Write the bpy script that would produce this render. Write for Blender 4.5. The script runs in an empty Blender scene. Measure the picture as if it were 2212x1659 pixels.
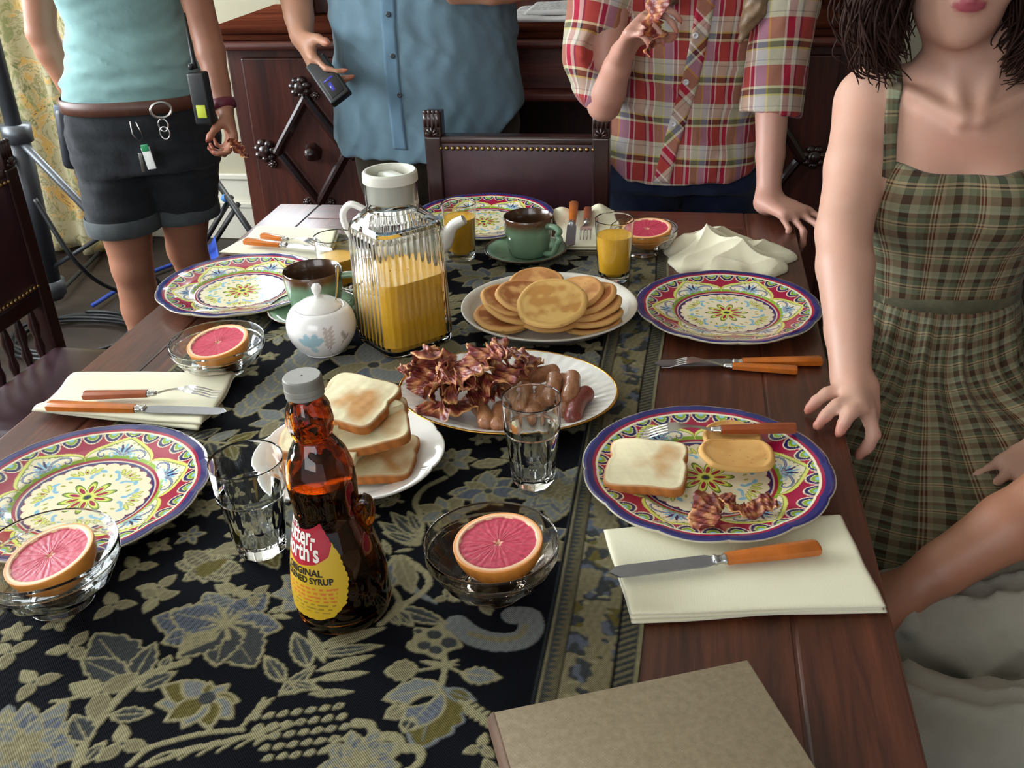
import bpy, math, random
import numpy as np
import openvdb as vdb
from mathutils import Vector, Matrix, Euler
sc = bpy.context.scene
COL = sc.collection
PI = math.pi
# ------------------------------------------------------------------ camera
ZT = 0.76                                   # table top height
CAMZ, FPX, PITCH, ROLL, YAW = ZT + 0.64, 2118.07, .4905, -.0386, .1866
cp, sp = math.cos(PITCH), math.sin(PITCH)
_f = Vector((0, cp, -sp)); _u = Vector((0, sp, cp)); _r = Vector((1, 0, 0))
_r2 = _r * math.cos(ROLL) + _u * math.sin(ROLL); _u2 = _u * math.cos(ROLL) - _r * math.sin(ROLL)
_z = Matrix.Rotation(YAW, 3, 'Z')
CR, CU, CF = _z @ _r2, _z @ _u2, _z @ _f
cd = bpy.data.cameras.new('camera'); cam = bpy.data.objects.new('camera', cd); COL.objects.link(cam)
m = Matrix.Identity(4)
for i in range(3):
    m[i][0], m[i][1], m[i][2] = CR[i], CU[i], -CF[i]
m[0][3], m[1][3], m[2][3] = 0, 0, CAMZ
cam.matrix_world = m
cd.sensor_width = 36; cd.lens = 36 * FPX / 2212; cd.clip_start = .01
sc.camera = cam
def T(px, py, z=ZT):                        # photograph pixel -> point on the level z
    d = CF + CR * ((px - 1106) / FPX) - CU * ((py - 829.5) / FPX)
    t = (z - CAMZ) / d.z
    return Vector((d.x * t, d.y * t, z))
def B(px, py, y):                           # photograph pixel -> point at distance y
    d = CF + CR * ((px - 1106) / FPX) - CU * ((py - 829.5) / FPX)
    t = y / d.y
    return Vector((d.x * t, y, CAMZ + d.z * t))
# ------------------------------------------------------------------ light
sc.view_settings.view_transform = 'Standard'; sc.view_settings.look = 'None'
sc.view_settings.gamma = 1; sc.view_settings.exposure = 0.22; sc.view_settings.use_curve_mapping = False
wd = bpy.data.worlds.new('world'); sc.world = wd; wd.use_nodes = True
wd.node_tree.nodes['Background'].inputs[0].default_value = (.80, .88, 1, 1)
wd.node_tree.nodes['Background'].inputs[1].default_value = .60
def area(name, loc, target, sx, sy, power, col):
    l = bpy.data.lights.new(name, 'AREA'); l.shape = 'RECTANGLE'; l.size = sx; l.size_y = sy; l.energy = power; l.color = col
    o = bpy.data.objects.new(name, l); COL.objects.link(o); o.location = loc
    o.rotation_euler = (Vector(target) - Vector(loc)).to_track_quat('-Z', 'Y').to_euler()
    return o
area('fill_behind', (-.9, -1.9, 1.9), (-.1, 1.6, .9), 2.0, 1.4, 34, (.97, .98, 1))  # soft fill lamp added behind the camera, not a window
# ------------------------------------------------------------------ helpers
def lin(h):
    if not isinstance(h, str): return tuple(h)
    v = [int(h[i:i+2], 16) / 255 for i in (0, 2, 4)]
    return tuple(x / 12.92 if x <= .04045 else ((x + .055) / 1.055) ** 2.4 for x in v)
class NT:                                   # tiny node helper
    def __init__(s, name):
        s.m = bpy.data.materials.new(name); s.m.use_nodes = True
        s.t = s.m.node_tree; s.n = s.t.nodes; s.b = s.n['Principled BSDF']
    def new(s, typ, ins=None, **kw):
        n = s.n.new('ShaderNode' + typ)
        for k, v in kw.items(): setattr(n, k, v)
        for k, v in (ins or {}).items(): s.put(n.inputs[k], v)
        return n
    def put(s, sock, v):
        if isinstance(v, bpy.types.NodeSocket): s.t.links.new(v, sock)
        elif isinstance(v, (tuple, list)) and len(v) == 3 and sock.type == 'RGBA': sock.default_value = (*v, 1)
        else: sock.default_value = v
    def P(s, **kw):
        for k, v in kw.items(): s.put(s.b.inputs[k.replace('_', ' ')], v)
    def coord(s, which='Object', scale=(1, 1, 1), rot=(0, 0, 0)):
        c = s.new('TexCoord').outputs[which]
        return s.new('Mapping', {'Vector': c, 'Scale': scale, 'Rotation': rot}).outputs[0]
    def noise(s, vec, scale, detail=4, rough=.6, dist=0):
        return s.new('TexNoise', {'Vector': vec, 'Scale': scale, 'Detail': detail, 'Roughness': rough, 'Distortion': dist}).outputs[0]
    def ramp(s, fac, stops, interp='LINEAR'):
        r = s.new('ValToRGB', {'Fac': fac}); e = r.color_ramp; e.interpolation = interp
        while len(e.elements) > 1: e.elements.remove(e.elements[0])
        e.elements[0].position = stops[0][0]; e.elements[0].color = (*lin(stops[0][1]), 1)
        for p, c in stops[1:]:
            x = e.elements.new(p); x.color = (*lin(c), 1)
        return r.outputs[0]
    def mix(s, fac, a, b, mode='MIX'):
        n = s.new('Mix', data_type='RGBA', blend_type=mode); s.put(n.inputs[0], fac)
        s.put(n.inputs[6], lin(a) if isinstance(a, str) else a); s.put(n.inputs[7], lin(b) if isinstance(b, str) else b)
        return n.outputs[2]
    def math(s, op, a, b=0.0, c=0.0):
        n = s.new('Math', operation=op); s.put(n.inputs[0], a); s.put(n.inputs[1], b); s.put(n.inputs[2], c); return n.outputs[0]
    def bump(s, h, strength=.3, dist=.002):
        s.P(Normal=s.new('Bump', {'Height': h, 'Strength': strength, 'Distance': dist}).outputs[0])
def mat(name, col, rough=.5, var=0, vscale=20, bump=0, bscale=200, bdist=.001, col2=None, **kw):
    n = NT(name); c = lin(col)
    n.P(Base_Color=c, Roughness=rough)
    if var or bump: v = n.coord()
    if col2 is not None: n.P(Base_Color=n.ramp(n.noise(v, vscale, 5), [(.35, col), (.65, col2)]))
    elif var: n.P(Base_Color=n.mix(n.ramp(n.noise(v, vscale, 5), [(.3, (0, 0, 0)), (.7, (1, 1, 1))]), tuple(x * (1 - var) for x in c), tuple(min(1, x * (1 + var)) for x in c)))
    if bump: n.bump(n.noise(v, bscale, 3), bump, bdist)
    n.P(**kw)
    return n.m
def attr_mat(name, rough=.5, bump=0, bscale=400, bdist=.0006, attr='Col', **kw):
    n = NT(name); c = n.new('Attribute', attribute_name=attr).outputs[0]
    n.P(Base_Color=c, Roughness=rough)
    if bump: n.bump(n.noise(n.coord(), bscale, 3), bump, bdist)
    n.P(**kw)
    return n.m
def tag(o, label=None, cat=None, group=None, kind=None):
    for k, v in (('label', label), ('category', cat), ('group', group), ('kind', kind)):
        if v: o[k] = v
    return o
def thing(name, label, cat, loc=(0, 0, 0), rot=0, group=None):
    o = bpy.data.objects.new(name, None); COL.objects.link(o); o.location = loc; o.empty_display_size = .02
    o.rotation_euler = rot if isinstance(rot, (tuple, list)) else (0, 0, rot)
    return tag(o, label, cat, group)
def mk(name, V, F, m, parent=None, smooth=True, col=None, uv=None, rel=False):
    V = np.asarray(V, dtype=np.float32).reshape(-1, 3)
    if rel and parent is not None:
        b = parent
        while b is not None:
            V = V - np.array(b.location, dtype=np.float32); b = b.parent
    me = bpy.data.meshes.new(name)
    if isinstance(F, np.ndarray):
        k = F.shape[1]
        me.vertices.add(len(V)); me.vertices.foreach_set('co', V.ravel())
        me.loops.add(F.size); me.loops.foreach_set('vertex_index', F.astype(np.int32).ravel())
        me.polygons.add(len(F)); me.polygons.foreach_set('loop_start', np.arange(0, F.size, k, dtype=np.int32))
        try: me.polygons.foreach_set('loop_total', np.full(len(F), k, np.int32))
        except Exception: pass
        me.update(calc_edges=True); me.validate()
    else:
        me.from_pydata([tuple(map(float, v)) for v in V], [], [tuple(map(int, f)) for f in F]); me.update()
    if smooth: me.polygons.foreach_set('use_smooth', np.ones(len(me.polygons), bool))
    if col is not None:
        a = me.color_attributes.new('Col', 'FLOAT_COLOR', 'POINT'); c = np.ones((len(V), 4), np.float32); c[:, :3] = col
        a.data.foreach_set('color', c.ravel())
    if uv is not None:
        a = me.attributes.new('cloth', 'FLOAT_VECTOR', 'POINT'); c = np.zeros((len(V), 3), np.float32); c[:, :uv.shape[1]] = uv
        a.data.foreach_set('vector', c.ravel())
    me.materials.append(m)
    o = bpy.data.objects.new(name, me); COL.objects.link(o)
    if parent is not None: o.parent = parent
    return o
def dup(o, loc=None, rot=None, label=None, parent=None, group=None):
    c = o.copy(); COL.objects.link(c)
    if parent is not None: c.parent = parent
    if loc is not None: c.location = loc
    if rot is not None: c.rotation_euler = rot if isinstance(rot, (tuple, list)) else (0, 0, rot)
    if label: c['label'] = label
    if group: c['group'] = group
    for ch in list(o.children): dup(ch, parent=c)
    return c
class M:                                    # collects shapes into one mesh
    def __init__(s): s.V = []; s.F = []; s.n = 0
    def add(s, V, F, X=None):
        V = np.asarray(V, float).reshape(-1, 3)
        if X is not None:
            A = np.array(X); V = V @ A[:3, :3].T + A[:3, 3]
        s.V.append(V); s.F += [tuple(int(i) + s.n for i in f) for f in F]; s.n += len(V); return s
    def box(s, a, b, bev=0, X=None):
        a, b = np.minimum(a, b).astype(float), np.maximum(a, b).astype(float); e = min(bev, *((b - a) / 2.01))
        if e <= 0:
            V = [(x, y, z) for x in (a[0], b[0]) for y in (a[1], b[1]) for z in (a[2], b[2])]
            return s.add(V, [(0, 1, 3, 2), (4, 6, 7, 5), (0, 4, 5, 1), (2, 3, 7, 6), (0, 2, 6, 4), (1, 5, 7, 3)], X)
        bm = __import__('bmesh').new()
        vs = [bm.verts.new((x, y, z)) for x in (a[0], b[0]) for y in (a[1], b[1]) for z in (a[2], b[2])]
        for f in [(0, 1, 3, 2), (4, 6, 7, 5), (0, 4, 5, 1), (2, 3, 7, 6), (0, 2, 6, 4), (1, 5, 7, 3)]: bm.faces.new([vs[i] for i in f])
        __import__('bmesh').ops.bevel(bm, geom=bm.edges[:] + bm.verts[:], offset=e, segments=3, profile=.5, affect='EDGES')
        bm.verts.index_update()
        s.add([tuple(v.co) for v in bm.verts], [[v.index for v in f.verts] for f in bm.faces], X); bm.free(); return s
    def loft(s, rings, cap0=True, cap1=True, closed=True, loop=False, X=None, hold=0):
        R = np.asarray(rings, float)
        if hold:                            # extra rings beside each corner keep the smooth shading tight
            Q_ = [R[0]]
            for a, b in zip(R[:-1], R[1:]):
                L = np.linalg.norm(b - a, axis=1).max(); f = min(.33, hold / max(L, 1e-9))
                if L > 2.5 * hold: Q_ += [a + (b - a) * f, b - (b - a) * f]
                Q_.append(b)
            R = np.array(Q_)
        k, n = R.shape[:2]; F = []
        for i in range(k if loop else k - 1):
            i2 = (i + 1) % k
            for j in range(n if closed else n - 1):
                j2 = (j + 1) % n; F.append((i * n + j, i * n + j2, i2 * n + j2, i2 * n + j))
        if closed and not loop:
            if cap0: F.append(tuple(range(n - 1, -1, -1)))
            if cap1: F.append(tuple(range((k - 1) * n, k * n)))
        return s.add(R.reshape(-1, 3), F, X)
    def lathe(s, prof, n=48, c=(0, 0, 0), sx=1, sy=1, fr=None, cap0=False, cap1=False, X=None, loop=False, hold=0):
        t = np.arange(n) * 2 * PI / n; rings = []
        for i, (r, z) in enumerate(prof):
            k = fr(t, r, z) if fr else 1
            rings.append(np.stack([c[0] + r * k * np.cos(t) * sx, c[1] + r * k * np.sin(t) * sy, np.full(n, c[2] + z)], -1))
        return s.loft(rings, cap0, cap1, X=X, loop=loop, hold=hold)
    def tube(s, pts, r, n=10, cap=True, flat=1, X=None, up=None):
        P_ = np.asarray(pts, float); k = len(P_); r = np.broadcast_to(np.asarray(r, float), (k,))
        tg = np.gradient(P_, axis=0); tg /= np.linalg.norm(tg, axis=1)[:, None] + 1e-12
        u = np.array(up if up is not None else ((0, 0, 1) if abs(tg[0][2]) < .9 else (1, 0, 0)), float); rings = []
        for i in range(k):
            a = u - tg[i] * (u @ tg[i]); nn = np.linalg.norm(a)
            a = a / nn if nn > 1e-6 else np.cross(tg[i], (0, 1, 0)); b = np.cross(tg[i], a)
            if up is None: u = a
            t = np.arange(n) * 2 * PI / n
            rings.append(P_[i] + r[i] * (np.cos(t)[:, None] * a * flat + np.sin(t)[:, None] * b))
        return s.loft(rings, cap, cap, X=X)
    def ball(s, c, r, n=12, sc_=(1, 1, 1), X=None):
        t = np.linspace(-PI / 2, PI / 2, n)
        return s.lathe([(r * math.cos(a) * 1 + 1e-5, r * math.sin(a) * sc_[2]) for a in t], n * 2, c, sc_[0], sc_[1], X=X)
    def mk(s, name, m, parent=None, smooth=True, **kw):
        o = mk(name, np.vstack(s.V), s.F, m, parent, smooth, **kw)
        if smooth == 'auto': autosmooth(o)
        return o
def autosmooth(o, ang=35):
    me = o.data; bm = __import__('bmesh').new(); bm.from_mesh(me); a = math.radians(ang)
    for e in bm.edges:
        if len(e.link_faces) == 2: e.smooth = e.calc_face_angle(0) < a
    bm.to_mesh(me); bm.free(); return o
def grid_faces(ny, nx):
    i = np.arange(ny * nx).reshape(ny, nx)
    return np.stack([i[:-1, :-1].ravel(), i[:-1, 1:].ravel(), i[1:, 1:].ravel(), i[1:, :-1].ravel()], -1)
def spline(pts, n=40):                      # Catmull-Rom through points
    P_ = np.asarray(pts, float); P_ = np.vstack([2 * P_[0] - P_[1], P_, 2 * P_[-1] - P_[-2]]); out = []
    m_ = len(P_) - 3
    for t in np.linspace(0, m_ - 1e-9, n):
        i = int(t); u = t - i; a, b, c, d = P_[i:i + 4]
        out.append(.5 * ((2 * b) + (c - a) * u + (2 * a - 5 * b + 4 * c - d) * u * u + (3 * b - a - 3 * c + d) * u ** 3))
    return np.array(out)
# ---- signed-distance modelling, for bodies, cloth and soft food
class SDF:
    def __init__(s, lo, hi, h):
        s.lo = np.array(lo, float); s.h = h; s.n = np.ceil((np.array(hi) - s.lo) / h).astype(int) + 1
        s.f = np.full(s.n, 9.0, np.float32)
    def sub(s, lo, hi):
        a = np.clip(np.floor((np.array(lo) - s.lo) / s.h).astype(int), 0, s.n); b = np.clip(np.ceil((np.array(hi) - s.lo) / s.h).astype(int) + 1, 0, s.n)
        ax = [np.arange(a[i], b[i], dtype=np.float32) * s.h + s.lo[i] for i in range(3)]
        g = np.meshgrid(*ax, indexing='ij', sparse=True)
        return tuple(slice(a[i], b[i]) for i in range(3)), g
    def put(s, lo, hi, fn, k=.01, op='u'):
        e = k + 4 * s.h
        sl, g = s.sub(np.array(lo) - e, np.array(hi) + e)
        if min(x.stop - x.start for x in sl) <= 0: return s
        d = fn(*g).astype(np.float32); f = s.f[sl]
        if op == 'u':
            w = np.maximum(k - np.abs(f - d), 0) / max(k, 1e-6); s.f[sl] = np.minimum(f, d) - w * w * k / 4
        elif op == 's':
            w = np.maximum(k - np.abs(f + d), 0) / max(k, 1e-6); s.f[sl] = np.maximum(f, -d) + w * w * k / 4
        return s
    def cone(s, a, b, r1, r2, k=.01, op='u', sq=None):
        a = np.array(a, float); b = np.array(b, float); ba = b - a; L = ba @ ba + 1e-12; R = max(r1, r2)
        def fn(X, Y, Z):
            t = np.clip(((X - a[0]) * ba[0] + (Y - a[1]) * ba[1] + (Z - a[2]) * ba[2]) / L, 0, 1)
            dx, dy, dz = X - a[0] - t * ba[0], Y - a[1] - t * ba[1], Z - a[2] - t * ba[2]
            return np.sqrt(dx * dx + dy * dy + dz * dz) - (r1 + (r2 - r1) * t)
        return s.put(np.minimum(a, b) - R, np.maximum(a, b) + R, fn, k, op)
    def chain(s, pts, rs, k=.01):
        for i in range(len(pts) - 1): s.cone(pts[i], pts[i + 1], rs[i], rs[i + 1], k if i == 0 else min(k, .012))
        return s
    def ell(s, c, r, k=.01, rot=None, op='u'):
        c = np.array(c, float); r = np.array(r, float); A = np.array(Euler(rot).to_matrix().transposed()) if rot is not None else np.eye(3); R = r.max() if rot is not None else r
        def fn(X, Y, Z):
            x, y, z = X - c[0], Y - c[1], Z - c[2]
            u, v, w = (A[i][0] * x + A[i][1] * y + A[i][2] * z for i in range(3))
            k0 = np.sqrt((u / r[0]) ** 2 + (v / r[1]) ** 2 + (w / r[2]) ** 2); k1 = np.sqrt((u / r[0] ** 2) ** 2 + (v / r[1] ** 2) ** 2 + (w / r[2] ** 2) ** 2) + 1e-6
            return k0 * (k0 - 1) / k1
        return s.put(c - R, c + R, fn, k, op)
    def torso(s, rows, k=.02, pw=2.3, rot=0.0):         # rows: z, cx, cy, rx, ry  (rising z)
        R = np.array(rows, float); c0, s0 = math.cos(rot), math.sin(rot)
        lo = (min(R[:, 1] - R[:, 3:].max(1)), min(R[:, 2] - R[:, 3:].max(1)), R[0, 0]); hi = (max(R[:, 1] + R[:, 3:].max(1)), max(R[:, 2] + R[:, 3:].max(1)), R[-1, 0])
        zz = np.linspace(R[0, 0], R[-1, 0], 200); sm = []
        for j in range(1, 5):
            v = np.interp(zz, R[:, 0], R[:, j]); kk = np.hanning(31); kk /= kk.sum(); sm.append(np.convolve(np.pad(v, 15, mode='edge'), kk, 'valid'))
        def fn(X, Y, Z):
            cx, cy, rx, ry = (np.interp(Z, zz, v) for v in sm)
            x, y = X - cx, Y - cy; u, v = x * c0 + y * s0, -x * s0 + y * c0
            q = (np.abs(u / rx) ** pw + np.abs(v / ry) ** pw) ** (1 / pw)
            d = (q - 1) * np.minimum(rx, ry)
            return np.maximum(d, np.maximum(R[0, 0] - Z, Z - R[-1, 0]) + 0 * d)
        return s.put(lo, hi, fn, k)
    def cut(s, p, nrm, k=.004):                          # remove the half space on the side nrm points to
        p = np.array(p, float); nrm = np.array(nrm, float); nrm /= np.linalg.norm(nrm)
        return s.put(s.lo, s.lo + s.n * s.h, lambda X, Y, Z: -((X - p[0]) * nrm[0] + (Y - p[1]) * nrm[1] + (Z - p[2]) * nrm[2]), k, 's')
    def warp(s, fn):                                     # add fn(X,Y,Z) to the distance
        sl, g = s.sub(s.lo, s.lo + s.n * s.h); s.f[sl] += fn(*g).astype(np.float32); return s
    def mesh(s, smooth=0):
        b = 3 * s.h; a = np.clip(s.f, -b, b); a[0] = a[-1] = b; a[:, 0] = a[:, -1] = b; a[:, :, 0] = a[:, :, -1] = b
        g = vdb.FloatGrid(b); g.copyFromArray(np.ascontiguousarray(a)); V, F = g.convertToQuads(0.0)
        V = V.astype(np.float64) * s.h + s.lo; F = F[:, ::-1].astype(np.int64)
        for _ in range(smooth):
            A = np.zeros_like(V); c = np.zeros(len(V))
            for i in range(4):
                j = (i + 1) % 4
                np.add.at(A, F[:, i], V[F[:, j]]); np.add.at(c, F[:, i], 1); np.add.at(A, F[:, j], V[F[:, i]]); np.add.at(c, F[:, j], 1)
            V = V * .4 + .6 * A / np.maximum(c, 1)[:, None]
        return V, F
def vnoise(V, s=1.0, seed=0, o=3):            # cheap smooth noise from sines
    r = np.random.RandomState(seed); out = 0; V = np.asarray(V)
    for k in range(o):
        for _ in range(4):
            d = r.normal(size=3); d *= s * (1.9 ** k) / np.linalg.norm(d)
            out = out + np.sin(V @ d + r.rand() * 6.28) / (1.7 ** k)
    return out / 4
# ------------------------------------------------------------------ room
rnd = random.Random(7)
def wood(name, c1, c2, rough, axis=1, scale=1.0, coat=.3):
    n = NT(name); s = [14 * scale] * 3; s[axis] = 1.1 * scale
    v = n.coord('Object', tuple(s)); a = n.noise(v, 3, 6, .65, .6)
    s2 = [60 * scale] * 3; s2[axis] = 2.5 * scale; b = n.noise(n.coord('Object', tuple(s2)), 4, 3)
    c = n.mix(n.ramp(b, [(.4, (0, 0, 0)), (.75, (.5, .5, .5))]), n.ramp(a, [(.3, c1), (.7, c2)]), tuple(x * .4 for x in lin(c1)))
    big = n.noise(n.coord(), 3.5, 3)
    n.P(Base_Color=c, Roughness=n.math('MULTIPLY_ADD', big, .25, rough - .1), Coat_Weight=coat, Coat_Roughness=.22)
    n.bump(b, .08, .001)
    return n.m
M_table = wood('table_wood', '32140c', '6c3822', .42)
M_tabx = wood('table_wood_cross', '38170f', '6a3322', .36, 0)
M_cab = wood('cabinet_wood', '2c0f0a', '5c2716', .38, 2, .8)
M_cabx = wood('cabinet_wood_cross', '3a150e', '6e301e', .5, 0, .8, 0)
M_carve = wood('carved_wood', '1c0a08', '3a1a14', .3, 2, 1, .6)
M_floor = wood('floor_wood', '1c1410', '33241a', .55, 0, .5, 0)
M_wall = mat('cream_wall', 'b3ae96', .7, .05, 3, .1, 60)
M_white = mat('white_paint', 'd9d6c6', .45, .03, 4)
st = lambda o: tag(o, kind='structure')
m = M(); m.box((-3.3, -2.5, -.05), (3.0, 3.9, 0)); st(m.mk('floor', M_floor, smooth=False))
# back wall with a window opening
m = M(); W0, W1, Z0, Z1 = -2.40, -1.25, 1.12, 2.45; YB = 3.78
m.box((-3.3, YB, 0), (W0, YB + .12, 2.7)); m.box((W1, YB, 0), (3.0, YB + .12, 2.7)); m.box((W0, YB, 0), (W1, YB + .12, Z0)); m.box((W0, YB, Z1), (W1, YB + .12, 2.7))
st(m.mk('wall_back', M_wall, smooth=False))
m = M(); m.box((-3.32, -2.5, 0), (-3.2, .3, 2.7)); m.box((-3.32, 2.7, 0), (-3.2, 3.9, 2.7)); m.box((-3.32, .3, 0), (-3.2, 2.7, .95)); m.box((-3.32, .3, 2.4), (-3.2, 2.7, 2.7))
st(m.mk('wall_left', M_wall, smooth=False))
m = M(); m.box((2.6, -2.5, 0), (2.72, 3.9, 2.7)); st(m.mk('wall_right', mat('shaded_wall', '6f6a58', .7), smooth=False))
m = M(); m.box((-3.3, -2.5, 2.7), (3.0, 3.9, 2.76)); st(m.mk('ceiling', mat('ceiling_paint', 'b9b6aa', .8), smooth=False))
def emis(name, c, s):
    n = NT(name); n.P(Base_Color=(0, 0, 0), Emission_Color=c, Emission_Strength=s, Roughness=.3); return n.m
M_day = emis('daylit_pane', (.90, .95, 1), 17.0)
def window(name, x0, x1, z0, z1, y, axis):
    w = thing(name, None, None); w['kind'] = 'structure'
    f = M(); p = M(); e = .05
    def bx(mm, a0, a1, b0, b1, d0, d1):
        mm.box((a0, d0, b0), (a1, d1, b1)) if axis == 'y' else mm.box((d0, a0, b0), (d1, a1, b1))
    bx(f, x0, x0 + e, z0, z1, y - .03, y + .09); bx(f, x1 - e, x1, z0, z1, y - .03, y + .09); bx(f, x0, x1, z0, z0 + e, y - .03, y + .09); bx(f, x0, x1, z1 - e, z1, y - .03, y + .09)
    xm, zm = (x0 + x1) / 2, (z0 + z1) / 2; bx(f, xm - .02, xm + .02, z0, z1, y, y + .06); bx(f, x0, x1, zm - .02, zm + .02, y, y + .06)
    bx(p, x0 + .02, x1 - .02, z0 + .02, z1 - .02, y + .07, y + .075)
    f.mk('window_frame', M_white, w, False); p.mk('window_pane', M_day, w, False)
window('window_1', W0, W1, Z0, Z1, YB, 'y')
window('window_2', .3, 2.7, .95, 2.4, -3.3, 'x')
m = M(); m.box((-3.2, YB - .02, 0), (3, YB, .14), .004); m.box((-3.2, YB - .028, .14), (3, YB, .165), .006)
m.box((-3.2, YB - .008, .165), (3, YB, .26)); m.box((-3.2, YB - .022, .26), (3, YB, .285), .006); st(m.mk('baseboard_back', M_white, smooth=False))
# flowered curtain hanging left
n = NT('flowered_curtain'); v = n.coord('Object', (1, 1, 1)); ns = n.noise(v, 7, 5, .7, 1.5); n2 = n.noise(n.coord('Object', (1, 1, .8)), 3.2, 3, .6, 2.5)
c = n.ramp(ns, [(.0, 'b8b090'), (.47, 'b8b090'), (.50, '8a8458'), (.54, 'c8bc98'), (.58, 'c9a060'), (.64, 'd0b060'), (.67, '6a4a52')])
c = n.mix(n.ramp(n2, [(.5, (0, 0, 0)), (.54, (1, 1, 1))]), c, n.ramp(n.noise(v, 16, 3, .6, 1), [(.4, '6d7348'), (.5, 'bcb08a'), (.6, '8c9060')]))
n.P(Base_Color=c, Roughness=.8); M_curtain = n.m
xs = np.linspace(-3.12, -2.28, 260); zs = np.linspace(.02, 2.45, 60); X, Z = np.meshgrid(xs, zs)
Y = 3.55 + .04 * np.sin(X * 42 + .6 * np.sin(Z * 2)) + .02 * np.sin(X * 17 + 1) - .03 * (X + 2.9) * (2.4 - Z)
V = np.stack([X, Y, Z], -1).reshape(-1, 3); V[:, 0] += .05 * np.sin(V[:, 2] * 3) * (V[:, 0] + 3.1)
o = mk('curtain', V, grid_faces(60, 260), M_curtain); tag(o, 'cream curtain printed with yellow and green flowers hanging at the far left', 'curtain')
o.modifiers.new('s', 'SOLIDIFY').thickness = .004
# ------------------------------------------------------------------ table
TX0, TX1, TY0, TY1 = -.863, .212, .10, 1.945
tb = thing('dining_table', 'long dark reddish wooden dining table laid for breakfast', 'table', ((TX0 + TX1) / 2, 1.0, 0))
bw = .092
m = M(); m.box((TX0 + .003, TY0 + .003, ZT - .028), (TX1 - .003, TY1 - .003, ZT - .0015), .003)
for a, b in (((TX0, TY0), (TX0 + bw, TY1)), ((TX1 - bw, TY0), (TX1, TY1))): m.box((*a, ZT - .032), (b[0], b[1], ZT), .004)
xs = np.linspace(TX0 + bw + .0012, TX1 - bw - .0012, 6)
for i in range(5): m.box((xs[i], TY0 + bw + .001, ZT - .03), (xs[i + 1] - .0006, TY1 - bw - .001, ZT - .0002), .0012)
m.mk('tabletop', M_table, tb, False, rel=True)
m = M()
for y in (TY0, TY1 - bw): m = M(); m.box((TX0 + bw + .001, y, ZT - .03), (TX1 - bw - .001, y + bw, ZT), .003); m.mk('end_board', M_tabx, tb, False, rel=True)
m = M(); m.box((TX0 + .05, TY0 + .05, ZT - .12), (TX1 - .05, TY1 - .05, ZT - .03), .006); m.mk('apron', M_table, tb, False, rel=True)
for x in (TX0 + .1, TX1 - .1):
    for y in (TY0 + .1, TY1 - .1):
        m = M(); m.lathe([(.03, 0), (.036, .04), (.024, .07), (.034, .2), (.045, .34), (.03, .44), (.042, .48), (.03, .5), (.045, .52), (.045, ZT - .05)], 24, (x, y, 0), cap0=True, cap1=True); m.mk('leg', M_carve, tb, rel=True)
# ------------------------------------------------------------------ runner (woven pattern as woven colour)
RX0, RX1, RY0, RY1 = -.727, -.021, .16, 1.76
cs = np.linspace(RX0, RX1, 560)
rs = [RY0]
while rs[-1] < RY1: rs.append(rs[-1] + (.0030 if rs[-1] < .46 else .00125 + .0012 * max(0, rs[-1] - .8)))
rs = np.array(rs); rs[-1] = RY1
GX, GY = np.meshgrid(cs, rs); RC = np.zeros((*GX.shape, 3)); OCC = np.zeros(GX.shape, bool)
NAVY, BEI, TAN, GRY, DGR, OLV, SLT = (lin(x) for x in ('0c0d13', '8a8466', '766f56', '6e7170', '3a3d3e', '5a532c', '565c68'))
RC[:] = NAVY
def win(lo, hi):
    a = np.searchsorted(rs, lo[1]); b = np.searchsorted(rs, hi[1]) + 1; c = np.searchsorted(cs, lo[0]); d = np.searchsorted(cs, hi[0]) + 1
    return slice(a, b), slice(c, d)
def poly(P_, c, occ=True):
    P_ = np.array(P_, float); w = win(P_.min(0), P_.max(0)); X, Y = GX[w], GY[w]
    if X.size == 0: return
    ins = np.zeros(X.shape, bool); x1, y1 = P_[-1]
    for x2, y2 in P_:
        cnd = (y1 > Y) != (y2 > Y)
        if y1 != y2: ins ^= cnd & (X < (x2 - x1) * (Y - y1) / (y2 - y1) + x1)
        x1, y1 = x2, y2
    RC[w][ins] = c
    if occ: OCC[w] |= ins
def stroke(P_, wd_, c, w2=None):
    P_ = np.array(P_, float)
    for i in range(len(P_) - 1):
        f = i / max(1, len(P_) - 2); r = wd_ + ((w2 if w2 is not None else wd_) - wd_) * f; a, b = P_[i], P_[i + 1]
        w = win(np.minimum(a, b) - r, np.maximum(a, b) + r); X, Y = GX[w], GY[w]
        if X.size == 0: continue
        ba = b - a; t = np.clip(((X - a[0]) * ba[0] + (Y - a[1]) * ba[1]) / (ba @ ba + 1e-12), 0, 1)
        ins = (X - a[0] - t * ba[0]) ** 2 + (Y - a[1] - t * ba[1]) ** 2 < r * r; RC[w][ins] = c; OCC[w] |= ins
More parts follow.
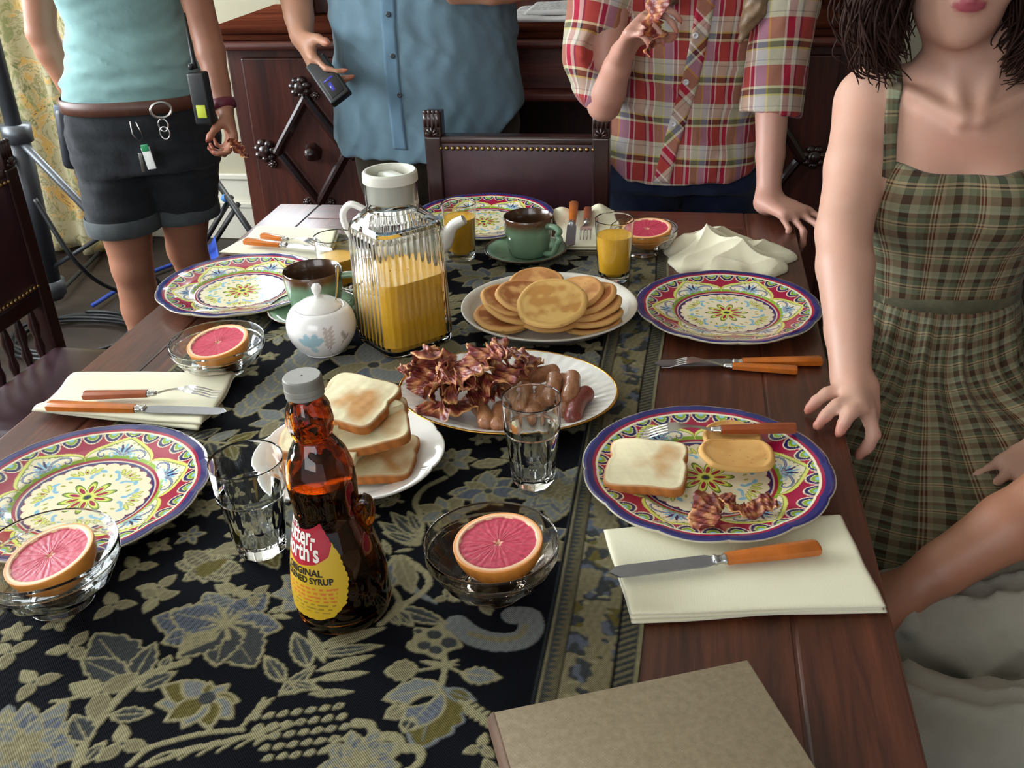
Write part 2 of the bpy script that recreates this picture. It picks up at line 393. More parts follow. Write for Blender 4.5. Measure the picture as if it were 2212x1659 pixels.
def leaf(b, t, w=.4, fill=DGR, out=BEI, ser=5, o=.0026, rib=True, bend=0.0, hatch=None):
    b, t = np.array(b, float), np.array(t, float); d = t - b; L = np.hypot(*d); n_ = np.array([-d[1], d[0]])
    s = np.linspace(0, 1, 34)
    prof = np.sin(PI * s ** .8) ** .85 * w / 2
    def edge(sg, k, off): return [b + d * u + n_ * (sg * max(0, (p * (1 + (.22 * abs(math.sin(ser * PI * u)) if ser else 0)) - off)) + bend * math.sin(PI * u)) for u, p in zip(s, prof)]
    poly(edge(1, 0, 0) + edge(-1, 0, 0)[::-1], out)
    oo = o / L; s = s * (1 - 2 * oo) + oo
    poly(edge(1, 0, oo) + edge(-1, 0, oo)[::-1], fill)
    if hatch is not None:
        for u in np.arange(.15, .9, .0045 / L * 1.3):
            c_ = b + d * u + n_ * bend * math.sin(PI * u); p = float(np.interp(u, s, prof)) * .75; stroke([c_ + n_ * p + d * .03, c_ - n_ * p - d * .03], .0008, hatch)
    if rib: stroke([b + d * u + n_ * bend * math.sin(PI * u) for u in np.linspace(0, .85, 8)], .0012, out, .0006)
def q(x, y): p = T(x, y); return np.array([p.x, p.y])
def z7(x, y): return q(x / 3.16, 1200 + y / 3.16)
def z8(x, y): return q(700 + x / 3.16, 1200 + y / 3.16)
def z5(x, y): return q(500 + x / 3.687, 1000 + y / 3.687)
def z3(x, y): return q(800 + x / 3.687, 700 + y / 3.687)
def lf(f, a, b, **k): leaf(f(*a), f(*b), **k)
def sk(f, pts, w=.003, c=BEI, w2=None): stroke(spline([f(*p) for p in pts], 24), w, c, w2)
def trefoil(c, r, a=0., k=3, cols=(TAN, BEI)):
    for i in range(k):
        t = a + i * 2 * PI / k; leaf(c, c + r * np.array([math.cos(t), math.sin(t)]), .62, cols[i % 2], BEI, 0, .0016, False)
    stroke([c, c], .0018, DGR)
def bloom(c, r, k=9, a=0., cols=(GRY, OLV), ser=0, heart=DGR, w=.55):
    for i in range(k):
        t = a + i * 2 * PI / k; leaf(c, c + r * (1 + .12 * math.sin(i * 2.3)) * np.array([math.cos(t), math.sin(t)]), w, cols[i % len(cols)], BEI, ser, .0024, False, 0, (DGR if ser else None))
    stroke([c, c], r * .16, BEI); stroke([c, c], r * .12, heart)
def carnation(c, r, a=0.):
    for i, (rr_, cc) in enumerate(((1, GRY), (.8, SLT), (.62, GRY), (.42, TAN))):
        for k in range(9 - i):
            t = a + k * 2 * PI / (9 - i) + i * .4; leaf(c, c + r * rr_ * np.array([math.cos(t), math.sin(t)]), .5, cc, BEI, 6, .0018, True, 0)
# traced motifs, nearest rows
for p in ((0, 1000), (60, 1120)): pass
for dx in (0, 90, 190, 290): lf(z7, (-60 + dx, 1460), (60 + dx * 1.1, 1030 + dx * .7), w=.5, fill=BEI, out=GRY, ser=7)
carnation(z7(150, 1330), .055)
sk(z7, ((520, 1450), (560, 1330), (640, 1190), (760, 1040), (900, 900), (1090, 795), (1270, 735)), .0042)
for a, b, w in (((900, 850), (640, 540), .55), ((870, 860), (545, 720), .45), ((900, 870), (1060, 600), .45), ((930, 930), (1215, 800), .45), ((740, 1110), (1050, 1085), .42), ((600, 1290), (490, 1100), .55), ((550, 1440), (730, 1270), .45), ((1100, 790), (1160, 690), .6)): lf(z7, a, b, w=w)
for a in ((1030, 440), (1090, 610), (1400, 260), (1840, 260), (1930, 510), (1740, 780), (1470, 775), (1200, 720), (1150, 400)): lf(z7, (1540, 480), a, w=.62, fill=[DGR, SLT, GRY][a[0] % 3], ser=7, hatch=DGR)
for k in range(26): stroke([z7(1540, 480), z7(1540 + 150 * math.cos(k * .77) * (1 + .3 * math.sin(k)), 480 + 110 * math.sin(k * .77))], .0009, BEI)
for k in range(9): stroke(spline([z7(1470, 520 + 8 * k), z7(1330, 545 + 12 * k), z7(1230, 620 + 8 * k)], 8), .001, BEI)
cc = z7(1410, 985)
for i, a in enumerate(((1050, 1030), (1090, 900), (1230, 860), (1430, 865), (1570, 885), (1640, 1010), (1590, 1130), (1430, 1205), (1235, 1200), (1110, 1150))): lf(z7, (1410, 985), a, w=.62, fill=[GRY, OLV][i % 2], ser=0, rib=False, o=.003)
stroke([cc, cc], .0075, DGR)
for i, a in enumerate(((1190, 60), (1240, 190), (1390, 205), (1560, 190), (1660, 120), (1600, 20), (1420, -40), (1260, -20))): lf(z7, (1430, 80), a, w=.6, fill=TAN, ser=6, hatch=DGR)
poly([z7(*p) for p in ((1330, 100), (1400, 60), (1560, 30), (1500, 100), (1400, 160), (1340, 150))], OLV)
for a in ((1460, 210), (1530, 190), (1680, 210), (1600, 300)): lf(z7, (1590, 270), a, w=.5, fill=TAN, ser=0)
for c_, a in (((920, 90), .3), ((1080, 230), 1.2), ((1060, 300), 2.6), ((770, 350), .2), ((230, 880), .5), ((490, 640), 1.5), ((70, 670), .8), ((830, 1300), 0), ((690, 950), .9)): trefoil(z7(*c_), .024 if c_ != (690, 950) else .035, a)
sk(z7, ((320, 1080), (440, 1010), (600, 960)), .0022); sk(z7, ((350, 1010), (440, 1000), (560, 970)), .0018)
for a, b in (((2110, 780), (2000, 530)), ((1940, 880), (1800, 690)), ((1830, 400), (1990, 350)), ((1860, 420), (1990, 440))): lf(z7, a, b, w=.35)
sk(z7, ((880, 1440), (1010, 1330), (1200, 1270), (1420, 1220), (1650, 1200)), .0028); sk(z7, ((1000, 1450), (1300, 1340), (1600, 1270), (1900, 1170)), .0025)
for k in range(7): sk(z7, ((960 + 130 * k, 1450 - 25 * k), (1100 + 130 * k, 1370 - 25 * k), (1230 + 130 * k, 1340 - 30 * k)), .0016)
sk(z7, ((1640, 1190), (1720, 1100), (1800, 990)), .002)
for k in range(5): sk(z7, ((1680 + 25 * k, 1130 - 25 * k), (1740 + 30 * k, 1110 - 30 * k)), .0018)
for i in range(7):
    for j in range(5):
        x, y = 1690 + i * 95 + j * 22, 1120 + j * 70 - i * 12; lf(z7, (x + 90, y - 20), (x, y + 15), w=.62, fill=[GRY, SLT, DGR, BEI][(i * 3 + j) % 4], ser=0, rib=False)
for a, b in (((1930, 960), (2190, 850)), ((1900, 970), (2160, 760)), ((1960, 880), (2200, 930))): lf(z7, a, b, w=.3, ser=6)
# around the middle right
L_ = [z8(750 + 175 * math.cos(t) * (1 + .16 * math.sin(5 * t)), 600 + 110 * math.sin(t) * (1 + .16 * math.sin(5 * t + 1))) for t in np.linspace(0, 2 * PI, 60)]
poly(L_, BEI)
for x, y, r in ((680, 630, 42), (750, 555, 45), (850, 610, 50), (640, 530, 22), (760, 660, 40)): poly([z8(x + r * 1.15 * math.cos(t), y + r * .7 * math.sin(t)) for t in np.linspace(0, 6.28, 20)], DGR)
sk(z8, ((815, 690), (820, 780), (800, 900)), .0028); sk(z8, ((640, 800), (760, 780), (815, 760)), .0016); sk(z8, ((930, 810), (860, 780), (815, 750)), .0016)
for a in ((650, 735), (700, 790), (930, 720), (920, 760)): lf(z8, (815, 760), a, w=.3, ser=0)
lf(z8, (640, 790), (400, 810), w=.75, fill=TAN, ser=4); lf(z8, (930, 820), (1215, 850), w=.5, fill=GRY, ser=5)
lf(z8, (800, 900), (640, 1350), w=.7, fill=OLV, out=GRY, ser=5); lf(z8, (820, 930), (1040, 1010), w=.5, fill=OLV, out=GRY, ser=0)
lf(z8, (800, 900), (390, 1000), w=.5, fill=GRY, ser=4); lf(z8, (800, 930), (530, 1230), w=.6, fill=SLT, ser=0, hatch=GRY); lf(z8, (560, 1050), (400, 1130), w=.8, fill=TAN, ser=0); lf(z8, (600, 1120), (540, 1230), w=.8, fill=DGR, ser=4)
lf(z8, (790, 960), (520, 1060), w=.35, fill=NAVY, ser=0, rib=False)
sk(z8, ((930, 1010), (1040, 1090), (1170, 1180)), .0022)
for k in range(6): sk(z8, ((960 + 38 * k, 1035 + 25 * k), (1000 + 38 * k, 1010 + 25 * k)), .0022); sk(z8, ((960 + 38 * k, 1035 + 25 * k), (970 + 36 * k, 1090 + 22 * k)), .0022)
for x, y in ((280, 1190), (470, 1280), (610, 1360)): sk(z8, ((x - 70, y - 30), (x + 30, y - 20), (x + 45, y + 50), (x - 20, y + 110), (x - 130, y + 140)), .005, BEI, .002)
for k in range(6): sk(z8, ((60 + 90 * k, 1440 - 30 * k), (60 + 80 * k, 1300 + 12 * k), (200 + 60 * k, 1250 + 14 * k)), .0018)
carnation(z8(240, 1420), .035)
sk(z8, ((900, 480), (1010, 560), (1170, 605), (1330, 590), (1400, 520), (1390, 430), (1290, 420)), .012, GRY); sk(z8, ((990, 550), (1170, 590), (1320, 570), (1370, 500)), .003, TAN)
for a, b in (((-50, 640), (430, 500)), ((-60, 690), (415, 625)), ((-50, 800), (350, 690)), ((-60, 860), (315, 810)), ((-100, 960), (215, 945)), ((0, 740), (-110, 520))): lf(z8, a, b, w=.2, fill=TAN if a[1] % 3 else DGR, ser=7)
lf(z8, (480, 370), (850, 485), w=.3, ser=6, fill=DGR); lf(z8, (470, 380), (610, 500), w=.4, ser=3); lf(z8, (440, 400), (520, 490), w=.45, ser=2)
for k in range(9): sk(z8, ((450 + k * 8, 180 - k * 4), (540 + 12 * k, 200 + 6 * k), (650 + 14 * k, 290 + 6 * k)), .0016, GRY)
sk(z8, ((450, 60), (600, 60), (700, 150), (700, 220), (620, 300), (480, 370)), .0032)
# stem and foliage between bottle, bowls and the toast plate
sk(z5, ((1200, 1290), (1290, 1180), (1330, 1100), (1250, 1000)), .003); sk(z5, ((1180, 1300), (1400, 1130), (1560, 1000), (1550, 900), (1490, 860)), .0035)
for i in range(9): lf(z5, (1270 + 8 * i, 760), (1440 - 60 * (i % 4), 780 + 35 * i), w=.35, fill=[GRY, SLT, TAN][i % 3], ser=4)
sk(z5, ((1480, 660), (1510, 550), (1500, 430), (1460, 320), (1540, 210), (1700, 130)), .0035)
for a, b in (((1490, 640), (1160, 480)), ((1480, 650), (1190, 560)), ((1490, 600), (1260, 400)), ((1500, 570), (1400, 390)), ((1470, 670), (1320, 640)), ((1440, 700), (1290, 720)), ((1260, 740), (1200, 620)), ((1640, 560), (1560, 420))): lf(z5, a, b, w=.28, ser=5, fill=DGR)
lf(z5, (1960, 230), (1715, 260), w=.62, fill=SLT, ser=0, hatch=GRY); lf(z5, (1960, 240), (2200, 130), w=.6, fill=GRY, ser=0); lf(z5, (1900, 190), (2150, 60), w=.4, fill=DGR, ser=0, hatch=OLV); bloom(z5(1700, 400), .035, 7, .3, (GRY, TAN)); bloom(z5(2040, 240), .04, 7, .9, (SLT, GRY, TAN))
lf(z3, (300, 1200), (700, 1040), w=.35, fill=GRY, ser=4); bloom(z3(640, 1100), .032, 8, .2, (TAN, GRY)); lf(z3, (800, 1140), (1110, 1100), w=.4, fill=TAN, ser=3)
lf(q, (560, 830), (530, 915), w=.35, fill=GRY, ser=8) if False else None
for k in range(7): leaf(q(520 + 22 * k, 905 - 18 * k), q(560 + 24 * k, 850 - 20 * k), .5, GRY, BEI, 5)
bloom(q(600, 960), .03, 6, 0, (TAN, GRY)); bloom(q(455, 975), .022, 5, .4, (TAN,)); bloom(q(440, 1100), .022, 6, .1, (TAN,)); bloom(q(410, 1160), .018, 5, .4, (SLT,)); trefoil(q(870, 820), .02, .4, 5); trefoil(q(545, 1290), .02, 1)
# the rest of the field: scattered blooms and leaves that keep clear of each other
for i in range(900):
    r = rnd.choice((.045, .06, .075)) if i < 260 else rnd.choice((.022, .03)) if i < 600 else .016; x, y = rnd.uniform(RX0 + .1, RX1 - .1), rnd.uniform(RY0 + .1, RY1 - .08)
    w = win((x - r, y - r), (x + r, y + r))
    if OCC[w].mean() > .10: continue
    k = rnd.random(); c_ = np.array([x, y]); a = rnd.uniform(0, 6.28)
    if r < .025: trefoil(c_, r, a, rnd.choice((3, 4, 5)))
    elif k < .3: bloom(c_, r, rnd.choice((7, 9)), a, (GRY, TAN, SLT))
    elif k < .55: carnation(c_, r, a)
    else:
        e = c_ + r * np.array([math.cos(a), math.sin(a)]); s_ = c_ - (e - c_); stroke([s_, e], .0022, BEI)
        for j in range(4):
            for sg in (-1, 1):
                bp = s_ + (e - s_) * (j + .5) / 4.5; t2 = a + sg * .9; leaf(bp, bp + r * .75 * np.array([math.cos(t2), math.sin(t2)]), .42, rnd.choice((DGR, GRY, OLV, TAN)), BEI, 4, .0018)
# woven borders
E_ = np.minimum(np.minimum(GX - RX0, RX1 - GX), np.minimum(GY - RY0, RY1 - GY)); ALONG = np.where(np.minimum(GX - RX0, RX1 - GX) < np.minimum(GY - RY0, RY1 - GY), GY, GX)
Pp = np.stack([GX, GY, GX * 0], -1); nz = vnoise(Pp, 170, 3, 3); nz2 = vnoise(Pp, 420, 5, 2); nz3 = vnoise(Pp, 260, 9, 2)
bd = E_ < .088; c = np.where((nz > .12)[..., None], np.array(DGR), np.array(TAN)); c = np.where(((nz > .12) & (nz3 > .25))[..., None], np.array(SLT), c); c = np.where(((nz > .12) & (nz3 < -.45))[..., None], np.array(OLV), c); c = np.where((nz2 > .75)[..., None], np.array(BEI), c)
rope = np.where((np.sin(ALONG * 2 * PI / .0085 + E_ * 500) > .1)[..., None], np.array(TAN) * .75, np.array(DGR) * .8)
zig = np.where((np.abs((ALONG / .007) % 1 - .5) * .018 + .0715 > E_ + .0015 * nz2)[..., None], np.array(TAN) * .6, np.array(DGR))
c = np.where((E_ < .021)[..., None], rope, c); c = np.where((E_ < .0045)[..., None], np.array(BEI) * .8, c)
c = np.where((E_ > .068)[..., None], zig, c)
for a, b, cc in ((.021, .0235, NAVY), (.066, .068, NAVY), (.084, .086, NAVY), (.0045, .006, DGR), (.082, .084, TAN)): c = np.where(((E_ > a) & (E_ < b))[..., None], np.array(cc), c)
RC = np.where(bd[..., None], c, RC)
RC *= (1 + .18 * np.clip(vnoise(Pp, 900, 11, 2), -1, 1))[..., None]
RC = (RC + np.roll(RC, 1, 0) + np.roll(RC, 1, 1) + np.roll(RC, 1, (0, 1))) / 4
lum = RC.mean(-1)
Z = ZT + .0016 + np.clip(lum * .006, 0, .0008) + .0004 * vnoise(Pp, 30, 2, 2)
wob = np.where(GX > RX1 - .12, .004 * np.sin(GY * 9 + 1), 0) * np.clip((GX - RX1 + .12) / .12, 0, 1)
n = NT('woven_tapestry'); n.P(Base_Color=n.new('Attribute', attribute_name='Col').outputs[0], Roughness=.95, Specular_IOR_Level=.08)
w1 = n.new('TexWave', {'Vector': n.coord(), 'Scale': 260.0, 'Distortion': 1.0}, bands_direction='DIAGONAL').outputs[1]; n.bump(w1, .35, .0006)
o = mk('table_runner', np.stack([GX + wob, GY, Z], -1).reshape(-1, 3), grid_faces(len(rs), len(cs)), n.m, col=RC.reshape(-1, 3))
tag(o, 'black woven table runner with grey and beige flowers and patterned border', 'table runner')
ZR = ZT + .0026
# ------------------------------------------------------------------ painted plates
def plate_mesh(R=.14, nr=150, nt=600):
    rho = np.linspace(0, 1, nr); th = np.linspace(0, 2 * PI, nt, endpoint=False); Rr, Th = np.meshgrid(rho, th, indexing='ij')
    sc_ = 1 - .022 * (1 - np.abs(np.sin(6 * Th)) ** .55) * np.clip((Rr - .75) / .25, 0, 1); rad = R * Rr * (1.012 * sc_)
    prof = np.interp(Rr, [0, .50, .56, .62, .7, .93, .97, 1], [.0055, .0055, .007, .0105, .0125, .0205, .0215, .0205])
    prof = prof + .0007 * np.cos(12 * Th) * np.clip((Rr - .7) / .3, 0, 1)
    top = np.stack([rad * np.cos(Th), rad * np.sin(Th), prof], -1)
    L = lambda h: np.array(lin(h))
    NV, CR_, CM, GN, BL, YG, DG = L('26286a'), L('a01840'), L('efe6c4'), L('86a82e'), L('86bcd4'), L('dbe070'), L('2c4a20')
    C = np.broadcast_to(CM, (*Rr.shape, 3)).copy(); S = lambda mk_, c: C.__setitem__(mk_, c)
    a6 = ((Th * 6 / (2 * PI) + .5) % 1 - .5); al = a6 * 2 * PI / 6; a = np.abs(a6) * 2
    S(Rr > .565, GN)
    ogee = .60 + .235 * (.6 * np.sqrt(np.clip(1 - a ** 2, 0, 1)) + .4 * (1 - a) ** 2.6)
    S(Rr > .60, CM); S(Rr > ogee - .034, YG); S((np.abs(Rr - ogee + .036) < .0035), DG); S(Rr > ogee, CR_)
    f = ((Th * 30 / (2 * PI) + .5) % 1 - .5) * 2 * PI / 30 * .87; s_ = np.where(a < .2, .55, 1.0)
    qq = np.sqrt((f / .088) ** 2 + ((Rr - .875) / (.115 * s_)) ** 2); in_ = (Rr < .875)
    S(in_ & (qq < 1.0), CM); S(in_ & (qq < .9), NV * .7); S(in_ & (qq < .62), CM); S(in_ & (qq < .56), GN); S(in_ & (qq < .3), BL)
    S(Rr > .872, CM); S(Rr > .89, CR_); S(Rr > .918, NV); S(Rr > .993, L('b8b098'))
    x, y = al * .7, Rr - .59                                    # palmettes
    def pet(cx, cy, ang, l, w, c):
        u = (x - cx) * math.sin(ang) + (y - cy) * math.cos(ang); v = (x - cx) * math.cos(ang) - (y - cy) * math.sin(ang); S((Rr > .5) & (((u - l / 2) / (l / 2)) ** 2 + (v / w) ** 2 < 1), c)
    for g in (1.25, .95, .62, .3, 0): 
        for sg in (-1, 1): pet(0, .005, sg * g, .15 - .035 * g, .014, NV * .8 if g in (.95, .3) else BL); 
    for sg in (-1, 1):
        P_ = spline([(sg * .02, .02), (sg * .10, .075), (sg * .19, .085), (sg * .245, .045), (sg * .225, .005), (sg * .185, .012), (sg * .19, .035)], 30)
        d = np.full(Rr.shape, 9.0)
        for i in range(29):
            ba = P_[i + 1] - P_[i]; t = np.clip(((x - P_[i][0]) * ba[0] + (y - P_[i][1]) * ba[1]) / (ba @ ba), 0, 1); d = np.minimum(d, np.hypot(x - P_[i][0] - t * ba[0], y - P_[i][1] - t * ba[1]) - (.013 - .0003 * i))
        S((d < .004) & (Rr > .5), CM); S((d < 0) & (Rr > .5), L('3a4678')); S((d < -.006) & (Rr > .5), L('8fa0b8'))
        for g in range(5): S(np.hypot(x - sg * (.05 + .045 * g), y - (.155 - .012 * g ** 1.35)) < .009, L('9aa25a'))
        S(np.hypot(x - sg * .11, y - .02) < .028, BL); S(np.hypot(x - sg * .11, y - .02) < .016, CM)
    S(Rr < .565, CR_); S(Rr < .54, L('d8c8b8')); S(Rr < .528, NV); S(Rr < .508, CM)
    S((Rr < .508) & (Rr > .475 + .03 * np.abs(np.sin(13 * Th)) ** .6), L('6a2048'))
    x, y = Rr * np.cos(Th), Rr * np.sin(Th)
    def blob(r0, t0, l, w, ang, c): 
        cx, cy = r0 * math.cos(t0), r0 * math.sin(t0); g = t0 + ang; u = (x - cx) * math.cos(g) + (y - cy) * math.sin(g); v = -(x - cx) * math.sin(g) + (y - cy) * math.cos(g); S((u / l) ** 2 + (v / w) ** 2 < 1, c)
    for k in range(6):
        t0 = k * PI / 3 + .5
        for g in (-.24, -.12, 0, .12, .24): blob(.405, t0 + g, .05, .018, g * 2.5, L('8a8a40')); blob(.405, t0 + g, .042, .012, g * 2.5, YG)
        blob(.40, t0, .02, .009, 0, CR_ * .7)
        for sg in (-1, 1):
            blob(.34, t0 + sg * .2, .05, .014, sg * .9, BL); blob(.30, t0 + sg * .12, .02, .018, 0, BL); blob(.385, t0 + sg * .36, .035, .02, 1.2, BL); blob(.32, t0 + sg * .42, .022, .012, .5, L('a8a848'))
    pk = np.abs(np.cos(5 * Th)); fl = .10 + .135 * pk ** 1.1
    S(Rr < fl, DG); S(Rr < fl - .014, GN); S((Rr < fl - .035) & (Rr > .04), YG)
    t10 = ((Th * 10 / (2 * PI) + .5) % 1 - .5) * 2 * PI / 10 * Rr; S(((Rr - .115) / .05) ** 2 + (t10 / .017) ** 2 < 1, CR_); S(Rr < .03, DG); S(Rr < .014, NV)
    V = [top.reshape(-1, 3)]; CC = [C.reshape(-1, 3)]
    # underside
    for rr_, dz in ((.99, -.004), (.9, -.0085), (.62, -.0085), (.5, -.0055)):
        tt = th; k = 1.012 * (1 - .022 * (1 - np.abs(np.sin(6 * tt)) ** .55) * max(0, (rr_ - .75) / .25))
        V.append(np.stack([R * rr_ * k * np.cos(tt), R * rr_ * k * np.sin(tt), np.interp(rr_, rho, prof[:, 0]) + dz + 0 * tt], -1)); CC.append(np.broadcast_to(L('b4aa8c'), (nt, 3)))
    V = np.vstack(V); CC = np.vstack(CC); K = nr + 4
    i = np.arange(K * nt).reshape(K, nt); i2 = np.roll(i, -1, 1)
    F = np.stack([i[1:-1], i2[1:-1], i2[2:], i[2:]], -1).reshape(-1, 4)[:, ::-1]
    F0 = np.stack([i[0] * 0, i[1], i2[1], i2[0] * 0], -1)
    F = [tuple(f[::-1]) for f in F] if False else F[:, ::-1]
    tri = [(int(i[0, 0]), int(i[1, k]), int(i2[1, k])) for k in range(nt)]
    return V, np.vstack([F]), tri, CC
V, F, tri, CC = plate_mesh()
M_plate = attr_mat('painted_ceramic', .16, 0, Coat_Weight=.5, Coat_Roughness=.06)
FF = [tuple(f) for f in F.tolist()] + tri + [tuple(range(len(V) - 600, len(V)))[::-1]]
P0 = mk('dinner_plate', V, FF, M_plate, col=CC)
PLG = 'painted dinner plates with navy scalloped rims'
PL = [((.040, .958), 9, 'painted dinner plate holding toast, a bitten pancake, bacon and a fork'), ((.074, 1.43), 5, 'empty painted dinner plate in front of the crumpled napkin'),
      ((-.736, 1.451), 20, 'glaring empty painted dinner plate behind the left grapefruit bowl'), ((-.663, .839), 32, 'large painted dinner plate cut off by the left photo edge'),
      ((-.392, 1.835), 0, 'painted dinner plate at the far end in front of the leather chair')]
tag(P0, PL[0][2], 'plate', PLG); plates = [P0]
for i, (p, a, lb) in enumerate(PL):
    o = P0 if i == 0 else dup(P0, label=lb); o.location = (*p, ZR - .001 + (.0035, .001, 0, 0, 0)[i]); o.rotation_euler = (0, 0, math.radians(a))
# ------------------------------------------------------------------ tableware materials
def glass(name, col='ffffff', rough=.0, ior=1.48):
    return mat(name, col, rough, Transmission_Weight=1.0, IOR=ior)
M_glass = glass('clear_glass', 'fbfdfc', .01)
M_tint = glass('smoky_glass', 'ded6cc', .01)
M_amber = glass('amber_glass', 'c0701a', .02, 1.5)
M_juice = mat('orange_juice', 'ffc026', .4, .04, 200)
M_chrome = mat('silver_metal', 'c9c9c8', .22, .05, 30, Metallic=1.0)
M_dullsteel = mat('dull_steel', '9b9da3', .34, .06, 60, Metallic=.9)
M_amberh = mat('amber_handle', 'b9651f', .3, .18, 40, Coat_Weight=.4)
M_redh = mat('red_brown_handle', '8f4420', .32, .2, 40, Coat_Weight=.3)
M_cer = mat('white_ceramic', 'f0eee8', .12, .02, 8, Coat_Weight=.4)
M_cream = mat('cream_stoneware', 'd8d4c8', .25, .05, 25, Coat_Weight=.3)
M_gold = mat('gold_rim', 'c79a4a', .25, Metallic=1.0)
# ------------------------------------------------------------------ glass bowls and grapefruit halves
def bowl_mesh(R, h):
    fl = lambda t, r, z: 1 + .035 * np.abs(np.cos(6 * t)) ** 1.5 * max(0, math.sin(PI * min(1, max(0, (z - .008) / (h * .72))))) 
    out = [(.001, .004), (R * .36, .003), (R * .44, .0), (R * .47, .0015), (R * .44, .007), (R * .5, .012), (R * .66, h * .28), (R * .82, h * .45), (R * .93, h * .66), (R * .955, h * .75), (R * .985, h * .78), (R, h * .96), (R * .992, h)]
    inn = [(R * .97, h * .988), (R * .955, h * .8), (R * .905, h * .66), (R * .79, h * .45), (R * .62, h * .28), (R * .38, .0115), (.001, .009)]
    m = M(); m.lathe(out + inn, 96, fr=fl, hold=.0005); return m
def grapefruit_mesh(R=.0435):
    nt = 120; V = []; C = []; th = np.linspace(0, 2 * PI, nt, endpoint=False); L = lambda h: np.array(lin(h)); rr = np.linspace(.005, 1, 50)
    Rr, Th = np.meshgrid(rr, th, indexing='ij')
    seg = np.abs(((Th * 11 / (2 * PI) + .12 * np.sin(3 * Th)) % 1) - .5) * 2; mem = ((1 - seg) * Rr < .035 / 1)
    fib = vnoise(np.stack([Rr * 6, Th * 22, Rr * 0], -1), 2.2, 4, 4)
    c = L('bd3c54') * (1 + .16 * np.clip(fib, -1, 1) + .16 * np.clip(vnoise(np.stack([Rr * np.cos(Th), Rr * np.sin(Th), 0 * Rr], -1), 60, 8, 3), -1, 1))[..., None]; c = np.clip(c, 0, 1)
    c = np.where(mem[..., None] & (Rr > .1)[..., None], L('c2525e'), c)
    c = np.where((Rr < .085 + .03 * np.sin(5 * Th))[..., None], L('f0c0a0'), c); edge = .865 + .012 * np.cos(11 * Th) - .01 * (seg < .2)
    c = np.where((Rr > edge)[..., None], L('f2c8a0'), c); c = np.where((Rr > .955)[..., None], L('eba060'), c)
    z = .0004 * np.clip(fib, -1, 1) * (Rr < .86) - .0018 * (Rr < .86) - .004 * np.exp(-(Rr / .05) ** 2)
    V.append(np.stack([R * Rr * np.cos(Th), R * Rr * np.sin(Th), z], -1).reshape(-1, 3)); C.append(c.reshape(-1, 3))
    ph = np.linspace(.03, PI / 2 - .02, 24); Ph, T2 = np.meshgrid(ph, th, indexing='ij')
    V.append(np.stack([R * 1.006 * np.cos(Ph) * np.cos(T2), R * 1.006 * np.cos(Ph) * np.sin(T2), -R * .9 * np.sin(Ph)], -1).reshape(-1, 3))
    C.append(np.broadcast_to(L('dd8f3c'), (24 * nt, 3)) * (1 + .1 * vnoise(V[-1], 600, 3, 2))[:, None])
    V = np.vstack(V); C = np.clip(np.vstack(C), 0, 1); K = 74; i = np.arange(K * nt).reshape(K, nt); i2 = np.roll(i, -1, 1)
    F = np.stack([i[:-1], i[1:], i2[1:], i2[:-1]], -1).reshape(-1, 4).tolist()
    return V, [tuple(f) for f in F] + [tuple(int(x) for x in i[0]), tuple(int(x) for x in i[-1][::-1])], C
M_fruit = attr_mat('grapefruit_skin_and_flesh', .42, .25, 700, .0005, Specular_IOR_Level=.35)
gV, gF, gC = grapefruit_mesh()
bw_ = [((-.644, 1.165), .067, .052, M_glass, 'clear', 'glass bowl of grapefruit by the sugar bowl on the left side', 'grapefruit half in the glass bowl beside the sugar bowl', (8, -5, 60)),
       ((-.592, .672), .067, .066, M_glass, 'clear', 'glass bowl of grapefruit cut off by the left photo edge', 'large pink grapefruit half at the left photo edge', (6, -9, 0)),
       ((-.167, .745), .0655, .060, M_tint, 'smoky', 'smoky glass bowl of grapefruit beside the syrup bottle', 'pink grapefruit half in the smoky glass bowl', (4, -4, 100)),
       ((-.069, 1.692), .0605, .050, M_glass, 'clear', 'glass bowl of grapefruit behind the juice glass near the crumpled napkin', 'grapefruit half in the farthest glass bowl', (5, -3, 30))]
g0 = None
for (x, y), R, h, mt, _, lb, lg, tl in bw_:
    o = bowl_mesh(R, h).mk('glass_bowl', mt); o.location = (x, y, ZR + .0006); tag(o, lb, 'bowl', 'glass fruit bowls')
    if g0 is None: o = g0 = mk('grapefruit_half', gV, gF, M_fruit, col=gC); tag(o, lg, 'grapefruit', 'grapefruit halves in bowls')
    else: o = dup(g0, label=lg)
    o.location = (x + (.006 if tl[1] > -5 else 0), y + .002, ZR + (.058 if h > .055 else .049)); o.rotation_euler = Euler((math.radians(tl[0]), math.radians(tl[1]), math.radians(tl[2])), 'ZXY').to_matrix().to_euler() if False else (math.radians(tl[0]), math.radians(tl[1]), math.radians(tl[2]) * 0)
